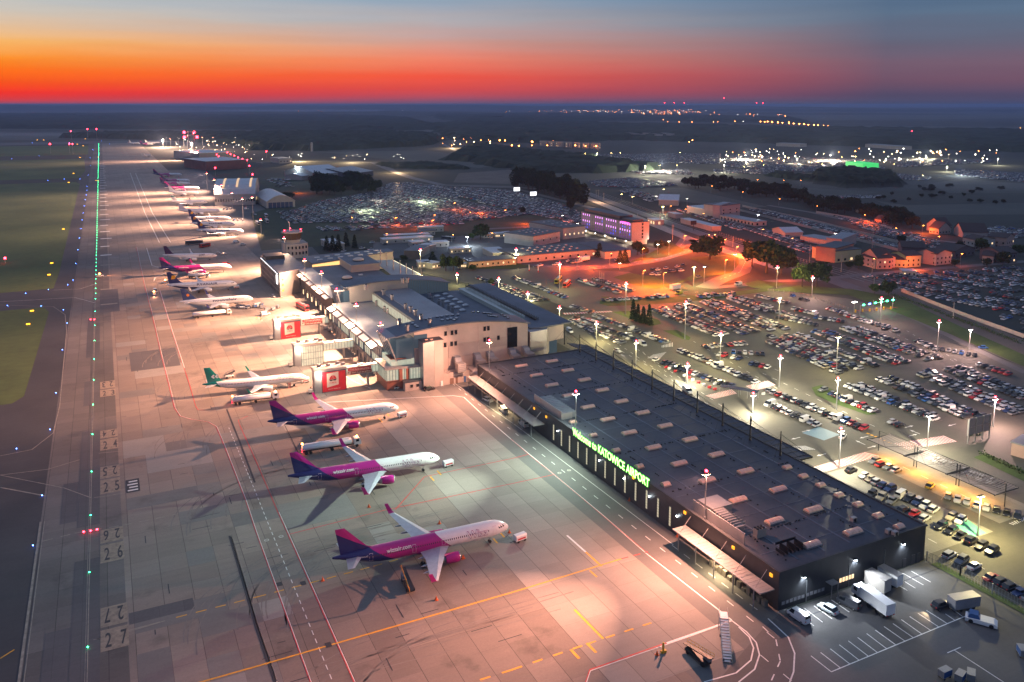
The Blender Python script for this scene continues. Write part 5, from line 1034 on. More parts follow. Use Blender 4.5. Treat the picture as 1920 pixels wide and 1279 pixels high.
# ---- control tower
ct = T('control_tower', 'control tower with flared dark glass cab and red beacons on pale curved base', 'tower', (118, 596, 0)); CI = Matrix.Translation((118, 596, 0)).inverted()
def cb(name, mb, ms): o = mb.build(name, ms, ct); o.matrix_parent_inverse = CI; return o
b_ = MB(); b_.prism([(113 + 14 * (1 - math.cos(t_ * math.pi / 2 / 6)) if 0 else 113 + t_ * 2.6, 596 - 2.2 * math.sin(t_ * math.pi / 6)) for t_ in range(7)] + [(128.6, 612), (113, 612)], 0, 10.2); cb('base', b_, m_conw)
for r_i, z in enumerate((6.6, 2.6)):
    for k in range(6):
        x = 114.2 + k * 2.5; y = 596 - 2.2 * math.sin((k + .5) * math.pi / 6) - .12; b_ = MB(); b_.box(x, x + 1, y - .25, y + .2, z, z + 1.9); cb('window', b_, glassd)
b_ = MB(); b_.cyl(119, 603, 10.2, 12.6, 5.6, 5.4, n=10); cb('neck', b_, m_conw)
b_ = MB(); b_.cyl(119, 603, 12.6, 17.6, 5.8, 7.4, n=10); cb('cab_glazing', b_, mk('cab_glass', (.03, .03, .03), .1, spec=.9, emit=(.6, .22, .05), es=.06))
b_ = MB()
for i in range(10):
    a = 2 * math.pi * i / 10; b_.tube((119 + 5.85 * math.cos(a), 603 + 5.85 * math.sin(a), 12.6), (119 + 7.45 * math.cos(a), 603 + 7.45 * math.sin(a), 17.6), .12)
cb('cab_mullions', b_, frame_m)
b_ = MB(); b_.cyl(119, 603, 17.6, 18.5, 7.8, 7.6, n=10); b_.cyl(119, 603, 12.2, 12.6, 6.6, 6.6, n=10); cb('cab_roof', b_, m_conw)
b_ = MB(); b_.tube((117, 601, 18.5), (117, 601, 24.5), .25); b_.tube((117, 601, 24.5), (116.2, 601, 26), .35); cb('aerial', b_, white)
for x, y in ((113.2, 600), (119, 609), (125, 601)): b_ = MB(); b_.cyl(x, y, 18.5, 19.4, .1, n=6, mi=1); b_.ball(x, y, 19.7, .42); cb('beacon', b_, [redlamp, dark])
FM = 'floodlight masts along the dark hall'
TMG = 'floodlight masts on the terminal roof'
NEARF, FARF = 5.0, 38.0
# ------------------------------------------------------------------ flood masts and street lamps
def mast(top, base, head, label, power=0, color=WHT, red_=True, z0=0.0, name='light_mast', group='light masts of the car park', r=.16, arm=None, bxy=None, cat='light mast', hgt=None, radius=.07, spot=None):
    bx, by = bxy or G(*base, z0); zt = hgt or top_height(*top, bx, by)
    e = empty(name, (bx, by, z0), 0, label, cat, group); H_ = zt - z0
    b_ = MB(); b_.cyl(0, 0, 0, .6, r * 2, r * 1.6, n=8); b_.cyl(0, 0, .6, H_ - .5, r * 1.3, r * .7, n=8)
    if arm: b_.tube((0, 0, H_ - .5), (arm[0], arm[1], H_), r * .6)
    b_.build('pole', steel, e)
    hm = {'w': whitelamp, 'o': orglamp, 'p': warmlamp, 'c': coollamp, 'y': yellowlamp}[head]
    ax, ay = arm or (0, 0)
    b_ = MB()
    if arm: b_.box(ax - .55, ax + .55, ay - .25, ay + .25, H_ - .05, H_ + .15, 0); b_.box(ax - .45, ax + .45, ay - .2, ay + .2, H_ - .18, H_ - .06, 1)
    else:
        b_.box(-.9, .9, -.12, .12, H_ - .7, H_ - .55, 0)
        for x in (-.7, 0, .7): b_.box(x - .26, x + .26, -.42, .42, H_ - .52, H_ - .3, 0); b_.box(x - .22, x + .22, -.38, .38, H_ - .62, H_ - .53, 1)
    b_.build('lamp_head', [dark, hm], e)
    if red_: b_ = MB(); b_.cyl(0, 0, H_ - .3, H_ + .1, .08, n=6, mi=1); b_.ball(0, 0, H_ + .35, .34); b_.build('beacon', [redlamp, dark], e)
    if power:
        if spot:
            beam((bx - 1.25, by, zt - .95), power * NEARF, color, spot[0], spot[1])
            if group == FM: lamp('POINT', (bx + .5, by - .3, zt - .9), power * .3, color, radius)
            if group == TMG: lamp('POINT', (bx + 1.3, by + .4, zt - 1.2), power * .28, (1, .66, .44), .1)
            if group == TMG: beam((bx - 1.25, by + .1, zt - 1.0), power * 9, (1, .60, .40), (-1, 0, -.9), 110)
            beam((bx - 1.25, by - .1, zt - .9), power * FARF * (1.7 if group == TMG else 1.1), color, (-1, spot[0][1] * .4, -.14), 56)
        else: o = lamp('POINT', (bx + ax - (0 if arm else .5), by + ay - (0 if arm else 1.2), zt - (.9 if arm else 1.5)), power * (25 if arm else 4.6), color, radius)
    return e
LOTC = (1.0, .82, .36)
mast((1079, 736), None, 'c', 'flood mast rising behind the word Welcome on the hall roof', 16000, (.82, 1, .80), z0=9.1, bxy=(126.6, 213), hgt=21, group=FM, r=.14, spot=((-1, -.05, -.62), 150))
mast((1323, 885), None, 'p', 'flood mast beside the long roof screen at the near half of the hall', 36000, (1.0, .42, .27), z0=9.1, bxy=(126.2, 150.5), hgt=21, group=FM, r=.14, spot=((-1, -.25, -.62), 150))
mast((917, 640), None, 'p', 'flood mast at the hall end beside the stair tower', 30000, (1.0, .46, .29), z0=9.1, bxy=(126.2, 276.5), hgt=20.8, group=FM, r=.14, spot=((-1, .05, -.62), 150))
for (px, py), bx, by, z0, hgt, lab, pw_ in (((513, 463), 105, 559, 0, 21, 'blazing flood mast left of the control tower', 42000), ((583, 490), 99.3, 470, 13.5, 21.5, 'blazing flood mast over the gallery, farther of the two', 16000), ((607, 511), 99.3, 430, 13.5, 21.5, 'blazing flood mast over the gallery, nearer of the two', 36000),
    ((664, 587), 96.2, 386, 13.6, 21.5, 'flood mast beside the far glass prow', 22000), ((689, 565), 96.2, 352, 13.6, 21.5, 'flood mast standing mid way along the bright gallery roof', 30000), ((735, 605), 96.2, 316, 13.6, 21.5, 'flood mast on the gallery roof just behind the near prow', 26000)):
    mast((px, py), None, 'p', lab, pw_, (1.0, .45, .24), z0=z0, bxy=(bx, by), hgt=hgt, group=TMG, r=.14, spot=((-1, 0, -.62), 155))
for k, (t_, b_) in enumerate((((473, 370), (475, 416)), ((454, 373), (456, 412)), ((435, 362), (436, 392)), ((432, 354), (433, 384)), ((416, 347), (417, 385)), ((402, 337), (403, 370)), ((388, 325), (389, 358)), ((372, 283), (372, 300)), ((490, 412), (490, 440)))):
    mast(t_, b_, 'p', 'tall far apron flood mast, %s of the row beyond the terminal' % ('first', 'second', 'third', 'fourth', 'fifth', 'sixth', 'seventh', 'eighth', 'nearest')[k], (60000, 60000, 60000, 80000, 80000, 110000, 130000, 300000, 50000)[k], (1.0, .55, .36), group='flood masts of the far apron', r=.22, spot=((-1, 0, -.6), 150))
for k, (px, py) in enumerate(((306, 266), (312, 262), (320, 264), (335, 262), (345, 264), (352, 268), (360, 272), (330, 270), (380, 262), (392, 266), (400, 262), (442, 262))):
    b_ = G(px, py + 8); mast((px, py - 4), (px, py + 10), 'pw'[k % 2], 'bright mast in the cluster at the far apron end, lamp %s from the left' % ('1st', '2nd', '3rd', '4th', '5th', '6th', '7th', '8th', '9th', '10th', '11th', '12th')[k], 320000 if k % 6 == 0 else 0, (1.0, .62, .42), group='masts at the far apron end', r=.3, red_=k % 2 == 0, radius=.4)
LM = [((1049, 494), (1049, 544), 1), ((1174.5, 531), (1173, 590), 1), ((1287, 567), (1284, 636), 1), ((1352.5, 626), (1350, 681), 1), ((1118, 605), (1118, 640), 1), ((1049, 576), (1049, 598), 0), ((989.5, 549), (989.5, 566), 0), ((1193, 641), (1192, 689), 1), ((1288, 683), (1288, 719), 1), ((1412, 739), (1411, 775), 1), ((968, 467), (968, 490), 1),
      ((1457.5, 500), (1456, 540), 1), ((1523.8, 519.5), (1522, 559), 1), ((1654, 559), (1650, 605), 1), ((1758, 602), (1757, 660), 1), ((1463, 557), (1460, 605), 1), ((1572, 630), (1568, 700), 1), ((1464, 669), (1461, 726), 1), ((1571, 710), (1568, 768), 1), ((1821, 616), (1817, 656), 1), ((1866, 746), (1862, 800), 1), ((1578, 805), (1573, 877), 1), ((1743, 777), (1738, 844), 1), ((1839, 927), (1833, 1005), 1), ((935, 522), (935, 545), 1), ((789, 468), (789, 515), 1), ((858, 514), (857, 535), 0)]
lmn = ['beside the two parked buses', 'at the fir clump', 'on the long grass island', 'at the single row of eleven bays', 'by the hall end of the second row', 'by the disabled bays at the terminal', 'along the terminal roof edge', 'beside the single silver van', 'over the cones and barriers', 'next to the glass bus shelter', 'behind the cream low building', 'before the dark tree mass', 'before the light green tree', 'at the toll barriers', 'on the exit road grass', 'amid the northern rows', 'between the middle rows', 'beside the white van row end', 'on the curved grass island', 'by the red barriers on the exit road', 'at the eastern row ends', 'on the red and white crossing near the hall', 'on the red and white crossing near the sheds', 'at the green charging bays', 'at the near end of the drop off road', 'next to the mast canopy', 'behind the near slab roof corner']
for k, (t_, b_, pw_) in enumerate(LM):
    nohead = k in (15, 16, 19, 22, 23)
    pink = k in (12, 13, 14, 19, 20)
    mast(t_, b_, 'w', 'slim light mast %s' % lmn[k], (2600 if pw_ else 900) * (1.8 if k in (20, 21, 22, 23) else (1.5 if k in (8, 9, 17, 18) else 1)), (1.0, .60, .52) if pink else ((1.0, .88, .62) if k in (17, 18, 8, 9, 21, 22) else LOTC), red_=not nohead)
mast((1300.5, 499), (1300.5, 537), 'y', 'bright yellow flood mast on the roundabout meadow', 5200, (1, .86, .3), red_=False)
SL = [((1249, 511), (1244, 540)), ((1200.5, 507), (1205, 539)), ((1367, 487), (1359, 515)), ((1209, 466), (1204, 491)), ((1145.5, 475), (1143, 501)), ((1289, 442), (1282, 470)), ((1084.5, 481), (1082, 507)), ((1382, 462), (1380, 480)), ((1340, 440), (1338, 450)), ((1357, 449), (1357, 462)), ((1327, 440), (1327, 452)), ((1640, 485), (1635, 512)), ((1804, 476), (1800, 500)), ((1735, 423), (1729, 438)), ((1682, 428), (1678, 440)), ((1624, 403), (1619, 420)), ((1534, 386), (1530, 400)), ((1762, 444), (1758, 456)), ((1463, 373), (1460, 385)), ((1394, 360), (1391, 372)), ((1336, 349), (1333, 362)), ((1421, 337), (1419, 350)), ((1390, 338), (1388, 350)), ((1502, 338), (1500, 350)), ((1471, 338), (1468, 350)),
      ((1430, 430), (1428, 442)), ((1485, 447), (1483, 458)), ((1258, 386), (1256, 398)), ((1319, 400), (1317, 412)), ((1285, 392), (1284, 400)), ((659, 408), (658, 428)), ((741, 408), (741, 425)), ((813, 403), (813, 420)), ((851, 380), (851, 395)), ((880, 398), (880, 415)), ((945, 394), (945, 412)), ((810, 413), (810, 425)), ((724, 438), (723, 450)), ((848, 440), (847, 455)), ((1042, 424), (1041, 438)), ((920, 437), (920, 448))]
SLN = ['by the curved lot entry', 'on the bend below the buses', 'on the roundabout bend', 'on the lawn before the hotel', 'before the white shed', 'by the hotel lawn tip', 'at the delivery truck', 'over the glowing roundabout road', 'behind the round tree', 'at the rail crossing', 'at the platform end', 'before the pink gabled house', 'by the hedge of houses', 'over the glowing car rows', 'at the far wall bend', 'above the long wall', 'before the small white house', 'by the twin gabled house', 'on the road through the trees', 'at the tree line gap', 'at the field corner', 'by the second tree gap', 'by the barriers of the far lot', 'right of the far barrier pair', 'left of the far barrier pair', 'at the long shed row', 'beside the white tent', 'over the rental car rows', 'at the flat white office', 'at the small tent', 'in the big lot left part', 'in the big lot front', 'in the big lot middle', 'in the big lot right middle', 'in the big lot right front', 'at the big lot right edge', 'at the red service road', 'by the long cabins', 'at the bus shelter cabins', 'at the junction beyond the sheds', 'by the dark round tree']
for k, (t_, b_) in enumerate(SL):
    far = G(*b_)[1] > 560
    mast(t_, b_, 'o', 'orange street lamp %s' % SLN[k], (2600 if not far else 400) * (.3 if 9 < k < 20 else 1) * (.12 if k in (6, 4, 3, 11, 12) else 1) if k in (0, 1, 2, 3, 5, 7, 8, 12, 13, 15, 27, 31, 33, 36) else 0, ORG, red_=False, group='orange street lamps', name='street_lamp', cat='street lamp', r=.1, arm=(1.2, 0), radius=.14)
WL = [((1327, 499), (1320, 530)), ((1384, 476), (1377, 505)), ((1260, 451), (1254, 478)), ((1239, 457), (1233, 478)), ((1157, 492), (1162, 506)), ((1244, 354), (1244, 372)), ((555, 311), (555, 334)), ((1245, 387), (1243, 402)), ((1166, 363), (1165, 378)), ((1187, 368), (1186, 384)), ((875, 443), (876, 462)), ((1421, 402), (1421, 418)), ((1568, 437), (1566, 450)), ((1288, 372), (1288, 385)), ((1055, 403), (1055, 418)), ((1083, 418), (1083, 430)), ((1209, 310), (1209, 330)), ((1237, 310), (1237, 330)), ((1269, 309), (1269, 330)), ((1357, 308), (1357, 325)), ((1395, 312), (1395, 325)), ((1431, 309), (1431, 325)), ((1097, 288), (1097, 300)), ((1119, 287), (1119, 300)), ((1146, 286), (1146, 300)), ((1163, 286), (1163, 300)), ((1275, 286), (1275, 298)), ((1494, 297), (1494, 308)), ((1541, 307), (1541, 318)), ((1578, 294), (1578, 306)), ((1604, 293), (1604, 305)), ((1725, 285), (1725, 300)), ((1751, 287), (1751, 300)), ((1778, 289), (1778, 300)), ((1870, 297), (1870, 310)), ((1676, 307), (1676, 318)), ((1660, 326), (1660, 336)), ((1730, 328), (1730, 338)), ((1775, 312), (1775, 322)), ((1362, 284), (1362, 296)), ((1385, 290), (1385, 300))]
for k, (t_, b_) in enumerate(WL):
    hd_ = 'c' if k in (6, 10, 11) else ('y' if k in (5, 7, 8, 9) or k > 15 else 'w')
    big = k in (6, 7, 10) or k > 15
    if k < 16: lab = 'white street lamp %s' % ('on the roundabout lawn', 'at the inner roundabout curb', 'at the hotel garden path', 'beside the hotel garden shrubs', 'by the crossroads sign', 'on the dark open field', 'glaring above the parked light planes', 'glaring at the rental car junction', 'left of the pair by the supply yard', 'right of the pair by the supply yard', 'glaring on the dark lawn by the round tree', 'over the walled lawn', 'at the neon green hedge', 'beyond the tent roofs', 'by the lot corner', 'at the sheds forecourt')[k]
    else: lab = 'distant bright lamp %s' % ('left of three over the supply yard|middle of three over the supply yard|right of three over the supply yard|left of three beside the far tree gap|middle of three beside the far tree gap|right of three beside the far tree gap|first of the four left lamps|second of the four left lamps|third of the four left lamps|last of the four left lamps|alone between the left four and the cluster|at the near left of the green canopy|above the green canopy|left in the upper cluster|right in the upper cluster|first of the right trio|second of the right trio|third of the right trio|at the far right edge|below the upper cluster|over the lower bright rows, left|over the lower bright rows, right|right of the green canopy|upper left of the cluster|upper middle of the cluster'.split('|')[k - 16])
    mast(t_, b_, hd_, lab, ((3000 if k < 16 else 9000) if k in (6, 7, 10, 16, 19, 23, 27, 31, 34, 38) else (360 if k in (2, 3) else 0)), (COOL if hd_ == 'c' else (1, .9, .62)), red_=False, group='white lamps', name='street_lamp', cat='street lamp', r=.1 if k < 16 else .18, radius=.16)
# taxiway centre lights, edge lights, stop bars
def small_light(name, x, y, m_, label, group, s=.16, h=.12):
    b_ = MB(); b_.cyl(0, 0, 0, h * .6, s * 1.3, n=8, mi=1); b_.ball(0, 0, h, s, n=8, k=4); o = b_.build(name, [m_, dark], loc=(x, y, .03)); return tag(o, label, 'ground light', group)
proto = None
ys = [G(*p)[1] for p in ((166.75, 1214), (168.5, 1074), (170, 967), (172, 885), (173.3, 815), (174.5, 759.5), (175, 713), (175.75, 674), (176.5, 639.5), (177.3, 610.5), (178, 584.5), (178.5, 561))]
k = 0; y = ys[-1]
while y < 2600: y += 15.2 if y < 900 else 24; ys.append(y)
for k, y in enumerate(ys):
    s = .13 + y / 14000
    small_light('taxiway_light', -8.8, y, greenlamp, 'green centre line light, %s of the long row counted from the camera' % nth(k + 1), 'green centre line lights', s)
for k, (px, py) in enumerate(((105, 738), (94, 807), (31, 843), (79, 931), (62, 1025), (117, 657), (126, 607), (119, 582), (77, 575), (14, 574), (48, 551), (91, 544), (127, 535), (137, 526), (142, 495), (146, 469), (149, 447), (152, 429), (154, 413), (156, 400), (158, 387), (160, 375), (162, 366), (163, 357), (163, 350), (155, 342), (150, 336), (136, 332), (121, 336), (119, 340), (90, 339), (45, 340), (165, 329), (168, 320), (170, 311), (171, 303), (170, 296), (128, 295), (73, 293), (48, 295), (22, 298), (172, 290), (174, 281), (172, 274), (130, 268), (100, 268), (60, 268), (30, 268), (205, 270), (230, 269), (190, 265))):
    if k > 24 and k % 2: continue
    x, y = G(px, py); small_light('edge_light', x, y, bluelamp, 'blue taxiway edge light on the left side', 'blue edge lights', .12 + y / 14000, .3)
for k, (px, py, n_) in enumerate(((157, 999, 0), (170, 997, 0), (182, 994.5, 0), (170, 600, 0), (177, 600, 0), (180, 339, 1), (184, 339.5, 1), (184, 295, 1))):
    x, y = G(px, py); small_light('stop_light', x, y, redlamp if not n_ else amber, 'red stop bar light across the centre line' if not n_ else 'amber light on the centre line far away', 'stop bar lights', .2 + y / 3500, .2)
for k, (px, py) in enumerate(((97, 495), (92, 517), (53, 610), (119, 431), (138, 326), (129, 343), (156, 274), (150, 296), (60, 585), (70, 263), (82, 263), (160, 261), (145, 271))):
    x, y = G(px, py); b_ = MB(); s = .6 + y / 4500; b_.box(-1.2 * s, 1.2 * s, -.12, .12, .35, .35 + .8 * s, 0); b_.box(-s, -s + .1, -.05, .05, 0, .35, 1); b_.box(s - .1, s, -.05, .05, 0, .35, 1)
    o = b_.build('taxiway_sign', [amber, dark], loc=(x, y, .02)); tag(o, 'amber lit taxiway board on the grass', 'sign', 'amber boards on the airfield grass')
def obst(px, pt, pb_, lab, n=1, r=.5):
    bx, by = G(px, pb_); zt = top_height(px, pt, bx, by); e = empty('obstruction_mast', (bx, by, 0), 0, lab, 'mast', 'red lit airfield masts'); b_ = MB(); b_.tube((0, 0, 0), (0, 0, zt), .12 + by / 14000); b_.build('pole', m_conw, e); b_ = MB(); b_.ball(0, 0, zt, r + by / 2200); b_.build('beacon', redlamp, e)
for a in ((10, 484, 493, 'short mast with red beacon in the near airfield grass'), (134, 246, 262, 'thin red lit mast left of the twin masts'), (165, 242, 262, 'left one of the thin twin red lit masts'), (182, 242, 262, 'right one of the thin twin red lit masts'), (95, 270, 288, 'red lit mast in the far grass field'), (131, 270, 288, 'left red lit mast by the bend'), (137, 270, 289, 'right red lit mast by the bend'), (1357, 184, 200, 'tall chimney with red beacons on the horizon'), (1418, 193, 203, 'left of two small chimneys right of the tall one'), (1430, 193, 203, 'right of two small chimneys right of the tall one'), (1283, 193, 200, 'last of the faint chimneys left of the tall one'), (1246, 193, 200, 'first of the faint chimneys left of the tall one'), (1264, 193, 200, 'middle of the faint chimneys left of the tall one'), (1709, 246, 262, 'lattice mast with red beacon beyond the far lots'), (500, 284, 296, 'short red lit mast beside the long lit road')): obst(*a)
x, y = G(360, 285); rt_ = empty('radar_tower', (x, y, 0), 0, 'far tower with four red beacons above the apron end', 'tower'); zt = top_height(360, 244, x, y)
b_ = MB()
for sx in (-1, 1):
    for sy in (-1, 1): b_.tube((sx * 7, sy * 7, 0), (sx * 6, sy * 6, zt * .9), .5)
b_.box(-8, 8, -8, 8, zt * .72, zt * .78); b_.box(-7, 7, -7, 7, zt * .9, zt * .95); b_.build('frame', steel, rt_)
for px, py in ((353, 248), (363, 248), (353, 257), (366, 257)): z = top_height(px, py, x, y); b_ = MB(); b_.ball((px - 360) * 2.1, 0, z, 3.0); b_.build('beacon', redlamp, rt_)

# ------------------------------------------------------------------ background buildings
BLD = []
def block(name, label, p1, p2, depth, h, wallm, roofm, wins=None, gable=0, cat='building', group=None, domes=0, flip=1, z0=0, emit_row=None, wm=None, barrel=0):
    x1, y1 = G(*p1); x2, y2 = G(*p2); Ln = math.hypot(x2 - x1, y2 - y1); a = math.atan2(y2 - y1, x2 - x1)
    e = empty(name, (x1, y1, z0), a, label, cat, group); D = depth * flip
    lo, hi = min(0, D), max(0, D)
    b_ = MB(); b_.box(0, Ln, lo, hi, 0, h); 
    if gable: b_.add([(0, lo, h), (0, hi, h), (0, (lo + hi) / 2, h + gable), (Ln, lo, h), (Ln, hi, h), (Ln, (lo + hi) / 2, h + gable)], [[0, 1, 2], [4, 3, 5]])
    if barrel:
        n = 8; arc = [(lo + (hi - lo) * (1 - math.cos(math.pi * j / n)) / 2, h + barrel * math.sin(math.pi * j / n)) for j in range(n + 1)]
        for xx in (0.0, Ln): b_.add([(xx, yy, zz) for yy, zz in arc], [list(range(n + 1))])
    b_.build('wall', wallm, e)
    b_ = MB()
    if gable:
        mid = (lo + hi) / 2
        for q in (lo - .5, hi + .5):
            zz = h - .25; b_.add([(-.5, q, zz), (Ln + .5, q, zz), (Ln + .5, mid, h + gable + .12), (-.5, mid, h + gable + .12), (-.5, q, zz + .22), (Ln + .5, q, zz + .22), (Ln + .5, mid, h + gable + .34), (-.5, mid, h + gable + .34)], [[0, 1, 2, 3], [4, 5, 6, 7], [0, 1, 5, 4], [2, 3, 7, 6], [0, 3, 7, 4], [1, 2, 6, 5]])
    elif barrel:
        for j in range(n):
            (ya, za), (yb, zb) = arc[j], arc[j + 1]; b_.add([(-.4, ya, za), (Ln + .4, ya, za), (Ln + .4, yb, zb), (-.4, yb, zb), (-.4, ya, za + .3), (Ln + .4, ya, za + .3), (Ln + .4, yb, zb + .3), (-.4, yb, zb + .3)], [[0, 1, 2, 3], [4, 5, 6, 7], [0, 3, 7, 4], [1, 2, 6, 5]])
    else: b_.box(-.3, Ln + .3, lo - .3, hi + .3, h + .01, h + .45)
    rf = b_.build('roof', roofm, e)
    for k in range(domes):
        nx = max(1, int(math.ceil(domes / 3))); x = Ln * (.2 + .65 * (k % nx + .5) / nx); y = lo + (hi - lo) * (.25 + .25 * (k // nx)); c = MB(); c.box(x - 1, x + 1, y - .8, y + .8, h + .45, h + .8); c.ball(x, y, h + .8, .75, n=8, k=4, mi=1, sz=.5); c.build('rooflight', [m_alu, m_dome], rf)
    if wins:
        n, rows, zb, ww, wh_, lit = wins
        for rr_ in range(rows):
            for k in range(n):
                for sd in (lo, hi):
                    if (sd == hi) == (flip > 0) and Ln > 0 and sd == hi: continue
                    x = Ln * (k + .5) / n; c = MB(); s_ = -.06 if sd == lo else .06
                    c.box(x - ww / 2, x + ww / 2, min(sd, sd + s_), max(sd, sd + s_), zb + rr_ * 3.0, zb + rr_ * 3.0 + wh_); c.build('window', (litwin if rnd.random() < lit else glassd) if wm is None else wm(rr_, k), e)
                    break
        nd_ = max(1, int(abs(depth) / Ln * n))
        for rr_ in range(rows):
            for k in range(min(nd_, 8)):
                y = lo + (hi - lo) * (k + .5) / min(nd_, 8); c = MB(); c.box(Ln, Ln + .06, y - ww / 2, y + ww / 2, zb + rr_ * 3.0, zb + rr_ * 3.0 + wh_); c.build('window', litwin if rnd.random() < lit else glassd, e)
    return e
m_white = m_conw; m_dkwall = mk('dark_plaster', (.10, .10, .12), .8, noise=(.3, .1)); m_pink = mk('pink_render', (.5, .33, .28), .8, noise=(.2, .1)); m_ylw2 = mk('pale_green_render', (.42, .46, .24), .8, noise=(.2, .1)); m_tile = mk('dark_roof_tiles', (.05, .035, .035), .7, noise=(2, .25))
m_metal = mk('white_sheet_roof', (.55, .57, .6), .45, .2, noise=(.3, .08)); m_blue = mk('blue_door_panel', (.02, .06, .15), .5)
block('service_building', 'cream low building with dark flat roof behind the drop off road', (880, 503), (968, 496), 14, 4, m_yel, m_roofd, (9, 1, 1.4, 1.0, 1.2, .1))
block('service_building', 'long low brown fasciaed building with many round rooflights', (970, 494), (1120, 480), 32, 4.8, m_beige, m_roofd, (10, 1, 1.2, 1.4, 1.4, .1), domes=21)
block('warehouse', 'grey ribbed warehouse with flat dark roof, nearer one of the pair before the hotel', (1000, 463), (1050, 453), 30, 8, m_conw, m_roofd, (4, 1, 3, 1, 1.4, 0), domes=12)
block('warehouse', 'taller pale warehouse directly left of the hotel, lit windows on its end', (1056, 449), (1097, 444), 46, 9, m_conw, m_roofd, (5, 1, 3, 1.1, 1.4, .7), domes=9)
block('warehouse', 'pale low wall shed between the round tree and the hotel lawn', (1134, 486), (1182, 482), 42, 5, m_conw, m_roofd, (2, 1, 1.5, 1, 1.4, 0))
block('storage_shed', 'dark blue gabled shed left of the mast, left roof slope', (758, 485), (786, 486), 26, 5.5, m_dkwall, m_roofb)
block('storage_shed', 'grey roofed shed adjoining the dark blue one', (770, 476), (788, 478), 20, 5, m_dkwall, m_metal)
for k, (a, b_, dp, h, lab) in enumerate((((718, 458), (812, 452), 9, 3.4, 'longest of the white flat cabins with lit doors'), ((722, 450), (805, 446), 7, 3.2, 'white flat cabin just behind the longest one'), ((772, 463), (798, 461), 9, 3.2, 'small white cabin with three dark doors'), ((810, 464), (842, 462), 9, 3.4, 'white cabin with reddish roof patch'), ((844, 476), (884, 474), 8, 3.4, 'white cabin by the curved dark lawn'), ((785, 436), (832, 434), 7, 4.2, 'long trailer lit orange along its roof edge'), ((785, 441), (816, 440), 7, 3.2, 'dark cabin in front of the orange roofed trailer'), ((908, 447), (924, 446), 7, 3.2, 'left cabin with blue sides by the round tree'), ((929, 446), (946, 445), 7, 3.2, 'middle cabin with blue sides by the round tree'), ((948, 444), (960, 443), 6, 3.2, 'right cabin with blue sides by the round tree'), ((602, 460), (622, 470), 10, 4.5, 'small white house behind the control tower'), ((784, 503), (806, 502), 9, 3.6, 'small pink hut by the tall mast'), ((811, 505), (826, 502), 9, 3.6, 'cream hut left of the dark bushes'), ((858, 503), (874, 503), 3, 3, 'white panel hut right of the dark bushes'), ((924, 486), (955, 484), 24, 4, 'low long shed behind the cream building'))):
    block('cabin', lab, a, b_, dp, h, m_conw if k not in (6, 7, 8, 9) else m_conw, m_metal if k not in (6,) else m_roofd, (max(2, int(6 - k % 4)), 1, 1.0, .9, 1.2, .35), group='cabins and huts behind the terminal')
def hangar(lab, p1, p2, depth, h, bar, wallm, roofm): return block('hangar', lab, p1, p2, depth, h, wallm, roofm, None, barrel=bar, cat='hangar', group='hangars beyond the apron')
x1, y1 = G(410, 346)
def arc_hangar(name, lab, cx, cy, w_, d_, h0, h1, wallm, roofm, stripes=0):
    e = empty(name, (cx, cy, 0), 0, lab, 'hangar', 'hangars beyond the apron'); n = 12; arc = [(-w_ / 2 + w_ * j / n, h0 + h1 * math.sin(math.pi * j / n)) for j in range(n + 1)]
    b_ = MB(); b_.prism([(-w_ / 2, 0), (w_ / 2, 0), (w_ / 2, d_), (-w_ / 2, d_)], 0, h0)
    for yy in (0.0, d_): b_.add([(x, yy, z) for x, z in arc], [list(range(n + 1))])
    b_.build('wall', wallm, e); b_ = MB(); b_.smooth = True
    b_.add([(x, -1, z + .3) for x, z in arc] + [(x, d_ + 1, z + .3) for x, z in arc], [[j, j + 1, n + 2 + j, n + 1 + j] for j in range(n)]); b_.add([(x, -1, z - .2) for x, z in arc] + [(x, -1, z + .3) for x, z in arc], [[j, j + 1, n + 2 + j, n + 1 + j] for j in range(n)]); b_.build('roof', roofm, e)
    for k in range(6): b_ = MB(); b_.box(-w_ / 2 + 2 + k * (w_ - 4) / 6, -w_ / 2 + 2 + (k + .9) * (w_ - 4) / 6, -.12, 0, .02, h0 * .85); b_.build('door_leaf', m_blue if stripes == 0 else m_alu, e)
    for k in range(stripes):
        j = 2 + k * 3; b_ = MB(); (xa, za), (xb, zb) = arc[j], arc[j + 1]; q = .25
        b_.add([(xa + (xb - xa) * q, 6, za + (zb - za) * q + .45), (xb, 6, zb + .45), (xb, d_ - 10, zb + .45), (xa + (xb - xa) * q, d_ - 10, za + (zb - za) * q + .45)], [[0, 1, 2, 3]]); b_.build('rooflight_strip', mk('amber_roof_strip', (.6, .5, .3), .5, emit=(1, .6, .3), es=.7), e)
    return e
hx, hy = G(500, 391); hx2, _ = G(557, 390); arc_hangar('barrel_hangar', 'white barrel roofed hangar with blue doors by the remote car lot', (hx + hx2) / 2, hy, hx2 - hx, 75, 7, 6.5, m_conw, m_metal, 0)
bh = block('hangar', 'pale blue vaulted hangar with amber roof strips, nearest of the hangar group', (403, 386), (479, 384), 70, 12, m_conw, m_metal, (16, 1, 4, 1.6, 3, .1), cat='hangar', group='hangars beyond the apron', barrel=14)
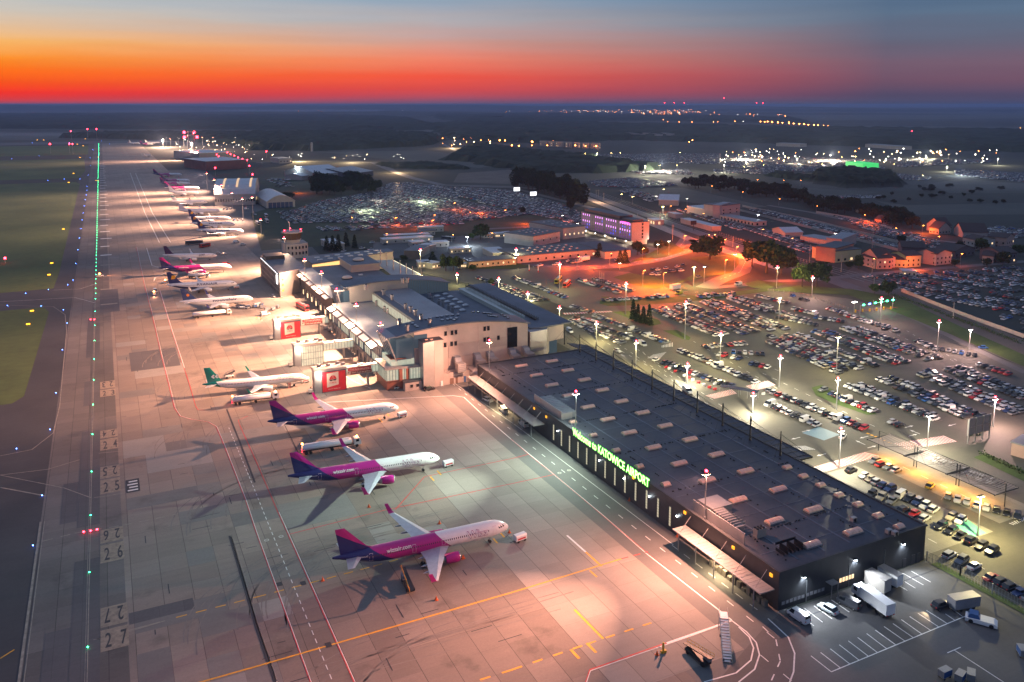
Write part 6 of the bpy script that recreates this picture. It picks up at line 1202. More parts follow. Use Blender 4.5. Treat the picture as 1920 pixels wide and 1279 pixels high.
for k in range(3):
    b_ = MB(); xx = 8 + k * 14
    for j in range(2, 6):
        a0, a1 = math.pi * j / 12, math.pi * (j + 1) / 12; b_.add([(xx, 70 * (1 - math.cos(a0)) / 2, 12.8 + 14 * math.sin(a0)), (xx + 2.2, 70 * (1 - math.cos(a0)) / 2, 12.8 + 14 * math.sin(a0)), (xx + 2.2, 70 * (1 - math.cos(a1)) / 2, 12.8 + 14 * math.sin(a1)), (xx, 70 * (1 - math.cos(a1)) / 2, 12.8 + 14 * math.sin(a1))], [[0, 1, 2, 3]])
    b_.build('rooflight_strip', mk('amber_roof_strip', (.6, .5, .3), .5, emit=(1, .6, .3), es=.7), bh)
hx, hy = G(383, 320); hx2, _ = G(465, 318); block('hangar', 'big flat roofed hangar with red lamps behind the arched one', (386, 320), (463, 316), 100, 15, mk('red_panel_wall', (.3, .12, .1), .7, noise=(.1, .2)), m_metal, None, cat='hangar', group='hangars beyond the apron')  # wall panels in a mottled red tone
block('hangar', 'farthest flat roofed hangar with pale roof edge', (374, 301), (436, 298), 120, 14, grey, m_metal, None, cat='hangar', group='hangars beyond the apron')
for px, py in ((404, 315), (468, 311), (474, 327), (407, 290), (411, 293), (427, 286), (433, 289), (440, 292), (447, 295), (455, 298), (464, 300)):
    x, y = G(px, py + 14); z = top_height(px, py, x, y); b_ = MB(); b_.tube((0, 0, 0), (0, 0, z), .25, mi=1); b_.ball(0, 0, z, 1.1); o = b_.build('beacon_pole', [redlamp, steel], loc=(x, y, 0)); tag(o, 'red beacon on a pole at the hangar roofs', 'beacon', 'red beacons around the hangars')
block('gable_hall', 'large white gabled tent hall left of the dark trees', (593, 338), (648, 334), 90, 9, m_conw, m_metal, None, gable=9, cat='hall')
block('gable_hall', 'blue-grey tent hall right of the white one', (655, 336), (700, 330), 80, 8, m_dkwall, m_roofg, None, gable=6, cat='hall')
block('gable_hall', 'small pale tent near the parked light planes', (566, 338), (588, 335), 30, 6, m_conw, m_metal, None, gable=3, cat='hall')
block('gable_hall', 'white tent roofed shed above the supply yard', (1235, 385), (1272, 386), 40, 6, m_conw, m_metal, None, gable=4, cat='hall')
block('gable_hall', 'small white tent among the long sheds', (1472, 445), (1505, 444), 22, 4, m_conw, m_metal, None, gable=2.6, cat='hall')
block('lit_shed', 'blue roofed shed on the lit yellow road', (524, 307), (548, 306), 50, 9, m_conw, m_roofg, (4, 1, 3, 2, 2, .5))
block('office_building', 'pale cube office with slit windows amid the rental lots', (1336, 410), (1349, 411), 30, 13, m_conw, m_roofg, None); block('office_building', 'wide pale office wing with dark gap beside the cube', (1350, 410), (1387, 405), 20, 12, m_conw, m_roofd, (3, 2, 4, 1.8, 1.2, 0))
block('long_shed', 'pale long shed left of the cube office', (1288, 400), (1335, 408), 34, 7, m_beige, m_metal); block('long_shed', 'long white roofed shed running from the cube office towards the tent', (1350, 412), (1414, 425), 14, 4, m_conw, m_roofg, (10, 1, 1, 2, 2, 0)); block('long_shed', 'long shed beyond the small tent', (1500, 452), (1555, 462), 16, 4, m_conw, m_roofg)
block('platform_shelter', 'bright long white roofed shelter on the railway platform', (1276, 418), (1335, 434), 9, 4, m_conw, m_metal, None); block('platform_shelter', 'oval white kiosk roof at the station', (1252, 406), (1266, 410), 8, 4, m_conw, m_metal, None)
block('kiosk', 'small lit kiosk right of the hotel', (1214, 418), (1228, 422), 9, 4, m_conw, m_metal, (3, 1, .5, 2, 2.4, 1)); block('pavilion', 'lit pavilion at the left foot of the hotel', (1076, 436), (1095, 434), 12, 4, m_pink, m_metal, (4, 1, .6, 2, 2.4, 1))
block('bill_wall', 'brown windowless wall building under the dark roof', (1529, 488), (1565, 493), 30, 10, mk('brown_render', (.42, .24, .18), .8, noise=(.3, .1)), m_roofd, None); block('warehouse', 'white upper storey building behind the brown wall', (1549, 466), (1577, 469), 36, 8, m_conw, m_roofg, None)
block('shop', 'dark roofed shop with two yellow lit bays right of the brown wall', (1566, 493), (1614, 488), 22, 8, m_yel, m_roofd, (4, 1, 1.0, 2, 1.6, .5))
hs = [('white house with scattered small windows', (1615, 497), (1640, 504), 16, 7, m_conw, 3), ('pink gabled house with six front windows', (1645, 505), (1672, 504), 18, 7.5, m_pink, 5), ('yellow-green low house with corner windows', (1674, 501), (1698, 502), 16, 5.5, m_ylw2, 2), ('pale yellow two storey house', (1698, 502), (1726, 500), 14, 8, m_ylw2, 2), ('grey-white house right of the yellow one', (1728, 493), (1754, 498), 16, 8, m_conw, 2), ('pink house adjoining the grey-white one', (1755, 498), (1780, 492), 14, 8, m_pink, 2), ('white cube house behind the orange lamp', (1804, 464), (1826, 469), 18, 8, m_conw, 2), ('small white house with blue cast wall', (1841, 492), (1862, 494), 14, 5, m_conw, 2), ('pink flat block on the right edge', (1851, 464), (1886, 468), 18, 9, m_pink, 2), ('twin gabled white house, left gable', (1742, 437), (1760, 440), 14, 5, m_conw, 5), ('twin gabled white house, right gable', (1763, 437), (1783, 436), 16, 6, m_conw, 6), ('dark roofed house with arched dormer', (1805, 446), (1852, 447), 20, 5, m_conw, 6), ('small pale house left among dark trees', (1612, 400), (1626, 400), 12, 5, m_conw, 4), ('grey low house near the right edge', (1876, 494), (1906, 492), 18, 7, m_dkwall, 3), ('red roofed small house by the wall lamp', (1640, 418), (1652, 420), 10, 4, m_pink, 3), ('dark gabled house behind the yellow ones', (1690, 478), (1735, 480), 16, 6, m_dkwall, 3), ('wide blue-grey roofed depot left of the lamp', (1752, 478), (1790, 484), 26, 5, m_dkwall, 3)]
for i, (lab, a, b_, dp, h, wm_, gb) in enumerate(hs):
    block('house', lab, a, b_, dp, h, wm_, m_tile, (3, 2 if h > 6.5 else 1, 1.0, 1.1, 1.3, .06), gable=gb, cat='house', group='houses at the right')
block('ticket_hut', 'white hut at the edge of the dark lot', (1692, 518), (1718, 519), 8, 3.2, m_conw, m_metal, (3, 1, .8, 1, 1.4, .5)); block('substation_hut', 'pinkish hut with blue door beside the near hedge', (1895, 853), (1925, 862), 9, 4, m_pink, m_roofg, None)
for k in range(7):
    px = 1012 + k * 16; block('apartment_block', 'far apartment slab lit orange, %s of the seven' % ('first', 'second', 'third', 'fourth', 'fifth', 'sixth', 'last')[k], (px, 274 + k * .8), (px + 12, 274.5 + k * .8), 14, 14, m_beige, m_roofd, (3, 3, 2, 2, 1.6, .2), group='far apartment blocks')
for k in range(8):
    px = 1172 + k * 11; block('apartment_block', 'pale far apartment slab before the woods, %s from the left' % ('first', 'second', 'third', 'fourth', 'fifth', 'sixth', 'seventh', 'last')[k], (px, 258 + (k % 3) * 1.5), (px + 9, 258.5 + (k % 3) * 1.5), 14, 16, m_beige, m_roofd, None, group='pale far blocks')
for a, b_, l_ in (((1455, 274), (1500, 276), 'wide factory hall at the far lots'), ((1622, 276), (1690, 281), 'wide flat building beyond the green canopy'), ((1585, 313), (1618, 317), 'green glowing filling station canopy')):
    g_ = 'green' in l_ and 'glow' in l_; block('far_hall', l_, a, b_, 30, 8 if not g_ else 9, m_conw if not g_ else mk('green_canopy_light', (.1, .6, .2), .5, emit=(.05, 1, .2), es=.5), m_roofg if not g_ else mk('green_canopy_light', (.1, .6, .2)), None)
x, y = G(585, 284); b_ = MB(); b_.cyl(0, 0, 0, 20, 2.6, n=16); b_.ball(0, 0, 20, 2.6, n=16, k=6, sz=.5); tag(b_.build('silo', m_conw, loc=(x, y, 0)), 'single white silo standing at the wood edge', 'silo')
# hotel
ho = empty('hotel', (366, 534, 0), 0, 'seven storey hotel with purple lit windows and pink roof lettering', 'hotel')
def hh(n_, b_, m_, p=None): return b_.build(n_, m_, p or ho)
b_ = MB(); b_.box(0, 16.5, 0, 76, 3.6, 17.6); b_.box(1.5, 15, .5, 74, 0, 3.6, 1); hh('wall', b_, [mk('striped_render', (.3, .3, .36), .7, noise=(1.5, .35)), m_conw])
b_ = MB(); b_.box(-.2, 16.7, -.2, 76.2, 17.62, 18.0); b_.box(2, 14.5, 20, 74, 18.01, 20.6); b_.box(3, 13, 3, 18, 18.01, 19.4); b_.box(-3, 0, -.1, 70, 3.2, 3.7); hh('roof', b_, m_roofd)
m_pu = mk('purple_lit_window', (.5, .3, .6), .4, emit=(.85, .32, 1), es=1.5); m_pud = mk('dim_purple_window', (.15, .05, .2), .4, emit=(.35, .08, .5), es=.5); m_bl = mk('blue_lit_window', (.1, .1, .5), .4, emit=(.08, .12, 1), es=1.0)
rw = random.Random(4)
for fl_ in range(5):
    for k in range(22):
        if k in (5, 11, 16, 17): continue
        y = 2 + k * 3.35; c = MB(); c.box(-.08, 0, y, y + .95, 4.9 + fl_ * 2.6, 6.5 + fl_ * 2.6); hh('window', c, (m_pu if fl_ in (2, 4) else (m_pud if rw.random() < .7 else m_bl)) if fl_ else (m_pud if rw.random() < .8 else m_bl))
    c = MB(); c.box(9.6, 11, -.08, 0, 4.9 + fl_ * 2.6, 6.6 + fl_ * 2.6); hh('window', c, glassd)
b_ = MB()
for k in range(64):
    if k % 3: b_.box(-.05, 0, 1 + k * 1.17, 1.5 + k * 1.17, 3.7, 17.5)
hh('facade_stripes', b_, m_conw)
b_ = MB(); flat_text(b_, 'moxy', (-.3, 14, 16.3), (0, -1, 0), (0, 0, 1), 1.5, 11, .05); hh('lettering', b_, mk('pink_neon', (.9, .1, .5), .4, emit=(1, .05, .45), es=5))
for k in range(5): b_ = MB(); b_.ball(-2.5, 4 + k * 15, 3.0, .35); hh('canopy_lamp', b_, whitelamp); k % 2 or lamp('POINT', (362.6, 538 + k * 15, 2.8), 1600, (1, .8, .55), .3)
lamp('POINT', (384, 531, 3), 2500, (1, .75, .5), .4)
# ------------------------------------------------------------------ parked cars
def Cx(ox, oy, s): return lambda u, v: (ox + u / s, oy + v / s)
a7, a8, b4, d7, s6 = Cx(960, 440, 4), Cx(1440, 440, 4), Cx(1440, 720, 4), Cx(860, 500, 8), Cx(1300, 420, 6)
ROWS = [('the row beside the terminal slab roof', d7(450, 235), d7(1130, 505)), ('the second row out from the terminal slab roof', d7(300, 160), d7(1310, 490)), ('the third row out from the terminal slab roof', d7(830, 155), d7(1590, 450)),
 ('the near row before the empty bus bays', a7(500, 335), a7(800, 430)), ('the row behind the flagpoles', a7(620, 325), a7(900, 415)), ('the short row at the crossing by the terminal', a7(455, 535), a7(590, 575)),
 ('the front row facing the terminal kerb', a7(440, 640), a7(820, 805)), ('the back row facing the terminal kerb', a7(480, 615), a7(960, 800)), ('the row ending with the red car at the hatched tip', a7(630, 605), a7(1160, 805)),
 ('the left row beyond the fir clump', a7(1060, 560), a7(1540, 750)), ('the right row beyond the fir clump', a7(1130, 545), a7(1600, 740)), ('the left row of the second block beyond the firs', a7(1240, 530), a7(1740, 738)), ('the right row of the second block beyond the firs', a7(1330, 530), a7(1830, 720)),
 ('the left row of the third block beyond the firs', a7(1440, 500), s6(880, 1180)), ('the right row of the third block beyond the firs', a7(1500, 490), s6(1040, 1170)),
 ('the left row near the northern exit', s6(420, 835), s6(700, 930)), ('the right row near the northern exit', s6(520, 820), s6(860, 930)), ('the loose row by the pedestrian ramp', s6(720, 805), s6(1060, 885)), ('the short row under the headless mast', s6(720, 950), s6(1050, 1010)), ('the long row right of the headless mast', s6(960, 1045), s6(1370, 1130)), ('the row with the white vans', s6(1020, 1010), s6(1290, 1085)), ('the short row before the toll barriers', s6(1130, 950), s6(1370, 1005)), ('the dark row before the toll barriers', s6(1380, 1045), s6(1690, 1095)), ('the row at the toll barrier foot', s6(1530, 950), s6(1690, 990)), ('the row below the toll barriers', s6(1680, 1010), s6(1900, 1070)),
 ('the row along the curved northern lawn', s6(70, 815), s6(440, 785)), ('the row beside the lawn near the yellow van', a7(680, 490), a7(1190, 458)),
 ('the front row behind the bus shelter', a7(1080, 935), a7(1640, 1130)), ('the row in front of the wide aisle', a7(1270, 865), a7(1830, 1100)), ('the short dark row at the aisle bend', a7(1450, 838), a7(1740, 812)), ('the small group left of the aisle mast', a7(1560, 895), a7(1700, 925)), ('the small group right of the aisle mast', a7(1660, 878), a7(1880, 892)), ('the group at the middle edge', a7(1800, 965), a7(1918, 990)),
 ('block one left row of the middle field', a8(20, 800), a8(530, 1030)), ('block one right row of the middle field', a8(20, 755), a8(570, 1010)), ('block two left row of the middle field', a8(130, 760), a8(680, 1000)), ('block two right row of the middle field', a8(220, 745), a8(800, 980)), ('block three left row of the middle field', a8(350, 725), a8(960, 960)), ('block three right row of the middle field', a8(440, 720), a8(1040, 950)), ('block four left row of the middle field', a8(570, 700), a8(1200, 930)), ('block four right row of the middle field', a8(690, 700), a8(1280, 920)),
 ('the short row by the exit lane island', a8(1130, 795), a8(1260, 855)), ('the row behind the exit lane island', a8(1260, 850), a8(1550, 900)), ('the pair row near the exit', a8(700, 640), a8(900, 690)),
 ('the row along the curved lawn edge', b4(410, 40), b4(780, 195)), ('the row behind the curved lawn', b4(600, 10), b4(1300, 275)), ('the second row behind the curved lawn', b4(690, 5), b4(1230, 235)), ('the left row of the near right block', a8(840, 1080), b4(1480, 240)), ('the right row of the near right block', a8(930, 1070), b4(1600, 235)), ('the left row of the far right block', a8(1150, 1045), b4(1840, 215)), ('the right row of the far right block', a8(1200, 1020), b4(1910, 200)), ('the left row at the right edge', a8(1350, 1005), a8(1900, 1220)), ('the right row at the right edge', a8(1440, 990), a8(1918, 1180)), ('the row by the exit road', a8(1590, 970), a8(1800, 1040)),
 ('the row next to the glass bus shelter', b4(10, 150), b4(370, 300)), ('the row beside the main aisle arrows', b4(10, 45), b4(720, 325)), ('the pair standing before the arrows', b4(930, 280), b4(990, 302)),
 ('the row against the dark hall corner', b4(620, 640), b4(920, 780)), ('the front row against the dark hall', b4(780, 820), b4(930, 870)), ('the row next to the hall back corner', b4(1000, 830), b4(1440, 1020)), ('the inner row next to the hall back corner', b4(1020, 935), b4(1180, 1000)), ('the row under the near edge of the cable sheds', b4(1350, 840), b4(1870, 985)), ('the row at the head of the cable sheds', b4(800, 575), b4(960, 640)), ('the row behind the cable sheds', b4(1140, 505), b4(1330, 590)), ('the second row behind the cable sheds', b4(1410, 625), b4(1740, 755)),
 ('the row by the green charging bays', b4(1300, 1060), b4(1680, 1245)), ('the row before the wire fence', b4(1360, 1275), Cx(1440, 960, 4)(1550, 400)), ('the row at the near right fence end', Cx(1440, 960, 4)(1680, 485), Cx(1440, 960, 4)(1960, 640))]
ord_ = lambda n: ['', 'first', 'second', 'third', 'fourth', 'fifth', 'sixth', 'seventh', 'eighth', 'ninth', 'tenth', 'eleventh', 'twelfth', '13th', '14th', '15th', '16th', '17th', '18th', '19th', '20th', '21st', '22nd', '23rd', '24th', '25th', '26th', '27th', '28th', '29th', '30th', '31st', '32nd', '33rd', '34th', '35th', '36th', '37th', '38th', '39th', '40th'][n]
cand = []; BAY = MB(); cr_ = random.Random(12)
for desc, p1, p2 in ROWS:
    x1, y1 = G(*p1, .7); x2, y2 = G(*p2, .7); d = math.hypot(x2 - x1, y2 - y1); n = max(2, int(round(d / 2.5)) + 1); dx, dy = (x2 - x1) / (n - 1), (y2 - y1) / (n - 1)
    ang = math.atan2(dy, dx); perp = ang + math.pi / 2
    if abs(dx) < abs(dy): perp = perp + (.12 if abs(y2 - y1) > 10 else 0)
    k0 = 0; row = []
    for k in range(n):
        x, y = x1 + dx * k, y1 + dy * k; nx, ny = -dy / math.hypot(dx, dy), dx / math.hypot(dx, dy)
        BAY.strip([(x - dx / 2 - nx * 2.3, y - dy / 2 - ny * 2.3), (x - dx / 2 + nx * 2.3, y - dy / 2 + ny * 2.3)], .12, .022)
        if cr_.random() < .05: continue
        kd, cn = cr_.choice(KW), cr_.choice(CW); fl_ = cr_.random() < .6
        row.append([x + nx * cr_.uniform(-.25, .25), y + ny * cr_.uniform(-.25, .25), perp + (math.pi if fl_ else 0) + cr_.uniform(-.03, .03), kd, cn, desc])
    for i, r_ in enumerate(row): cand.append(tuple(r_) + (i + 1, len(row)))
struct(BAY, 'bay_lines', pg)
spec = {  # single vehicles seen apart
 'red': [], }
cand.sort(key=lambda c: c[0] ** 2 + c[1] ** 2)
vans = [c for c in cand if c[3] == 'van']; cars_ = [c for c in cand if c[3] != 'van']
SINGLES = [((1157, 487), 'hatchback', 'silver', 0, 'silver hatchback leaving the lot entry beside the buses'), ((1158, 657 - 0.0001), 'hatchback', 'white', -1.45, 'white car driving with lit headlights along the terminal kerb'), ((1580, 817), 'saloon', 'white', .5, 'white saloon alone beside the blue disabled bays'), ((1503, 560), 'estate car', 'black', .3, 'black estate alone in the northern bays'), ((1487, 554), 'hatchback', 'blue', .1, 'blue hatchback on the northern exit road'), ((1513, 562), 'hatchback', 'grey', .2, 'grey hatchback by the exit railing, right of the black estate'), ((1844, 651), 'hatchback', 'blue', -.6, 'blue car on the exit road by the red barrier'), ((1660, 615), 'saloon', 'black', .1, 'black saloon alone below the toll gates'), ((1680, 619), 'suv', 'white', .1, 'white pickup like car at the exit island tip'), ((1610, 565 + 50), 'suv', 'grey', .2, 'grey suv beside the black saloon below the toll gates'),
 ((1744, 910), 'hatchback', 'beige', .3, 'bright yellow car under the edge of the cable sheds'), ((915, 749), 'estate car', 'white', -1.3, 'white estate on the service road beside the far canopy'), ((805, 728), 'suv', 'black', .05, 'black suv at the foot of the stair tower'), ((747, 725), 'hatchback', 'white', .1, 'white car with yellow stripe near the brick base of the terminal'), ((1291, 563), 'hatchback', 'white', .2, 'white car by the end of the northern lawn row')]
def P_(px, py): return G(px, py, .7)
for (px, py), kd, cn, rz, lab in SINGLES:
    x, y = P_(px, py); c = make_car(kd, cn, x, y, rz, lab, None, color=(.75, .5, .03) if 'yellow car' in lab else None)
    if 'headlights' in lab: lamp('SPOT', (x + .2, y - 2.6, .7), 500, (1, .95, .85), .1, (0, -1, -.12), 70)
SM = [(0, -.7), ]
used = 0; N_IND = 300 - len(SINGLES) - 14
grp = {}
for c in cars_[:N_IND]:
    x, y, rz, kd, cn, desc, i, n = c
    lab = f'{cn} {kd}, {ord_(i)} from far end, {desc[4:]}'
    make_car(kd, cn, x, y, rz, lab, 'cars in ' + desc, lights=math.hypot(x, y) < 330)
for c in vans: 
    x, y, rz, kd, cn, desc, i, n = c; make_car(kd, 'white' if cn in ('black', 'red', 'brown', 'green') else cn, x, y, rz, f"{'white' if cn in ('black', 'red', 'brown', 'green') else cn} van, {ord_(i)} from far end, {desc[4:]}", 'vans among the parked cars', lights=False)
for (px, py), rz, cn, lab in (((1138, 519 - 2), .1, '', ''),): pass
# the small lot inside the roundabout
rb = [((u, v)) for u, v in ((1230, 1155), (1150, 1150), (1180, 1130), (1250, 1120), (1160, 1085), (1230, 1080), (1350, 1060), (1420, 1010 + 95), (1460, 1105), (1540, 1090), (1580, 1095), (1520, 1035), (1610, 1012), (1840, 1190), (1560, 1245), (1620, 1235))]
for k, (u, v) in enumerate(rb[:14]):
    x, y = P_(1080 + u / 8, 370 + v / 8); cn = ['white', 'silver', 'dark blue', 'grey', 'black'][k % 5]
    make_car(['hatchback', 'suv', 'estate car'][k % 3], cn, x, y, .15 + .1 * (k % 3), f'{cn} car inside the roundabout lot, {ord_(k + 1)} counted from the near left corner', 'cars in the roundabout lot', lights=False)
# the rest of the cars, as one mass
rest = [(c[0], c[1], c[2], c[3], c[4]) for c in cars_[N_IND:]]
def in_poly(xs, ys, poly):
    inside = np.zeros(xs.shape, bool); n = len(poly); j = n - 1
    for i in range(n):
        xi, yi = poly[i]; xj, yj = poly[j]; cnd = ((yi > ys) != (yj > ys)) & (xs < (xj - xi) * (ys - yi) / (yj - yi + 1e-9) + xi); inside ^= cnd; j = i
    return inside
nr = np.random.RandomState(5)
def fill(pp, ang=0.0, pitch=2.6, rowp=6.2, dens=.92, aisle=True, jit=.15):
    poly = PX(pp); cx = sum(p[0] for p in poly) / len(poly); cy = sum(p[1] for p in poly) / len(poly); ca, sa = math.cos(ang), math.sin(ang)
    loc = [((x - cx) * ca + (y - cy) * sa, -(x - cx) * sa + (y - cy) * ca) for x, y in poly]
    u0, u1 = min(p[0] for p in loc), max(p[0] for p in loc); v0, v1 = min(p[1] for p in loc), max(p[1] for p in loc)
    us = []; u = u0; k = 0
    while u < u1: us.append(u); u += 5.0 if (k % 2 == 0 or not aisle) else rowp + 3.5; k += 1
    U, V = np.meshgrid(np.array(us), np.arange(v0, v1, pitch)); U = U.ravel(); V = V.ravel()
    U = U + nr.uniform(-jit, jit, U.shape); V = V + nr.uniform(-jit, jit, V.shape)
    m_ = in_poly(U, V, loc) & (nr.rand(len(U)) < dens); U, V = U[m_], V[m_]
    for u, v in zip(U, V): rest.append((cx + u * ca - v * sa, cy + u * sa + v * ca, ang + (math.pi if nr.rand() < .5 else 0), cr_.choice(KW), cr_.choice(CW)))
fill([(516, 398), (560, 393), (600, 378), (690, 362), (735, 344), (770, 343), (850, 352), (855, 372), (905, 383), (960, 396), (1010, 402), (960, 406), (830, 420), (700, 418), (600, 417), (545, 420)], .06, 2.7, 4, .95)
fill([(855, 351), (960, 358), (1060, 385), (1105, 410), (1090, 418), (1000, 404), (905, 381), (858, 368)], .06, 2.7, 4, .95)
fill([(590, 426), (700, 424), (690, 432), (600, 434)], .06, 2.8, 5, .7); fill([(690, 422), (850, 414), (880, 420), (800, 426), (690, 430)], .06, 2.8, 5, .8)
fill([(1050, 409), (1104, 412), (1104, 420), (1060, 418)], .06, 2.7, 4, .9)
fill([(1258, 392), (1290, 396), (1420, 428), (1500, 452), (1530, 470), (1520, 478), (1440, 448), (1330, 415)], -.28, 2.7, 4.5, .93)
fill([(1390, 388), (1440, 396), (1700, 462), (1680, 470), (1560, 438), (1440, 404)], -.28, 2.7, 4, .9); fill([(1560, 405), (1625, 412), (1770, 458), (1750, 466), (1660, 445)], -.28, 2.7, 4.5, .9)
fill([(1608, 520), (1680, 514), (1800, 508), (1925, 500), (1925, 625), (1880, 600), (1800, 570), (1690, 545), (1660, 540)], .12, 3.2, 9, .8)
fill([(1800, 428), (1860, 425), (1925, 430), (1925, 448), (1860, 446)], 0, 3, 6, .8)
fill([(1104, 340), (1180, 334), (1250, 342), (1272, 347), (1200, 352), (1120, 350)], .1, 2.7, 4, .95); fill([(1180, 352), (1240, 372), (1220, 380), (1160, 360)], -.2, 3, 6, .7)
fill([(1180, 322), (1290, 318), (1300, 328), (1200, 326)], .1, 3, 4, .9); fill([(1340, 318), (1450, 318), (1450, 327), (1340, 325)], .1, 3, 5, .9)
fill([(1095, 290), (1350, 288), (1350, 308), (1200, 304), (1170, 296), (1100, 294)], .1, 3.2, 5, .85); fill([(1360, 290), (1640, 300), (1660, 318), (1500, 322), (1360, 312)], .1, 3.2, 5, .85); fill([(1660, 297), (1860, 300), (1860, 304), (1680, 314)], .1, 3.2, 5, .85); fill([(1660, 325), (1745, 332), (1740, 338), (1680, 336)], .1, 3, 4, .95)
fill([(1790, 318), (1925, 325), (1925, 342), (1860, 336), (1790, 328)], .1, 3.2, 5, .9); fill([(1500, 368), (1650, 367), (1660, 371), (1520, 374)], .1, 3, 6, .8)
fill([(960, 484), (1060, 476), (1064, 480), (968, 490)], 1.6, 2.8, 6, .5); fill([(985, 500), (1085, 494), (1088, 500), (1000, 504)], 0, 3, 8, .0001)
fill([(1000, 500), (1095, 486), (1100, 492), (1010, 503)], .1, 3, 7, .45)
fill([(440, 352), (470, 352), (478, 372), (450, 368)], .1, 3.2, 7, .5); fill([(500, 335), (520, 334), (560, 350), (520, 352)], .1, 3.5, 8, .4)
fill([(620, 462), (720, 452), (730, 466), (640, 475)], .4, 5, 14, .4)
# template: body, cabin
tv = np.array([(-2.15, -.86, .25), (2.15, -.8, .25), (2.15, .8, .25), (-2.15, .86, .25), (-2.12, -.86, .9), (2.05, -.78, .72), (2.05, .78, .72), (-2.12, .86, .9), (.95, -.86, .88), (.95, .86, .88),
               (-1.9, -.8, .88), (1.0, -.8, .86), (1.0, .8, .86), (-1.9, .8, .88), (-1.35, -.64, 1.46), (.35, -.64, 1.47), (.35, .64, 1.47), (-1.35, .64, 1.46)])
tf = [[0, 1, 5, 8, 4], [2, 3, 7, 9, 6], [1, 2, 6, 5], [3, 0, 4, 7], [4, 8, 9, 7], [8, 5, 6, 9], [10, 11, 15, 14], [11, 12, 16, 15], [12, 13, 17, 16], [13, 10, 14, 17], [14, 15, 16, 17]]
tcol = [1, 1, 1, 1, 1, 1, 0, 0, 0, 0, 1]
n = len(rest); print('mass cars', n, 'candidates', len(cand))
X = np.array([r_[0] for r_ in rest]); Y = np.array([r_[1] for r_ in rest]); A_ = np.array([r_[2] for r_ in rest]); Hs = np.array([{'hatchback': 1.0, 'saloon': .97, 'estate car': 1.0, 'suv': 1.12, 'van': 1.4}[r_[3]] for r_ in rest]); Ls = np.array([{'hatchback': .94, 'saloon': 1.08, 'estate car': 1.06, 'suv': 1.05, 'van': 1.2}[r_[3]] for r_ in rest])
cs, sn = np.cos(A_), np.sin(A_); vx = tv[None, :, 0] * Ls[:, None]; vy = np.repeat(tv[None, :, 1], n, 0); vz = tv[None, :, 2] * Hs[:, None]
V_ = np.stack([X[:, None] + vx * cs[:, None] - vy * sn[:, None], Y[:, None] + vx * sn[:, None] + vy * cs[:, None], vz + .012], -1).reshape(-1, 3)
nv = len(tv); lv = np.array([i for f_ in tf for i in f_]); ls = np.array([len(f_) for f_ in tf]); loops = (lv[None, :] + (np.arange(n) * nv)[:, None]).ravel(); tot = np.tile(ls, n); start = np.concatenate([[0], np.cumsum(tot)[:-1]])
me = bpy.data.meshes.new('parked_cars'); me.vertices.add(len(V_)); me.vertices.foreach_set('co', V_.ravel()); me.loops.add(len(loops)); me.loops.foreach_set('vertex_index', loops.astype(np.int32)); me.polygons.add(len(tot)); me.polygons.foreach_set('loop_start', start.astype(np.int32))
try: me.polygons.foreach_set('loop_total', tot.astype(np.int32))
except Exception: pass
colr = np.array([COLS[r_[4]] for r_ in rest]); lc = np.zeros((n, len(lv), 4), np.float32); lc[..., 3] = 1
q = 0
for f_, c_ in zip(tf, tcol):
    for _ in f_: lc[:, q, :3] = colr if c_ else (.012, .015, .02); q += 1
ca = me.color_attributes.new('paint', 'FLOAT_COLOR', 'CORNER'); ca.data.foreach_set('color', lc.ravel()); me.update(calc_edges=True); me.validate()
mm = bpy.data.materials.new('mass_car_paint'); mm.use_nodes = True; at = mm.node_tree.nodes.new('ShaderNodeVertexColor'); at.layer_name = 'paint'; bs = mm.node_tree.nodes['Principled BSDF']; mm.node_tree.links.new(at.outputs[0], bs.inputs['Base Color']); bs.inputs['Roughness'].default_value = .35; bs.inputs['Coat Weight'].default_value = .35
me.materials.append(mm); o = bpy.data.objects.new('parked_cars', me); col.objects.link(o); tag(o, 'thousands of parked cars filling the farther rows and remote lots', 'parked cars', kind='stuff')

# ------------------------------------------------------------------ larger vehicles and apron equipment
def bus(label, loc, rz, L_=12, color=(.45, .02, .03), roofc=(.5, .5, .5), H_=3.0, W_=2.5, name='bus', group=None, cat='bus'):
    e = empty(name, (*loc, .01), rz, label, cat, group); cm = mk('bus_paint_%d' % (hash(color) % 9999), color, .4, noise=(.6, .08)); l = L_ / 2; w_ = W_ / 2
    b_ = MB(); b_.loft([[(x, -w_ * s, .35), (x, w_ * s, .35), (x, w_ * s, H_ - .25), (x, w_ * s * .88, H_), (x, -w_ * s * .88, H_), (x, -w_ * s, H_ - .25)] for x, s in ((-l, .94), (-l + .15, 1), (l - .2, 1), (l, .93))]); b_.build('body', cm, e)
    b_ = MB(); b_.box(-l + .7, l - .9, -w_ - .03, -w_, 1.35, H_ - .55); b_.box(-l + .7, l - .9, w_, w_ + .03, 1.35, H_ - .55); b_.box(l - .02, l + .04, -w_ * .84, w_ * .84, 1.2, H_ - .4); b_.box(-l - .03, -l, -w_ * .8, w_ * .8, 1.5, H_ - .5); b_.build('windows', glassd, e)
    b_ = MB(); b_.box(-l + 1.0, l - 3.6, -w_ * .6, w_ * .6, H_ + .01, H_ + .22); b_.build('roof_unit', mk('roof_panel_%d' % (hash(roofc) % 9999), roofc, .6), e)
    for x in (-l * .62, l * .6):
        for s in (-1, 1): b_ = MB(); b_.tube((x, s * (w_ - .25), .48), (x, s * (w_ + .01), .48), .48, n=12); b_.build('wheel', tyre, e)
    for s in (-1, 1): b_ = MB(); b_.box(l + .0, l + .06, s * w_ * .75 - .18, s * w_ * .75 + .18, .6, .85); b_.build('headlight', headm, e)
    return e
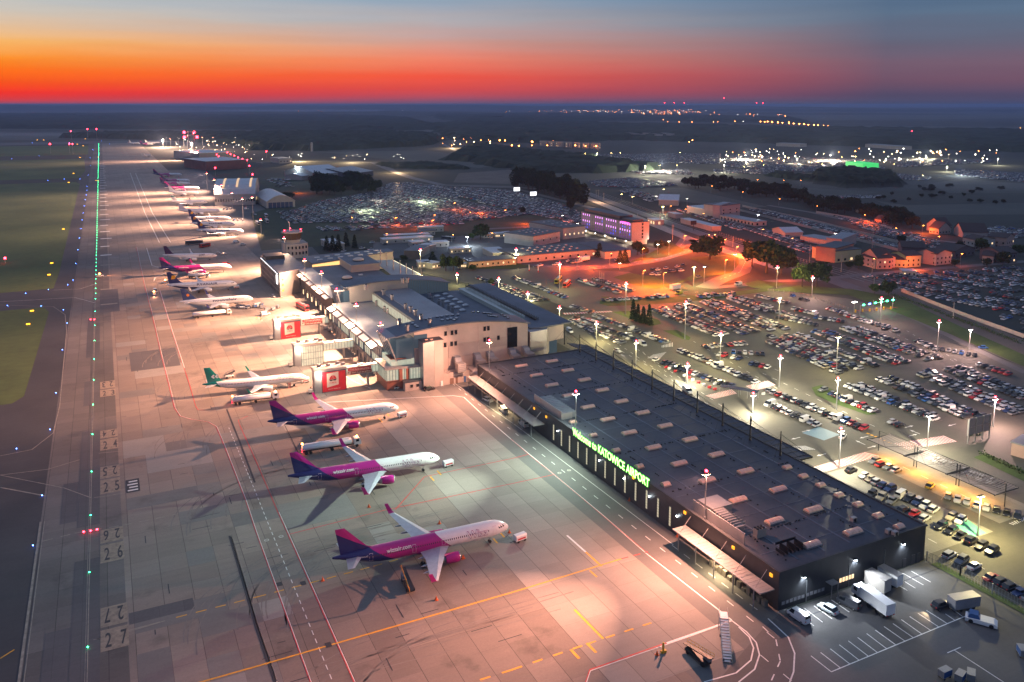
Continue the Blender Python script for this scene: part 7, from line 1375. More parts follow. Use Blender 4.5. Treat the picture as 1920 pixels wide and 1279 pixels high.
def truck(label, loc, rz, L_=14, kind='tank', name='tanker_truck', lit=False, cabc=(.7, .7, .7), group=None):
    e = empty(name, (*loc, .01), rz, label, 'truck', group); l = L_ / 2
    b_ = MB(); b_.loft([[(x, -1.2, .8), (x, 1.2, .8), (x, 1.2, h_), (x, -1.2, h_)] for x, h_ in ((l - 2.2, 2.9), (l - .5, 2.85), (l - .05, 1.8), (l, 1.0))]); b_.build('cab', mk('cab_paint_%d' % (hash(cabc) % 9999), cabc, .4), e)
    b_ = MB(); b_.add([(l - .42, -1.1, 2.75), (l - .02, -1.1, 1.85), (l - .02, 1.1, 1.85), (l - .42, 1.1, 2.75)], [[0, 1, 2, 3]]); b_.box(l - 1.7, l - .7, -1.23, -1.2, 1.8, 2.6); b_.box(l - 1.7, l - .7, 1.2, 1.23, 1.8, 2.6); b_.build('windscreen', glassd, e)
    b_ = MB(); b_.box(-l, l - 2.3, -.5, .5, .75, 1.0); b_.build('chassis', dark, e)
    b_ = MB()
    if kind == 'tank':
        b_.smooth = True; rr_ = [(-l, .6), (-l + .3, 1.0), (l - 3.2, 1.0), (l - 2.9, .6)]; b_.loft([[(x, 1.25 * s * math.cos(q), 2.0 + .95 * s * math.sin(q)) for q in [2 * math.pi * i / 14 for i in range(14)]] for x, s in rr_]); b_.smooth = False; b_.box(-l + .6, l - 3.6, -.4, .4, 2.95, 3.1)
    else: b_.box(-l, l - 2.4, -1.25, 1.25, 1.0, 3.5)
    b_.build('tank' if kind == 'tank' else 'cargo_box', m_awhite if kind != 'grey' else grey, e)
    for x in (-l + 1.2, -l + 2.6, -l + L_ * .5, l - 1.4):
        for s in (-1, 1): b_ = MB(); b_.tube((x, s * .85, .5), (x, s * 1.22, .5), .5, n=12); b_.build('wheel', tyre, e)
    for s in (-1, 1): b_ = MB(); b_.box(-l - .05, -l, s * .9 - .2, s * .9 + .2, .9, 1.1); b_.build('tail_light', redlamp if lit else tailm, e)
    if lit:
        b_ = MB(); b_.ball(l - 1.2, 0, 3.2, .3); b_.ball(-l + .2, .6, 3.1, .28); b_.build('beacon', orglamp, e)
        lx, ly = loc; lamp('POINT', (lx - math.cos(rz) * (l + .8), ly - math.sin(rz) * (l + .8), 2.4), 140, (1, .3, .08), .3); lamp('POINT', (lx + math.cos(rz) * (l + .8), ly + math.sin(rz) * (l + .8), 2.8), 220, (1, .45, .2), .3)
    return e
def seg(p1, p2, z=1.0): a = G(*p1, z); b = G(*p2, z); return ((a[0] + b[0]) / 2, (a[1] + b[1]) / 2), math.atan2(b[1] - a[1], b[0] - a[0]), math.dist(a, b)
c, r_, L_ = seg((566, 843), (676, 826), 1.5); truck('long white tanker with orange beacons between two purple airliners', c, r_, L_, lit=True)
c, r_, L_ = seg((435, 752), (523, 741), 1.5); truck('white tanker with orange beacon below the teal tailed aircraft', c, r_, L_, lit=True)
c, r_, L_ = seg((361, 592), (434, 584), 1.5); truck('cream tanker and trailer behind the orange disc tailed airliner', c, r_, L_)
c, r_, L_ = seg((350, 517), (395, 516), 1.5); truck('white tanker beside the navy finned airliner beyond the near rows', c, r_, min(L_, 13))
c, r_, L_ = seg((1670, 1148), (1604, 1100), 1.7); truck('pale grey mobile laboratory truck beside two box trailers', c, math.radians(97) if 0 else r_, L_, kind='box', name='box_truck')
c, r_, L_ = seg((554, 570), (581, 583)); bus('red and white apron bus in front of the pier wall', c, r_, 12.5, (.5, .03, .04), (.1, .1, .12))
c, r_, L_ = seg((346, 457), (382, 455)); bus('dark apron bus beyond the dark finned regional jet', c, r_, 13, (.05, .07, .09), (.3, .32, .34))
c, r_, L_ = seg((372, 463), (396, 459)); bus('red fire vehicle with lit lamps on the apron', c, r_, 9, (.5, .03, .03), (.5, .5, .5), name='fire_engine', cat='fire engine')
c, r_, L_ = seg((1053, 520), (1040, 533)); bus('yellow fronted bus at the bus bays, left one', c, r_, 12, (.55, .45, .05), (.6, .6, .55))
c, r_, L_ = seg((1069, 527), (1056, 540)); bus('red lit bus at the bus bays, right one', c, r_, 12, (.5, .06, .03), (.6, .6, .55))
c, r_, L_ = seg((496, 410), (505, 420)); bus('pale coach on the apron road, nearer one', c, r_, 13, (.55, .55, .58), (.6, .6, .62), group='coaches on the apron road')
c, r_, L_ = seg((496, 402), (502, 408)); bus('pale coach on the apron road, farther one', c, r_, 11, (.5, .5, .55), (.6, .6, .62), group='coaches on the apron road')
c, r_, L_ = seg((477, 414), (490, 424)); bus('white coach parked on the apron among the service vehicles', c, r_, 12, (.7, .66, .6), (.6, .6, .62), group='coaches on the apron road')
c, r_, L_ = seg((866, 450), (815, 446)); bus('dark coach before the orange roofed trailer', c, r_, 12, (.06, .07, .1), (.6, .6, .65))
c, r_, L_ = seg((1104, 486), (1084, 489)); truck('white box truck before the low brown building', c, r_, 10, kind='box', name='box_truck')
for (pa, pb), cn, kd, lab in ((((1513, 1165), (1482, 1144)), (.75, .75, .75), 'van', 'white van with green bonnet, leftmost beside the hall'), (((1570, 1150), (1535, 1130)), (.55, .62, .62), 'suv', 'silver patrol suv with green stripe second from left beside the hall'), (((1611, 1139), (1573, 1120)), (.05, .055, .07), 'van', 'dark van next to the laboratory truck'), (((1749, 1138), (1780, 1128)), (.02, .02, .025), 'suv', 'black car with glowing headlights in the service yard'),
    ((915, 749), (0, 0)) and (((950, 775), (938, 762)), (.7, .68, .62), 'van', 'white van on the service road beyond the hall canopy'), (((989, 800), (974, 788)), (.6, .58, .52), 'van', 'tan delivery van under the canopy end'), (((1062, 616), (1074, 624)), (.72, .75, .8), 'van', 'white and blue van outside the terminal corner'), (((1199, 641), (1211, 648)), (.6, .62, .65), 'van', 'silver van at the end of the front kerb row'), (((1280, 726), (1298, 738)), (.78, .78, .78), 'van', 'white minibus at the land side edge of the cable canopy'), (((1284, 547), (1262, 551)), (.62, .6, .05), 'van', 'bright yellow van beside the construction cabin'), (((1391, 531), (1377, 533)), (.6, .55, .55), 'van', 'white minibus on the glowing roundabout exit'), (((1349, 1112), (1385, 1130)), (.4, .4, .4), 'van', 'zz')):
    if lab == 'zz': continue
    c, r_, L_ = seg(pa, pb, .8); make_car(kd, '', c[0], c[1], r_, lab, None, name='van' if kd == 'van' else 'parked_car', color=cn)
x, y = G(1749, 1140); lamp('SPOT', (x - 2.2, y - .3, .75), 700, (1, .7, .4), .1, (-1, -.25, -.2), 80)
def boxtr(label, px, py, L_, W_, H_, rz, m_, name='box_trailer', extra=None):
    x, y = G(px, py); e = empty(name, (x, y, .01), rz, label, 'trailer'); b_ = MB(); b_.box(-L_ / 2, L_ / 2, -W_ / 2, W_ / 2, .6, .6 + H_); b_.build('body', m_, e)
    b_ = MB(); b_.box(-L_ / 2 - .04, L_ / 2 + .04, -W_ / 2 - .04, W_ / 2 + .04, .6 + H_, .68 + H_); b_.build('roof', m_alu, e)
    for sx in (-.25, .25):
        for s in (-1, 1): b_ = MB(); b_.tube((sx * L_, s * (W_ / 2 - .3), .35), (sx * L_, s * (W_ / 2 - .02), .35), .35, n=10); b_.build('wheel', tyre, e)
    b_ = MB(); b_.tube((L_ / 2, 0, .6), (L_ / 2 + 1.2, 0, .5), .07); b_.build('drawbar', steel, e)
boxtr('grey box trailer left of its twin by the hall wall', 1645, 1105, 5, 2.6, 3, R(96), m_conw); boxtr('smaller white box trailer right of its twin by the hall wall', 1668, 1094, 5, 2.3, 2.6, R(96), m_awhite); boxtr('grey generator container near the wire fence', 1806, 1140, 6.5, 2.4, 2.3, R(-12), grey, 'generator_container'); boxtr('white construction cabin with red board on the roundabout corner', 1266, 543, 7, 2.5, 2.6, R(8), m_awhite, 'site_cabin')
c, r_, L_ = seg((1858, 1168), (1822, 1158), .6); e = empty('pushback_tug', (*c, .01), r_, 'low white pushback tug with glass cab in the service yard', 'tug')
b_ = MB(); b_.loft([[(x, -1.3, .3), (x, 1.3, .3), (x, 1.3, h_), (x, -1.3, h_)] for x, h_ in ((-3, .8), (-2.4, 1.15), (.4, 1.15), (3, 1.0))]); b_.build('body', m_awhite, e); b_ = MB(); b_.loft([[(.2, -1.1, 1.15), (2.6, -1.1, 1.05), (2.2, -1.0, 2.0), (.6, -1.0, 2.0)], [(.2, 1.1, 1.15), (2.6, 1.1, 1.05), (2.2, 1.0, 2.0), (.6, 1.0, 2.0)]]); b_.build('cab', mk('blue_tinted_glass', (.05, .12, .3), .1), e)
for sx in (-1.9, 1.9):
    for s in (-1, 1): b_ = MB(); b_.tube((sx, s * 1.0, .45), (sx, s * 1.34, .45), .45, n=12); b_.build('wheel', tyre, e)
def gpu(label, px, py, rz=.15, m_=None, s=1.0, group='ground power units'):
    x, y = G(px, py); e = empty('power_unit', (x, y, .01), rz, label, 'power unit', group); b_ = MB(); b_.loft([[(xx, -.8 * s, .5), (xx, .8 * s, .5), (xx, .8 * s, 1.6 * s), (xx, .6 * s, 1.9 * s), (xx, -.6 * s, 1.9 * s), (xx, -.8 * s, 1.6 * s)] for xx in (-1.6 * s, 1.6 * s)]); b_.build('body', m_ or m_awhite, e)
    for sx in (-1, 1):
        for q in (-1, 1): b_ = MB(); b_.tube((sx * s, q * .6 * s, .3), (sx * s, q * .8 * s, .3), .3, n=10); b_.build('wheel', tyre, e)
    b_ = MB(); b_.tube((-1.6 * s, 0, .5), (-3.0 * s, .2, .3), .05); b_.build('drawbar', dark, e)
    b_ = MB(); b_.box(-1.2 * s, 1.2 * s, -.83 * s, -.8 * s, .75, 1.15); b_.build('stripe', red, e)
gpu('white ground power unit off the nose of the nearest airliner', 975, 1014); gpu('white ground power unit off the nose of the middle purple airliner', 840, 874); gpu('white ground power unit off the nose of the third purple airliner', 754, 782); gpu('white ground power unit beside the teal tailed aircraft nose', 572, 717); gpu('small white unit below the navy tailed airliner nose', 443, 541)
# mobile stairs and belt loaders
def stairs(label, p_lo, p_hi, w_=1.6, hgt=3.4, rails=True, m_=None, name='passenger_stairs'):
    a = G(*p_lo); b = G(*p_hi); d = math.dist(a, b); rz = math.atan2(b[1] - a[1], b[0] - a[0]); e = empty(name, (*a, .01), rz, label, 'stairs'); n = 16; b_ = MB()
    for i in range(n): b_.box(d * i / n, d * (i + .9) / n, -w_ / 2, w_ / 2, hgt * (i + 1) / n - .08, hgt * (i + 1) / n)
    b_.box(d, d + 1.8, -w_ / 2, w_ / 2, hgt - .1, hgt); b_.build('steps', m_ or m_awhite, e)
    b_ = MB()
    for s in (-1, 1):
        b_.tube((0, s * w_ / 2, .9), (d, s * w_ / 2, hgt + 1), .04, n=4); b_.tube((d, s * w_ / 2, hgt + 1), (d + 1.8, s * w_ / 2, hgt + 1), .04, n=4); b_.tube((0, s * w_ / 2, .1), (d, s * w_ / 2, hgt - .1), .09, n=4)
        for i in range(7): b_.tube((d * i / 6, s * w_ / 2, hgt * i / 6), (d * i / 6, s * w_ / 2, hgt * i / 6 + .95), .03, n=4)
        b_.tube((d + 1.5, s * w_ / 2, 0), (d + 1.2, s * w_ / 2, hgt), .07, n=4); b_.tube((d * .5, s * w_ / 2, 0), (d * .5, s * w_ / 2, hgt * .5), .06, n=4)
    b_.build('handrail', steel, e)
    for x in (.3, d * .9):
        for s in (-1, 1): b_ = MB(); b_.tube((x, s * .6, .3), (x, s * .8, .3), .3, n=8); b_.build('wheel', tyre, e)
stairs('white wheeled passenger stairs standing alone near the apron corner', (1364, 1243), (1356, 1190), 1.7, 4.0)
stairs('stairs with red rails at the door of the teal tailed aircraft', (544, 728), (539, 716), 1.3, 2.7, m_=mk('red_white_steps', (.5, .15, .15), .5))
def loader(label, p1, p2, m_, m2, name='belt_loader'):
    c, rz, L_ = seg(p1, p2, .8); e = empty(name, (*c, .01), rz, label, 'belt loader'); l = L_ / 2; b_ = MB(); b_.box(-l * .75, l * .75, -.9, .9, .45, .95); b_.build('chassis', m_, e)
    b_ = MB(); b_.loft([[(-l, -.45, 1.0), (-l, .45, 1.0), (-l, .45, 1.2), (-l, -.45, 1.2)], [(l, -.45, 2.3), (l, .45, 2.3), (l, .45, 2.5), (l, -.45, 2.5)]]); b_.build('belt', blackm, e)
    b_ = MB(); b_.loft([[(-l, s * .6, 1.35), (-l, s * .6 + .06, 1.35), (l, s * .6 + .06, 2.75), (l, s * .6, 2.75)] for s in (1,)] + [[(-l, .6, 1.25), (-l, .66, 1.25), (l, .66, 2.65), (l, .6, 2.65)]])
    for k in range(8): q = -l + 2 * l * k / 7; b_.tube((q, .63, 1.2 + 1.3 * k / 7), (q, .63, 1.9 + 1.3 * k / 7), .05, n=4)
    b_.tube((-l, .63, 1.9), (l, .63, 3.2), .06, n=4); b_.build('guard_rail', m2, e)
    b_ = MB(); b_.box(l * .3, l * .75, .25, .95, .95, 1.9); b_.build('cab', grey, e)
    for x in (-l * .55, l * .55):
        for s in (-1, 1): b_ = MB(); b_.tube((x, s * .7, .38), (x, s * .95, .38), .38, n=10); b_.build('wheel', tyre, e)
loader('black and orange belt loader in the shadow of the nearest airliner wing', (773, 1111), (757, 1076), dark, mk('orange_rail', (.6, .25, .03), .5)); loader('yellow railed belt loader near the apron corner beside the stairs', (1284, 1208), (1334, 1250), dark, yellow); loader('white belt loader behind the orange disc tailed airliner', (470, 577), (440, 574), white, steel); loader('small loader beyond the teal tailed aircraft fuselage', (420, 706), (440, 703), white, steel)
# baggage carts
def carts(label, pts, m_, group):
    for k, (px, py) in enumerate(pts):
        x, y = G(px, py); e = empty('baggage_cart', (x, y, .01), .3 * k, label % ord_(k + 1), 'baggage cart', group); b_ = MB(); b_.box(-1.2, 1.2, -.7, .7, .4, .5); b_.box(-1.2, -1.15, -.7, .7, .5, 1.7); b_.box(1.15, 1.2, -.7, .7, .5, 1.7); b_.box(-1.2, 1.2, -.72, .72, 1.7, 1.78); b_.build('frame', steel, e); b_ = MB(); b_.box(-1.12, 1.12, -.68, .68, .5, 1.68); b_.build('curtain', m_, e)
        for sx in (-.8, .8):
            for s in (-1, 1): b_ = MB(); b_.tube((sx, s * .5, .2), (sx, s * .65, .2), .2, n=8); b_.build('wheel', tyre, e)
bluem = mk('blue_tarpaulin', (.03, .09, .25), .6)
carts('blue curtained baggage cart behind the orange disc airliner, %s from left', ((452, 577), (464, 578), (478, 577), (490, 575)), bluem, 'carts beside the airliner with the orange disc'); carts('grey baggage cart on the apron left of the red bus, %s from left', ((492, 578), (500, 583), (512, 582), (521, 578)), grey, 'carts left of the red bus'); carts('white equipment cart between the boarding towers, %s from left', ((604, 611), (611, 617), (619, 621), (626, 617), (614, 607)), m_awhite, 'carts between the towers')
carts('blue cart among the far airliners, %s from left', ((420, 394), (426, 394), (432, 393), (439, 414), (446, 414), (455, 414)), bluem, 'carts among far airliners'); carts('blue dolly at the near right picture edge, %s from left', ((1771, 1270), (1800, 1277), (1820, 1275), (1916, 1229)), bluem, 'blue dollies')
for k, (px, py, kd, cn, rz) in enumerate(((485, 575, 'van', 'white', .2), (497, 591, 'van', 'white', .4), (512, 557, 'hatchback', 'silver', -1.2), (443, 455, 'van', 'white', 0), (456, 460, 'suv', 'white', .1), (419, 477, 'hatchback', 'white', .1), (409, 476, 'hatchback', 'silver', .1), (291, 548, 'van', 'white', -1.5), (313, 508, 'hatchback', 'grey', 0), (462, 393, 'van', 'white', 0), (478, 403, 'suv', 'silver', -1.2), (424, 497, 'van', 'red', 0))):
    x, y = G(px, py); make_car(kd, cn, x, y, rz, f'{cn} service {kd} on the apron, ' + ('left of the red bus', 'front of the pier corner carts', 'by the painted stripes before the pier', 'large beside the grey shed', 'before the grey shed', 'off the dark finned jet nose, right one', 'off the dark finned jet nose, left one', 'driving toward the camera mid apron', 'by the tail of the purple far airliner', 'near the blue carts', 'on the road behind the tall masts', 'at the purple far airliner nose')[k], 'service vehicles on the apron', lights=False)
for (px, py), c_, d_, pw_ in (((187, 519), (1, .32, .1), (1, .1, -.1), 1500), ((310, 531), (1, .45, .15), (-1, 0, -.1), 1200), ((289, 553), (1, .4, .2), (0, -1, -.1), 900)):
    x, y = G(px, py); make_car('suv', 'white', x, y, 0 if px < 250 else (math.pi if px > 300 else -1.57), 'follow me car with orange beacon %s' % {187: 'on the green centre line', 310: 'by the navy tail', 289: 'mid apron'}[px], 'orange lit cars on the apron', lights=False); lamp('SPOT', (x + d_[0] * 3, y + d_[1] * 3, 1.0), pw_ * 3, c_, .1, d_, 60); b_ = MB(); b_.ball(0, 0, 0, .45); tag(b_.build('roof_beacon', orglamp, loc=(x, y, 2.0)), 'orange beacon on the roof of a follow me car', 'beacon', 'roof beacons')
# cones
for k, (px, py) in enumerate(((824, 982), (605, 1089), (869, 1047), (818, 1125), (955, 999), (1232, 1228), (692, 951), (1270, 1006), (867, 1048), (1180, 939))):
    x, y = G(px, py); b_ = MB(); b_.cyl(0, 0, .05, .95, .32, .05, n=10); b_.box(-.4, .4, -.4, .4, 0, .06); tag(b_.build('traffic_cone', mk('orange_cone', (.7, .12, .02), .5), loc=(x, y, .02)), 'orange cone on the concrete near the aircraft stands', 'cone', 'cones on the apron')
x, y = G(1232, 1228); b_ = MB(); b_.cyl(0, 0, 0, 2.2, .25, .2); b_.box(-.5, .6, -.3, .3, 0, .5); tag(b_.build('yellow_hydrant', yellow, loc=(x + 1.5, y, .02)), 'short yellow post standing alone near the apron corner', 'post')
# red and white barriers by the car park
for k, (u, v) in enumerate(((1155, 1000), (1180, 1010), (1225, 1030), (1290, 1062), (1325, 1078), (1355, 1095), (1400, 1115), (1440, 1132), (1480, 1150), (1522, 1125), (1520, 1165), (1885, 1200))):
    x, y = G(960 + u / 4, 440 + v / 4) ; b_ = MB(); b_.box(-.75, .75, -.2, .2, 0, .8); b_.box(-.55, .55, -.28, .28, 0, .3); tag(b_.build('plastic_barrier', (red if k % 2 == 0 else white), loc=(x, y, .03)), '%s plastic barrier in the broken line by the front bays' % ('red', 'white')[k % 2], 'barrier', 'plastic barriers')
# toll gates
for k in range(6):
    px = 1604 + k * 13.2; py = 586 + k * -1.2; x, y = G(px, py); e = empty('toll_barrier', (x, y, 0), -1.0, 'yellow toll barrier machine, %s from the left' % ord_(k + 1), 'barrier gate', 'toll barriers'); b_ = MB(); b_.box(-.4, .4, -.3, .3, 0, 1.5); b_.build('cabinet', yellow, e); b_ = MB(); b_.box(.4, 3.4, -.05, .05, 1.15, 1.27); b_.build('arm', red, e)
x1, y1 = G(1612, 590); x2, y2 = G(1680, 578); e = empty('toll_gantry', (x1, y1, 0), math.atan2(y2 - y1, x2 - x1), 'gantry with green signals above the toll barriers', 'gantry'); Lg = math.dist((x1, y1), (x2, y2)); b_ = MB(); b_.box(0, Lg, -.15, .15, 4.6, 4.9)
for k in (0, .35, .9): b_.box(Lg * k, Lg * k + .25, -.12, .12, 0, 6.5 if k else 4.6)
b_.build('frame', steel, e)
for k in range(6): b_ = MB(); b_.box(Lg * (k + .5) / 6.2 - .7, Lg * (k + .5) / 6.2 + .7, -.35, -.16, 4.7, 5.3); b_.build('signal', greenlamp if k != 1 else bluelamp, e)
lamp('POINT', (x2 - 10, y2 + 2, 5.4), 2400, (1, .75, .6), .2); b_ = MB(); b_.box(-1.5, 1.5, -.3, .3, 6.0, 6.3); b_.box(-.1, .1, -.1, .1, 0, 6.0, 1); x, y = G(1601, 588); tag(b_.build('twin_lamp', [whitelamp, steel], loc=(x, y, 0)), 'bright white twin lamp left of the toll barriers', 'lamp')
# cable roofed car sheds
for i, (yA, yB) in enumerate(((175, 161.5), (161.2, 147.5), (147.2, 133))):
    e = empty('cable_shed', (215.5, (yA + yB) / 2, 0), 0, ('ribbed cable roofed car shed, farthest of three', 'ribbed cable roofed car shed, middle of three', 'ribbed cable roofed car shed, nearest of three')[i], 'car shed', 'cable roofed car sheds'); hL = (yA - yB) / 2
    b_ = MB(); n = 10; ks = [-5.1 + 10.2 * j / n for j in range(n + 1)]; zz = lambda u: 4.2 + .5 * (u / 5.2) ** 2
    for y_ in np.arange(-hL, hL, .8): b_.add([(u, y_, zz(u)) for u in ks] + [(u, y_ + .6, zz(u)) for u in ks], [[j, j + 1, n + 2 + j, n + 1 + j] for j in range(n)])
    b_.build('roof', mk('shed_mesh', (.27, .22, .20), .6), e); b_ = MB()
    for u in (-5.2, 5.1): b_.box(u, u + .12, -hL, hL, 4.6, 4.75)
    for y_ in (-hL, hL - .12): b_.box(-5.2, 5.2, y_, y_ + .12, 4.35, 4.6)
    for y_ in (-hL + .3, hL - .3): b_.box(-.1, .1, y_ - .1, y_ + .1, 0, 6.6)
    for s in (-1, 1): b_.tube((0, s * (hL - .3), 6.5), (5, 0, 4.7), .05); b_.tube((0, s * (hL - .3), 6.5), (-5, 0, 4.7), .05)
    b_.build('frame', dark, e)
for y_ in (168, 158, 148, 139): lamp('AREA', (212.5, y_, 4.0), 1500, (1, .42, .08), 1).data.size = 2.5
# billboard, bus shelter, fences, walls, houses' walls
x1, y1 = G(1813, 832); x2, y2 = G(1856, 820); e = empty('billboard', (x1, y1, 0), math.atan2(y2 - y1, x2 - x1), 'large billboard frame seen from behind, beside the hedge', 'billboard'); b_ = MB(); b_.box(0, 11, 0, .25, 2.6, 8.2)
b_.build('panel', grey, e); b_ = MB()
for x in (0, 3.6, 7.2, 10.8): b_.box(x, x + .3, -.3, 0, 0, 8.4)
b_.box(0, 11, -.2, -.01, 5.2, 5.4); b_.build('frame', steel, e)
x1, y1 = G(1386, 742); e = empty('bus_shelter', (x1, y1, 0), -1.0, 'glass roofed bus shelter beside the front bays', 'shelter'); b_ = MB(); b_.box(-7, 7, -1.6, 1.6, 2.7, 2.85); b_.build('roof', mk('shelter_roof', (.05, .055, .06), .2), e); b_ = MB()
for x in (-6.8, -3.4, 0, 3.4, 6.7):
    for y_ in (-1.5, 1.4): b_.box(x, x + .1, y_, y_ + .1, 0, 2.7)
b_.build('posts', steel, e)
def fence(name, label, pts, h, m_, posts=3.0, mesh=False, th=.12, cat='fence'):
    P2 = PX(pts); e = empty(name, (*P2[0], 0), 0, label, cat); ox, oy = P2[0]
    b_ = MB()
    for a, b__ in zip(P2, P2[1:]):
        a = Vector((a[0] - ox, a[1] - oy)); b2 = Vector((b__[0] - ox, b__[1] - oy)); d = (b2 - a); n_ = Vector((-d.y, d.x)).normalized() * th / 2
        if mesh:
            k = int(d.length / .7)
            for i in range(k): p = a + d * i / k; b_.box(p.x - .02, p.x + .02, p.y - .02, p.y + .02, 0, h)
            for z in (.1, h * .5, h): b_.add([(*(a - n_), z - .03), (*(b2 - n_), z - .03), (*(b2 - n_), z + .03), (*(a - n_), z + .03)], [[0, 1, 2, 3]])
        else: b_.prism([tuple(a - n_), tuple(b2 - n_), tuple(b2 + n_), tuple(a + n_)], 0, h)
    b_.build('panel', m_, e); b_ = MB()
    for a, b__ in zip(P2, P2[1:]):
        L__ = math.dist(a, b__); k = max(1, int(L__ / posts))
        for i in range(k + 1): x = a[0] + (b__[0] - a[0]) * i / k - ox; y = a[1] + (b__[1] - a[1]) * i / k - oy; b_.box(x - .1, x + .1, y - .1, y + .1, 0, h + .15)
    b_.build('posts', steel, e)
fence('wire_fence', 'tall wire fence between the service yard and the car park', [(1737, 1052), (1800, 1080), (1925, 1150)], 2.4, steel, 6, True)
fence('concrete_wall', 'pale concrete wall round the dark right lot', [(1690, 547), (1760, 575), (1830, 602), (1925, 636)], 2, m_conw, 4, cat='wall'); fence('concrete_wall', 'long panel wall in front of the blue car row', [(1388, 396), (1500, 424), (1680, 470), (1760, 492)], 2.2, m_conw, 5, cat='wall'); fence('concrete_wall', 'second long panel wall behind the first', [(1392, 388), (1520, 415), (1700, 460)], 2.2, m_conw, 5, cat='wall'); fence('concrete_wall', 'pale wall below the dark trees', [(1530, 400), (1600, 412), (1672, 432)], 2.4, m_conw, 4, cat='wall')
fence('road_railing', 'thin railing along the northern exit road', [(1440, 545), (1500, 552), (1590, 580)], 1.1, steel, 3, True)
fence('track_fence', 'long railing beside the railway tracks', [(1180, 385), (1290, 420), (1450, 470), (1560, 510)], 1.6, dark, 4, True)
# road side flags and poles
for k, (px, pt, pb2) in enumerate(((1124, 508, 529), (1128, 510, 531), (1132, 512, 532))): bx, by = G(px, pb2); b_ = MB(); b_.cyl(0, 0, 0, top_height(px, pt, bx, by), .09, n=6); tag(b_.build('flagpole', steel, loc=(bx, by, 0)), 'bare flagpole behind the near row of the bus bays, %s from left' % ord_(k + 1), 'flagpole', 'bare flagpoles')
for k, (px, py) in enumerate(((1009, 510), (992, 508))): x, y = G(px, py); b_ = MB(); b_.box(-.25, .25, -.25, .25, 0, 4.2, 1); b_.box(-.27, .27, -.27, .27, 0, .9, 0); tag(b_.build('marker_column', [red, white], loc=(x, y, 0)), 'white column with red foot by the lot entry, %s one' % ('right', 'left')[k], 'column', 'red footed columns')
for k, (px, pt, pb2) in enumerate(((1236, 425 - 28, 425), (1261, 422, 452), (1404, 453, 475), (1238, 397, 426), (1374, 443, 463), (1635, 430, 470), (1577, 478, 510), (1787, 567, 597), (1638, 520, 545), (1518, 458, 490), (1105, 354, 372), (1118, 357, 370), (1122, 356, 370), (1132, 362, 375), (1129, 398, 420), (1195, 400, 412))):
    bx, by = G(px, pb2); b_ = MB(); h_ = top_height(px, pt, bx, by); b_.cyl(0, 0, 0, h_, .2, .14, n=6); b_.box(-1.2, 1.2, -.06, .06, h_ - .9, h_ - .75); tag(b_.build('utility_pole', m_conw, loc=(bx, by, 0)), 'grey utility pole %s' % ('at the station left end', 'before the platform shelter', 'between the two big trees', 'over the red road', 'right of the round big tree', 'by the small houses', 'at the brown wall building', 'beside the dark lot wall', 'left of the dark lot bushes', 'over the tracks right of trees', 'first at the poplar end', 'second at the poplar end', 'third at the poplar end', 'fourth at the poplar end', 'behind the hotel', 'right of the hotel roof')[k], 'pole', 'utility poles')
x, y = G(1300, 432); b_ = MB(); b_.box(-3, 3, -.2, .2, 5, 8.5); b_.cyl(0, 0, 0, 5, .3, n=6); tag(b_.build('dark_billboard', [dark], loc=(x, y, 0)), 'small dark billboard before the platform shelter', 'billboard')
for k, (px, py) in enumerate(((969, 361), (1000, 370))): x, y = G(px, py + 5); b_ = MB(); b_.box(-4, 4, -.3, .3, 5, 9.5, 0); b_.box(-.3, .3, -.3, .3, 0, 5, 1); tag(b_.build('lit_billboard', [mk('billboard_light', (.8, .8, .8), .4, emit=(.9, .95, 1), es=1.6), steel], loc=(x, y, 0)), 'small glowing white billboard by the road, %s one' % ('left', 'right')[k], 'billboard', 'glowing billboards')
# light planes
for k, (px, py) in enumerate(((548, 331), (562, 337), (540, 339))):
    x, y = G(px, py); e = empty('light_plane', (x, y, 0), .3 + k, 'small light plane on the floodlit grass, %s one' % ('rear', 'right', 'left')[k], 'light plane', 'light planes'); b_ = MB(); b_.loft([[(xx, r__ * math.cos(q), 1.6 + r__ * math.sin(q)) for q in [2 * math.pi * i / 8 for i in range(8)]] for xx, r__ in ((-4, .15), (-1, .6), (2, .7), (3.6, .3))]); b_.build('fuselage', m_awhite, e); b_ = MB(); b_.box(.2, 1.8, -6, 6, 2.2, 2.35); b_.build('wing', m_awhite, e); b_ = MB(); b_.box(-4.2, -3.2, -1.8, 1.8, 1.7, 1.8); b_.box(-4.3, -3.3, -.06, .06, 1.7, 3.2); b_.build('tail', m_awhite, e)

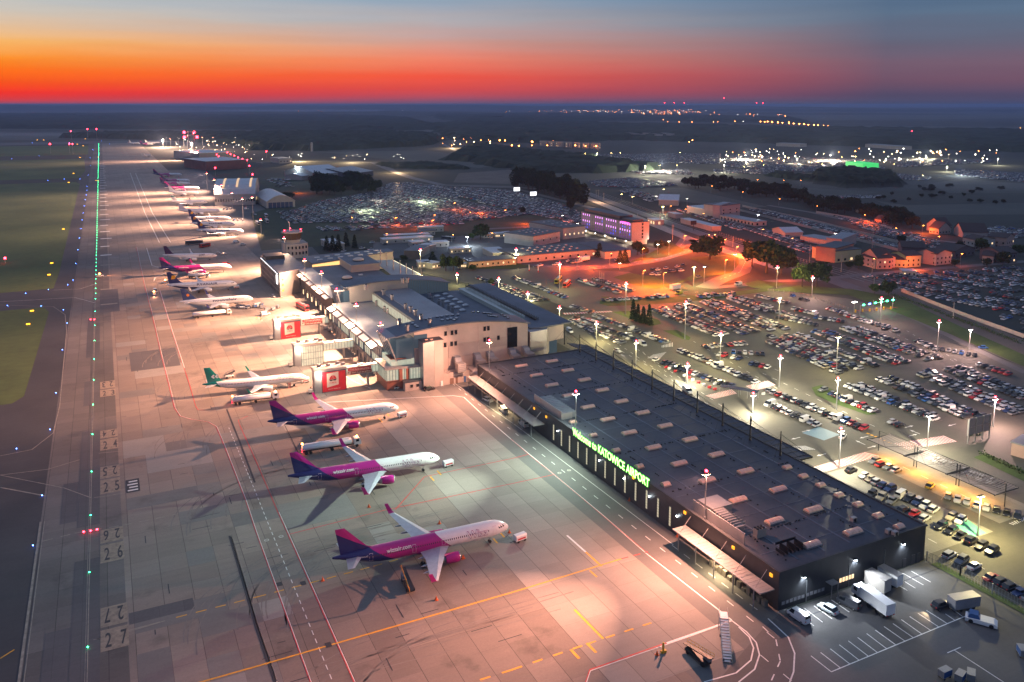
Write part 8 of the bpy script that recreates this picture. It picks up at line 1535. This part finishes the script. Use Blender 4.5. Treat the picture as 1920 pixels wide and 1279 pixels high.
# ------------------------------------------------------------------ apron crew
def person(label, px, py, rz, vest=(.55, .6, .03), reach=0):
    x, y = G(px, py); e = empty('person', (x, y, .02), rz, label, 'person', 'crew on the apron')
    vs = [(0, 0, .95), (0, 0, 1.2), (0, 0, 1.42), (0, 0, 1.52), (.02, 0, 1.64), (.02, 0, 1.74), (0, .2, 1.4), (.05, .27, 1.14), (.2 + reach, .25, .98 + reach), (0, -.2, 1.4), (.0, -.27, 1.14), (.12, -.28, .9), (0, .1, .9), (.06, .12, .5), (.1, .12, .08), (.22, .13, .04), (0, -.1, .9), (-.05, -.12, .5), (-.14, -.12, .08), (-.02, -.13, .04)]
    ed = [(0, 1), (1, 2), (2, 3), (3, 4), (4, 5), (2, 6), (6, 7), (7, 8), (2, 9), (9, 10), (10, 11), (0, 12), (12, 13), (13, 14), (14, 15), (0, 16), (16, 17), (17, 18), (18, 19)]
    rd = [.15, .16, .15, .06, .1, .09, .07, .05, .035, .07, .05, .035, .1, .07, .05, .04, .1, .07, .05, .04]
    me_ = bpy.data.meshes.new('body'); me_.from_pydata(vs, ed, []); o = bpy.data.objects.new('body', me_); col.objects.link(o); md = o.modifiers.new('skin', 'SKIN'); sk = me_.skin_vertices[0].data
    for i, r__ in enumerate(rd): sk[i].radius = (r__, r__)
    sk[0].use_root = True; o.modifiers.new('sub', 'SUBSURF').levels = 1
    dg = bpy.context.evaluated_depsgraph_get(); m2 = bpy.data.meshes.new_from_object(o.evaluated_get(dg)); bpy.data.objects.remove(o); o = bpy.data.objects.new('body', m2); col.objects.link(o); o.parent = e
    m2.materials.clear(); m2.materials.append(mk('work_clothes', (.05, .06, .1), .8)); m2.materials.append(mk('hi_vis_vest_%d' % int(vest[0] * 100), vest, .7)); m2.materials.append(mk('skin_tone', (.42, .25, .18), .6))
    for p in m2.polygons:
        z = p.center.z; p.material_index = 1 if (.93 < z < 1.5) else (2 if z > 1.55 else 0)
    return e
person('person in a yellow vest beside the stairs of the teal tailed aircraft', 554, 719, .3, reach=.15); person('person in a yellow vest under the wing of the teal tailed aircraft', 497, 728, 2.0); person('person in a yellow vest bending near the carts left of the red bus', 489, 601, 1.0); person('person in a yellow vest under the pier carts, near the white van', 481, 600, 2.2, reach=.2); person('person in dark clothes at the foot of the nearest boarding tower', 583, 733, 1.5, (.5, .3, .02)); person('person in dark clothes at the foot of the farthest boarding tower', 511, 637, .5, (.5, .3, .02)); person('person in dark clothes at the foot of the middle boarding tower', 546, 686, .9, (.5, .3, .02))

# ------------------------------------------------------------------ vegetation
def leafmat(name, c): return mk(name, c, .9, noise=(.5, .35), spec=.2)
lf = [leafmat('dark_foliage', (.028, .045, .018)), leafmat('mid_foliage', (.05, .085, .025)), leafmat('fir_foliage', (.018, .036, .02)), leafmat('light_foliage', (.085, .13, .035))]
bark = mk('bark', (.06, .045, .035), .9)
def crown_mesh(kind, seed, n=700):
    r_ = np.random.RandomState(seed); P = []
    if kind == 'round':
        cl = [(r_.uniform(-.32, .32), r_.uniform(-.32, .32), r_.uniform(.42, .82), r_.uniform(.16, .3)) for _ in range(14)]
        for _ in range(n): c = cl[r_.randint(14)]; v = r_.normal(size=3); v /= np.linalg.norm(v); rr_ = c[3] * (r_.rand() ** .3); P.append((c[0] + v[0] * rr_, c[1] + v[1] * rr_, c[2] + v[2] * rr_ * .8))
    elif kind == 'fir':
        for _ in range(n): z = r_.rand() ** 1.3; t_ = math.floor(z * 9) / 9; a = r_.rand() * 6.283; rr_ = (.24 * (1 - z) + .03 + .05 * ((z * 9) % 1 < .4)) * r_.rand() ** .35; P.append((rr_ * math.cos(a), rr_ * math.sin(a), .06 + z * .94))
    else:
        for _ in range(n): z = r_.rand(); a = r_.rand() * 6.283; w__ = .16 * math.sin(math.pi * (.12 + .83 * z)) ** .6 * (1 + .3 * math.sin(a * 3 + z * 7)); rr_ = w__ * r_.rand() ** .35; P.append((rr_ * math.cos(a), rr_ * math.sin(a), .08 + z * .92))
    s = {'round': .052, 'fir': .032, 'poplar': .03}[kind]; b_ = MB()
    for p in P:
        u = Vector(r_.normal(size=3)).normalized(); v = u.cross(Vector(r_.normal(size=3))).normalized(); k = s * r_.uniform(.6, 1.3); p = Vector(p)
        b_.add([p - u * k - v * k * .6, p + u * k - v * k * .5, p + u * k * .8 + v * k * .7, p - u * k * .7 + v * k * .6], [[0, 1, 2, 3]])
    return b_
TM = {}
def tree_proto(kind, mi, seed):
    k = (kind, mi, seed)
    if k not in TM:
        o = crown_mesh(kind, seed, {'round': 1500, 'fir': 900, 'poplar': 800}[kind]).build('crown', lf[mi]); d = o.data; bpy.data.objects.remove(o)
        b_ = MB(); b_.tube((0, 0, 0), (.01, 0, .5), .035 if kind == 'round' else .018, .018, n=7)
        if kind == 'round':
            for a in (0, 1.3, 2.6, 3.9, 5.1): b_.tube((.005, 0, .28 + .03 * a), (.22 * math.cos(a), .22 * math.sin(a), .62), .016, .006, n=5)
        o = b_.build('trunk', bark); t_ = o.data; bpy.data.objects.remove(o); TM[k] = (d, t_)
    return TM[k]
def tree(x, y, h, w_, kind, mi, seed, label, name='tree', group=None):
    d, t_ = tree_proto(kind, mi, seed); e = empty(name, (x, y, 0), seed * 1.7 + x, label, 'tree', group)
    for nm, me_ in (('crown', d), ('trunk', t_)): o = bpy.data.objects.new(nm, me_); col.objects.link(o); o.parent = e; o.scale = (w_, w_, h)
    return e
def T_(px, py, ptop, wpx, kind, mi, seed, label, **k):
    x, y = G(px, py); h = top_height(px, ptop, x, y); dist = math.hypot(x, y); nat = {'round': .95, 'fir': .5, 'poplar': .36}[kind]; w_ = wpx / FPX * dist * 1.04 / nat; return tree(x, y, h, w_, kind, mi, seed, label, **k)
T_(1331, 487, 437, 60, 'round', 0, 1, 'big dark round tree behind the glowing roundabout road'); T_(1437, 512, 444, 66, 'round', 0, 2, 'largest dark tree mass right of the roundabout'); T_(1410, 500, 452, 36, 'round', 0, 3, 'dark tree left beside the largest tree mass'); T_(1465, 515, 462, 44, 'round', 0, 5, 'dark tree right beside the largest tree mass')
T_(1504, 538, 491, 34, 'round', 3, 3, 'floodlit light green tree beside a dark one'); T_(1531, 539, 488, 42, 'round', 0, 4, 'dark tree right beside the light green one'); T_(901, 449, 420, 30, 'round', 0, 5, 'lone dark round tree at the junction of sheds'); T_(1070, 397, 366, 20, 'round', 0, 6, 'lone dark conical tree at the poplar end')
for k, (px, py, pt, w_) in enumerate(((1187, 601, 561, 13), (1196, 604, 570, 12), (1206, 607, 575, 13), (1217, 610, 571, 13))): T_(px, py, pt, w_, 'fir', 2, k + 1, 'fir on the lawn strip, %s of four' % ord_(k + 1), name='fir_tree', group='firs on the lawn strip')
for k, (px, py, pt, w_) in enumerate(((613, 470, 442, 12), (624, 470, 442, 13), (635, 470, 440, 13), (649, 462, 436, 12), (665, 466, 440, 10), (811, 488, 472, 14), (1124, 482, 456, 16), (1163, 493, 470, 14), (1172, 494, 468, 15), (1068, 390, 366, 10))): T_(px, py, pt, w_, 'fir', 2, k % 4 + 1, 'dark fir %s' % ('first of the five behind the control tower', 'second of the five behind the control tower', 'third of the five behind the control tower', 'fourth of the five behind the control tower', 'last of the five behind the control tower', 'behind the little pink hut', 'before the long low white shed', 'left at the hotel car entrance', 'right at the hotel car entrance', 'by the poplar row end')[k], name='fir_tree', group='dark firs near the buildings')
for k, (px, py, pt, w_) in enumerate(((836, 508, 475, 22), (850, 508, 478, 18), (862, 506, 482, 18), (757, 490, 478, 14), (888, 506, 497, 14), (1195, 478, 452, 24), (1235, 470, 448, 16), (1250, 466, 452, 14), (1208, 482, 460, 16), (980, 400, 388, 12), (1610, 505, 478, 16), (1592, 505, 490, 14), (1665, 555, 523, 26), (1640, 552, 530, 18), (1672, 500, 480, 12), (1880, 500, 470, 20), (1840, 470, 446, 20), (1690, 460, 440, 16), (1712, 470, 452, 14), (1745, 480, 462, 16), (1800, 470, 450, 16), (1850, 500, 484, 14), (1905, 480, 458, 20), (1790, 500, 486, 12), (1690, 500, 482, 12), (885, 450, 436, 14), (921, 534, 522, 12), (540, 372, 360, 22), (1340, 455, 448, 10))):
    T_(px, py, pt, w_, 'round', (0, 1, 0)[k % 3], k % 6 + 1, 'dark broadleaf tree %s' % ('first beside the cream building', 'second beside the cream building', 'third beside the cream building', 'at the mast canopy end', 'before the cream wall', 'large before the hotel', 'right of the hotel', 'right of the hotel garden', 'low before the hotel corner', 'in the big lot edge', 'between white house and shop', 'before the shop bays', 'by the dark lot corner, right', 'by the dark lot corner, left', 'between the pink and green houses', 'at the right edge houses', 'behind the white cube house', 'behind the gabled roofs', 'behind the grey-white house', 'behind the depot', 'left of the white cube house', 'beside the small white house', 'at the right picture edge', 'right of the pink house', 'left of the yellow house', 'left of the lone round tree', 'between the rows by the slab roof', 'by the barrel hangar', 'at the rail crossing')[k], group='broadleaf trees among the buildings')
tr = random.Random(21)
for k in range(34):   # the tall row beside the remote lot
    t_ = k / 33; px = 968 + 125 * t_ + tr.uniform(-4, 4); py = 352 + 30 * t_ + tr.uniform(-8, 2); T_(px, py, py - 34 - 6 * math.sin(t_ * 3) + tr.uniform(-3, 3), tr.uniform(16, 24), 'round' if k % 3 else 'poplar', 0, k % 6 + 1, 'tall dark tree in the long row beyond the remote lot, %s from its left end' % nth(k + 1), group='tall row beyond the remote lot')
for k in range(30):
    px = 585 + tr.uniform(0, 135); py = 352 + tr.uniform(-6, 16) - (px - 585) * .03; T_(px, py, py - 24 + tr.uniform(-5, 4), tr.uniform(16, 26), 'round', 0, k % 6 + 1, 'dark tree in the clump between the tent halls and the big lot', group='clump behind the big lot')
for k in range(64):
    t_ = k / 63; px = 1290 + 420 * t_; py = 352 + 78 * t_ ** 1.25 + tr.uniform(-14, 2); T_(px, py, py - 17 - 8 * t_ + tr.uniform(-4, 3), tr.uniform(16, 28), 'round', 0, k % 6 + 1, 'dark tree in the long belt right of the rental lots, %s from its far end' % nth(k + 1), group='belt right of the rental lots')
for k in range(26):
    px = tr.uniform(1640, 1925); py = tr.uniform(345, 386) ; T_(px, py, py - 8, tr.uniform(6, 12), 'round', 0, k % 6 + 1, 'small dark tree scattered on the misty fields', group='trees on the misty fields')
# hedges, shrubs
b_ = MB(); r_ = random.Random(2)
for (pa, pb3, h_, w__) in (((1838, 850), (1925, 893), 1.3, 1.6), ((1818, 818), (1850, 812), 1.8, 1.2), ((1674, 553), (1915, 645), 1.2, 3)):
    a = Vector(G(*pa)); b2 = Vector(G(*pb3)); L__ = (b2 - a).length
    for k in range(int(L__ * 9)):
        p = a + (b2 - a) * r_.random(); p = Vector((p.x + r_.uniform(-w__, w__) / 2, p.y + r_.uniform(-w__, w__) / 2, r_.random() * h_)); u = Vector((r_.gauss(0, 1), r_.gauss(0, 1), r_.gauss(0, 1))).normalized() * .25; v = u.cross(Vector((r_.gauss(0, 1), r_.gauss(0, 1), r_.gauss(0, 1)))).normalized() * .2
        b_.add([p - u - v, p + u - v, p + u + v, p - u + v], [[0, 1, 2, 3]])
tag(b_.build('hedge', lf[1]), 'clipped hedges and rough shrubs beside the lot at the right', 'hedge', kind='stuff')
# forests
def canopy(polys, h, cell, seed):
    V2, F2 = [], []; r_ = np.random.RandomState(seed); off = 0
    for pp in polys:
        poly = PX(pp); xs = [p[0] for p in poly]; ys = [p[1] for p in poly]; c = cell
        while (max(xs) - min(xs)) * (max(ys) - min(ys)) / c / c > 60000: c *= 1.25
        gx = np.arange(min(xs) - c, max(xs) + 2 * c, c); gy = np.arange(min(ys) - c, max(ys) + 2 * c, c); X, Y = np.meshgrid(gx, gy); X = X + r_.uniform(-.4, .4, X.shape) * c; Y = Y + r_.uniform(-.4, .4, Y.shape) * c
        ins = in_poly(X, Y, poly); Z = np.where(ins, h * r_.uniform(.55, 1.15, X.shape), -1.0)
        ny, nx = X.shape; idx = np.arange(ny * nx).reshape(ny, nx); q = np.stack([idx[:-1, :-1], idx[:-1, 1:], idx[1:, 1:], idx[1:, :-1]], -1).reshape(-1, 4); keep = ins.ravel()[q].any(1); q = q[keep]
        used_ = np.unique(q); rm = -np.ones(ny * nx, int); rm[used_] = np.arange(len(used_)); P = np.stack([X.ravel(), Y.ravel(), Z.ravel()], -1)[used_]
        q = rm[q]; t_ = np.concatenate([q[:, [0, 1, 2]], q[:, [0, 2, 3]]]); V2.append(P); F2.append(t_ + off); off += len(P)
    V2 = np.concatenate(V2); F2 = np.concatenate(F2); me_ = bpy.data.meshes.new('forest'); me_.from_pydata(V2.tolist(), [], F2.tolist()); me_.update(); return me_
m_for = mk('forest_canopy', (.03, .044, .03), .95, noise=(.02, .45), spec=.1)
FR = [([(480, 281), (600, 283), (700, 278), (800, 273), (832, 262), (800, 254), (640, 250), (480, 252), (200, 253), (110, 258), (300, 262), (455, 271)], 15, 16), ([(-200, 240), (500, 243), (760, 245), (820, 238), (760, 222), (500, 213), (-200, 216)], 18, 60), ([(860, 262), (1010, 268), (1160, 262), (1440, 268), (1680, 278), (1925, 285), (2100, 285), (2100, 250), (1440, 240), (1100, 232), (860, 230), (800, 236)], 15, 40),
      ([(840, 300), (900, 306), (1000, 322), (1110, 324), (1240, 318), (1100, 296), (980, 285), (890, 272)], 11, 18), ([(1530, 345), (1590, 352), (1690, 350), (1670, 326), (1590, 320), (1530, 324)], 10, 9), ([(1440, 330), (1530, 342), (1530, 334), (1460, 326)], 6, 8), ([(700, 308), (800, 306), (870, 312), (880, 318), (740, 315)], 5, 12), ([(860, 228), (1200, 226), (1500, 232), (1500, 222), (1100, 214), (800, 213)], 18, 120), ([(1280, 208), (1440, 209), (1925, 210), (2100, 210), (2100, 207), (1440, 206.5)], 30, 250)]
for k, (p, h, c) in enumerate(FR):
    me_ = canopy([p], h, c, k); me_.materials.append(m_for); o = bpy.data.objects.new('forest', me_); col.objects.link(o)
    tag(o, ('dense wood behind the apron and hangars', 'hazy forest plain reaching left under the horizon', 'wide dark forest belt behind the far lots', 'scrubby wood around the far road', 'dark wood before the misty field', 'bushy wood between the far lots', 'low scrub on the open field', 'hazy forest belt far off in the middle', 'tree line along the right horizon')[k], 'forest', kind='stuff')
# hills on the horizon
def ridge(name, x0, x1, y, depth, h, seed):
    r_ = random.Random(seed); n = 60; ph = [r_.uniform(0, 6.28) for _ in range(6)]; b_ = MB()
    def hh_(t_): return h * max(.05, .55 + .25 * math.sin(3 * t_ + ph[0]) + .14 * math.sin(7.3 * t_ + ph[1]) + .08 * math.sin(17 * t_ + ph[2]) + .04 * math.sin(41 * t_ + ph[3])) * min(1, t_ * 6, (1 - t_) * 6)
    rings = []
    for j in range(n + 1):
        t_ = j / n; X, Y = x0[0] + (x1[0] - x0[0]) * t_, x0[1] + (x1[1] - x0[1]) * t_; dd = math.hypot(X, Y); ux, uy = X / dd, Y / dd; hz = hh_(t_)
        rings.append([(X, Y, -5), (X + ux * depth * .3, Y + uy * depth * .3, hz * .7), (X + ux * depth * .6, Y + uy * depth * .6, hz), (X + ux * depth, Y + uy * depth, -5)])
    b_.loft(rings); b_.smooth = True; struct(b_, name, m_terr)
def pol(azd_, d): a = YAW + R(azd_); return (d * math.sin(a), d * math.cos(a))
ridge('hills', pol(-42, 17000), pol(-8, 18000), 0, 4000, 112, 1); ridge('hills', pol(-22, 21000), pol(20, 20000), 0, 4000, 116, 2); ridge('hills', pol(-9, 17500), pol(16, 16500), 0, 3000, 108, 3); ridge('hills', pol(2, 18500), pol(44, 17500), 0, 3500, 106, 4); ridge('hills', pol(-45, 24000), pol(45, 24000), 0, 4000, 112, 5); ridge('hills', pol(-26, 8200), pol(2, 8600), 0, 1800, 48, 6); ridge('hills', pol(14, 15000), pol(44, 14000), 0, 2500, 80, 7)
ridge('hills', pol(-34, 7400), pol(6, 7000), 0, 900, 26, 9); ridge('hills', pol(-8, 9800), pol(30, 9600), 0, 1200, 34, 10); ridge('hills', pol(8, 5600), pol(44, 5200), 0, 900, 20, 11)
# town lights far away
tl = random.Random(8); mats_ = [orglamp, whitelamp, warmlamp]
b_ = MB()
def tpt(px, py, s, mi):
    s *= .5 if py < 218 else .8; x, y = G(px, py); d = math.hypot(x, y); b_.ball(x, y, 6 + s * d / 2200, s * d / 2600, n=5, k=3, mi=mi)
for k in range(170): tpt(tl.uniform(1090, 1300) + tl.gauss(0, 30), tl.uniform(205, 216), tl.uniform(.5, 1.2), 0 if tl.random() < .6 else 1)
for k in range(70): tpt(tl.uniform(1240, 1480), tl.uniform(213, 232), tl.uniform(.6, 1.3), 0 if tl.random() < .75 else 1)
for k in range(26): tpt(1440 + k * 9.5 + tl.uniform(-2, 2), 231 + k * .75, 1.7, 0)
for k in range(14): tpt(1330 + k * 8, 221 + k * .8, 1.3, 0)
for k in range(40): tpt(tl.uniform(1520, 1925), tl.uniform(243, 256), tl.uniform(.6, 1.6), 0)
for k in range(40): tpt(tl.uniform(1480, 1925), tl.uniform(206.5, 209), tl.uniform(.4, .9), 0 if tl.random() < .7 else 1)
for k in range(60): tpt(tl.uniform(560, 760) if k % 2 else tl.uniform(930, 1100), tl.uniform(203, 213), tl.uniform(.4, .8), 0 if tl.random() < .6 else 1)
for k in range(14): tpt(655 + k * .9 + tl.uniform(-1, 1), 217 + k * .6, .7, 0)
for k in range(10): tpt(tl.uniform(25, 105), tl.uniform(200, 203), .7, 1)
for k in range(20): tpt(tl.uniform(930, 1120), tl.uniform(262, 280), tl.uniform(1.2, 2.4), 0)
for k in range(8): tpt(tl.uniform(1280, 1330), tl.uniform(256, 272), tl.uniform(1.2, 1.8), 0)
for k in range(120): tpt(tl.uniform(1350, 1870), tl.uniform(284, 312), tl.uniform(.5, 1.7), tl.choice((0, 1, 1, 2)))
for k in range(60): tpt(tl.uniform(330, 480), tl.uniform(266, 292), tl.uniform(.3, .9), tl.choice((1, 2, 2)))
for k in range(26): tpt(tl.uniform(450, 760), 300 + tl.uniform(-6, 5), tl.uniform(.4, .8), tl.choice((1, 2)))
for k in range(26): tpt(tl.uniform(830, 960), 262 + tl.uniform(0, 26), tl.uniform(.5, 1.3), tl.choice((0, 2)))
tag(b_.build('town_lights', mats_), 'hundreds of far town and lot lamps scattered to the horizon', 'lights', kind='stuff')
for px, py, pw_, c_ in ((1400, 300, 160000, (1, .85, .6)), (1560, 302, 200000, (1, .8, .55)), (1740, 298, 70000, (1, .9, .6)), (1240, 322, 70000, (1, .9, .7)), (1800, 330, 20000, (.8, .9, 1)), (560, 303, 40000, (1, .7, .35)), (660, 305, 26000, (1, .7, .4)), (745, 324, 16000, (1, .65, .35)), (850, 278, 30000, (1, .65, .35)), (1270, 335, 6000, (1, .8, .8)), (1180, 420, 1500, (1, .45, .2)), (1120, 380, 3500, (1, .6, .35))):
    x, y = G(px, py); lamp('POINT', (x, y, 14), pw_ * (3 if px > 1300 else 6), c_, .4)
# added bare point lamps: fill on the big lot, red glow along the roads
for px, py, pw_, c_ in ((680, 398, 9000, GRN), (790, 380, 14000, GRN), (705, 378, 2000, (1, .9, .7)), (900, 402, 3000, ORG), (985, 420, 5000, (1, .1, .01)), (1040, 420, 3500, (1, .1, .01)), (560, 362, 3500, (1, .15, .01)), (790, 430, 2500, ORG), (1060, 503, 2200, (1, .095, .01)), (1110, 501, 2600, (1, .095, .01)), (1165, 497, 2600, (1, .095, .01)), (1215, 487, 2600, (1, .095, .01)), (1255, 475, 2200, (1, .095, .01)), (1290, 462, 2600, (1, .095, .01)), (1345, 465, 2600, (1, .095, .01)), (1395, 492, 2500, (1, .095, .01)), (1365, 525, 2200, (1, .1, .01)), (1240, 552, 900, (1, .25, .05)), (1475, 528, 1500, (1, .1, .03)), (1720, 508, 2200, (1, .12, .03))):
    x, y = G(px, py); lamp('POINT', (x, y, 6 if c_[1] < .25 else 9), pw_ * (7 if py > 440 else 3.5), c_, .1)

# ------------------------------------------------------------------ haze
hz = MB(); hz.box(-26000, 50000, -2500, 50500, -8, 124)
m = bpy.data.materials.new('haze'); m.use_nodes = True; t_ = m.node_tree; t_.nodes.clear(); vp = t_.nodes.new('ShaderNodeVolumePrincipled'); vp.inputs['Density'].default_value = HAZE; vp.inputs['Color'].default_value = (.50, .64, 1, 1); vp.inputs['Anisotropy'].default_value = 0
ou = t_.nodes.new('ShaderNodeOutputMaterial'); t_.links.new(vp.outputs[0], ou.inputs['Volume']); ho_ = hz.build('haze', m); tag(ho_, 'thin bluish dusk haze over the plain', 'haze', kind='stuff')

for k, (px, py, lx, ly, h_, dn) in enumerate(((40, 256, 900, 260, 14, .0011), (560, 209, 2600, 1500, 30, .0005), (1800, 352, 420, 110, 6, .0012), (200, 206, 5000, 2600, 40, .0003), (1640, 344, 220, 60, 5, .001))):
    x, y = G(px, py); b_ = MB(); b_.box(-lx / 2, lx / 2, -ly / 2, ly / 2, .3, h_); m = bpy.data.materials.new('mist_air'); m.use_nodes = True; t_ = m.node_tree; t_.nodes.clear(); vp = t_.nodes.new('ShaderNodeVolumePrincipled'); vp.inputs['Density'].default_value = dn; vp.inputs['Color'].default_value = (.9, .92, 1, 1); ou = t_.nodes.new('ShaderNodeOutputMaterial'); t_.links.new(vp.outputs[0], ou.inputs['Volume'])
    tag(b_.build('mist', m, loc=(x, y, 0), rz=-YAW), 'low pale mist lying over the fields', 'mist', kind='stuff')
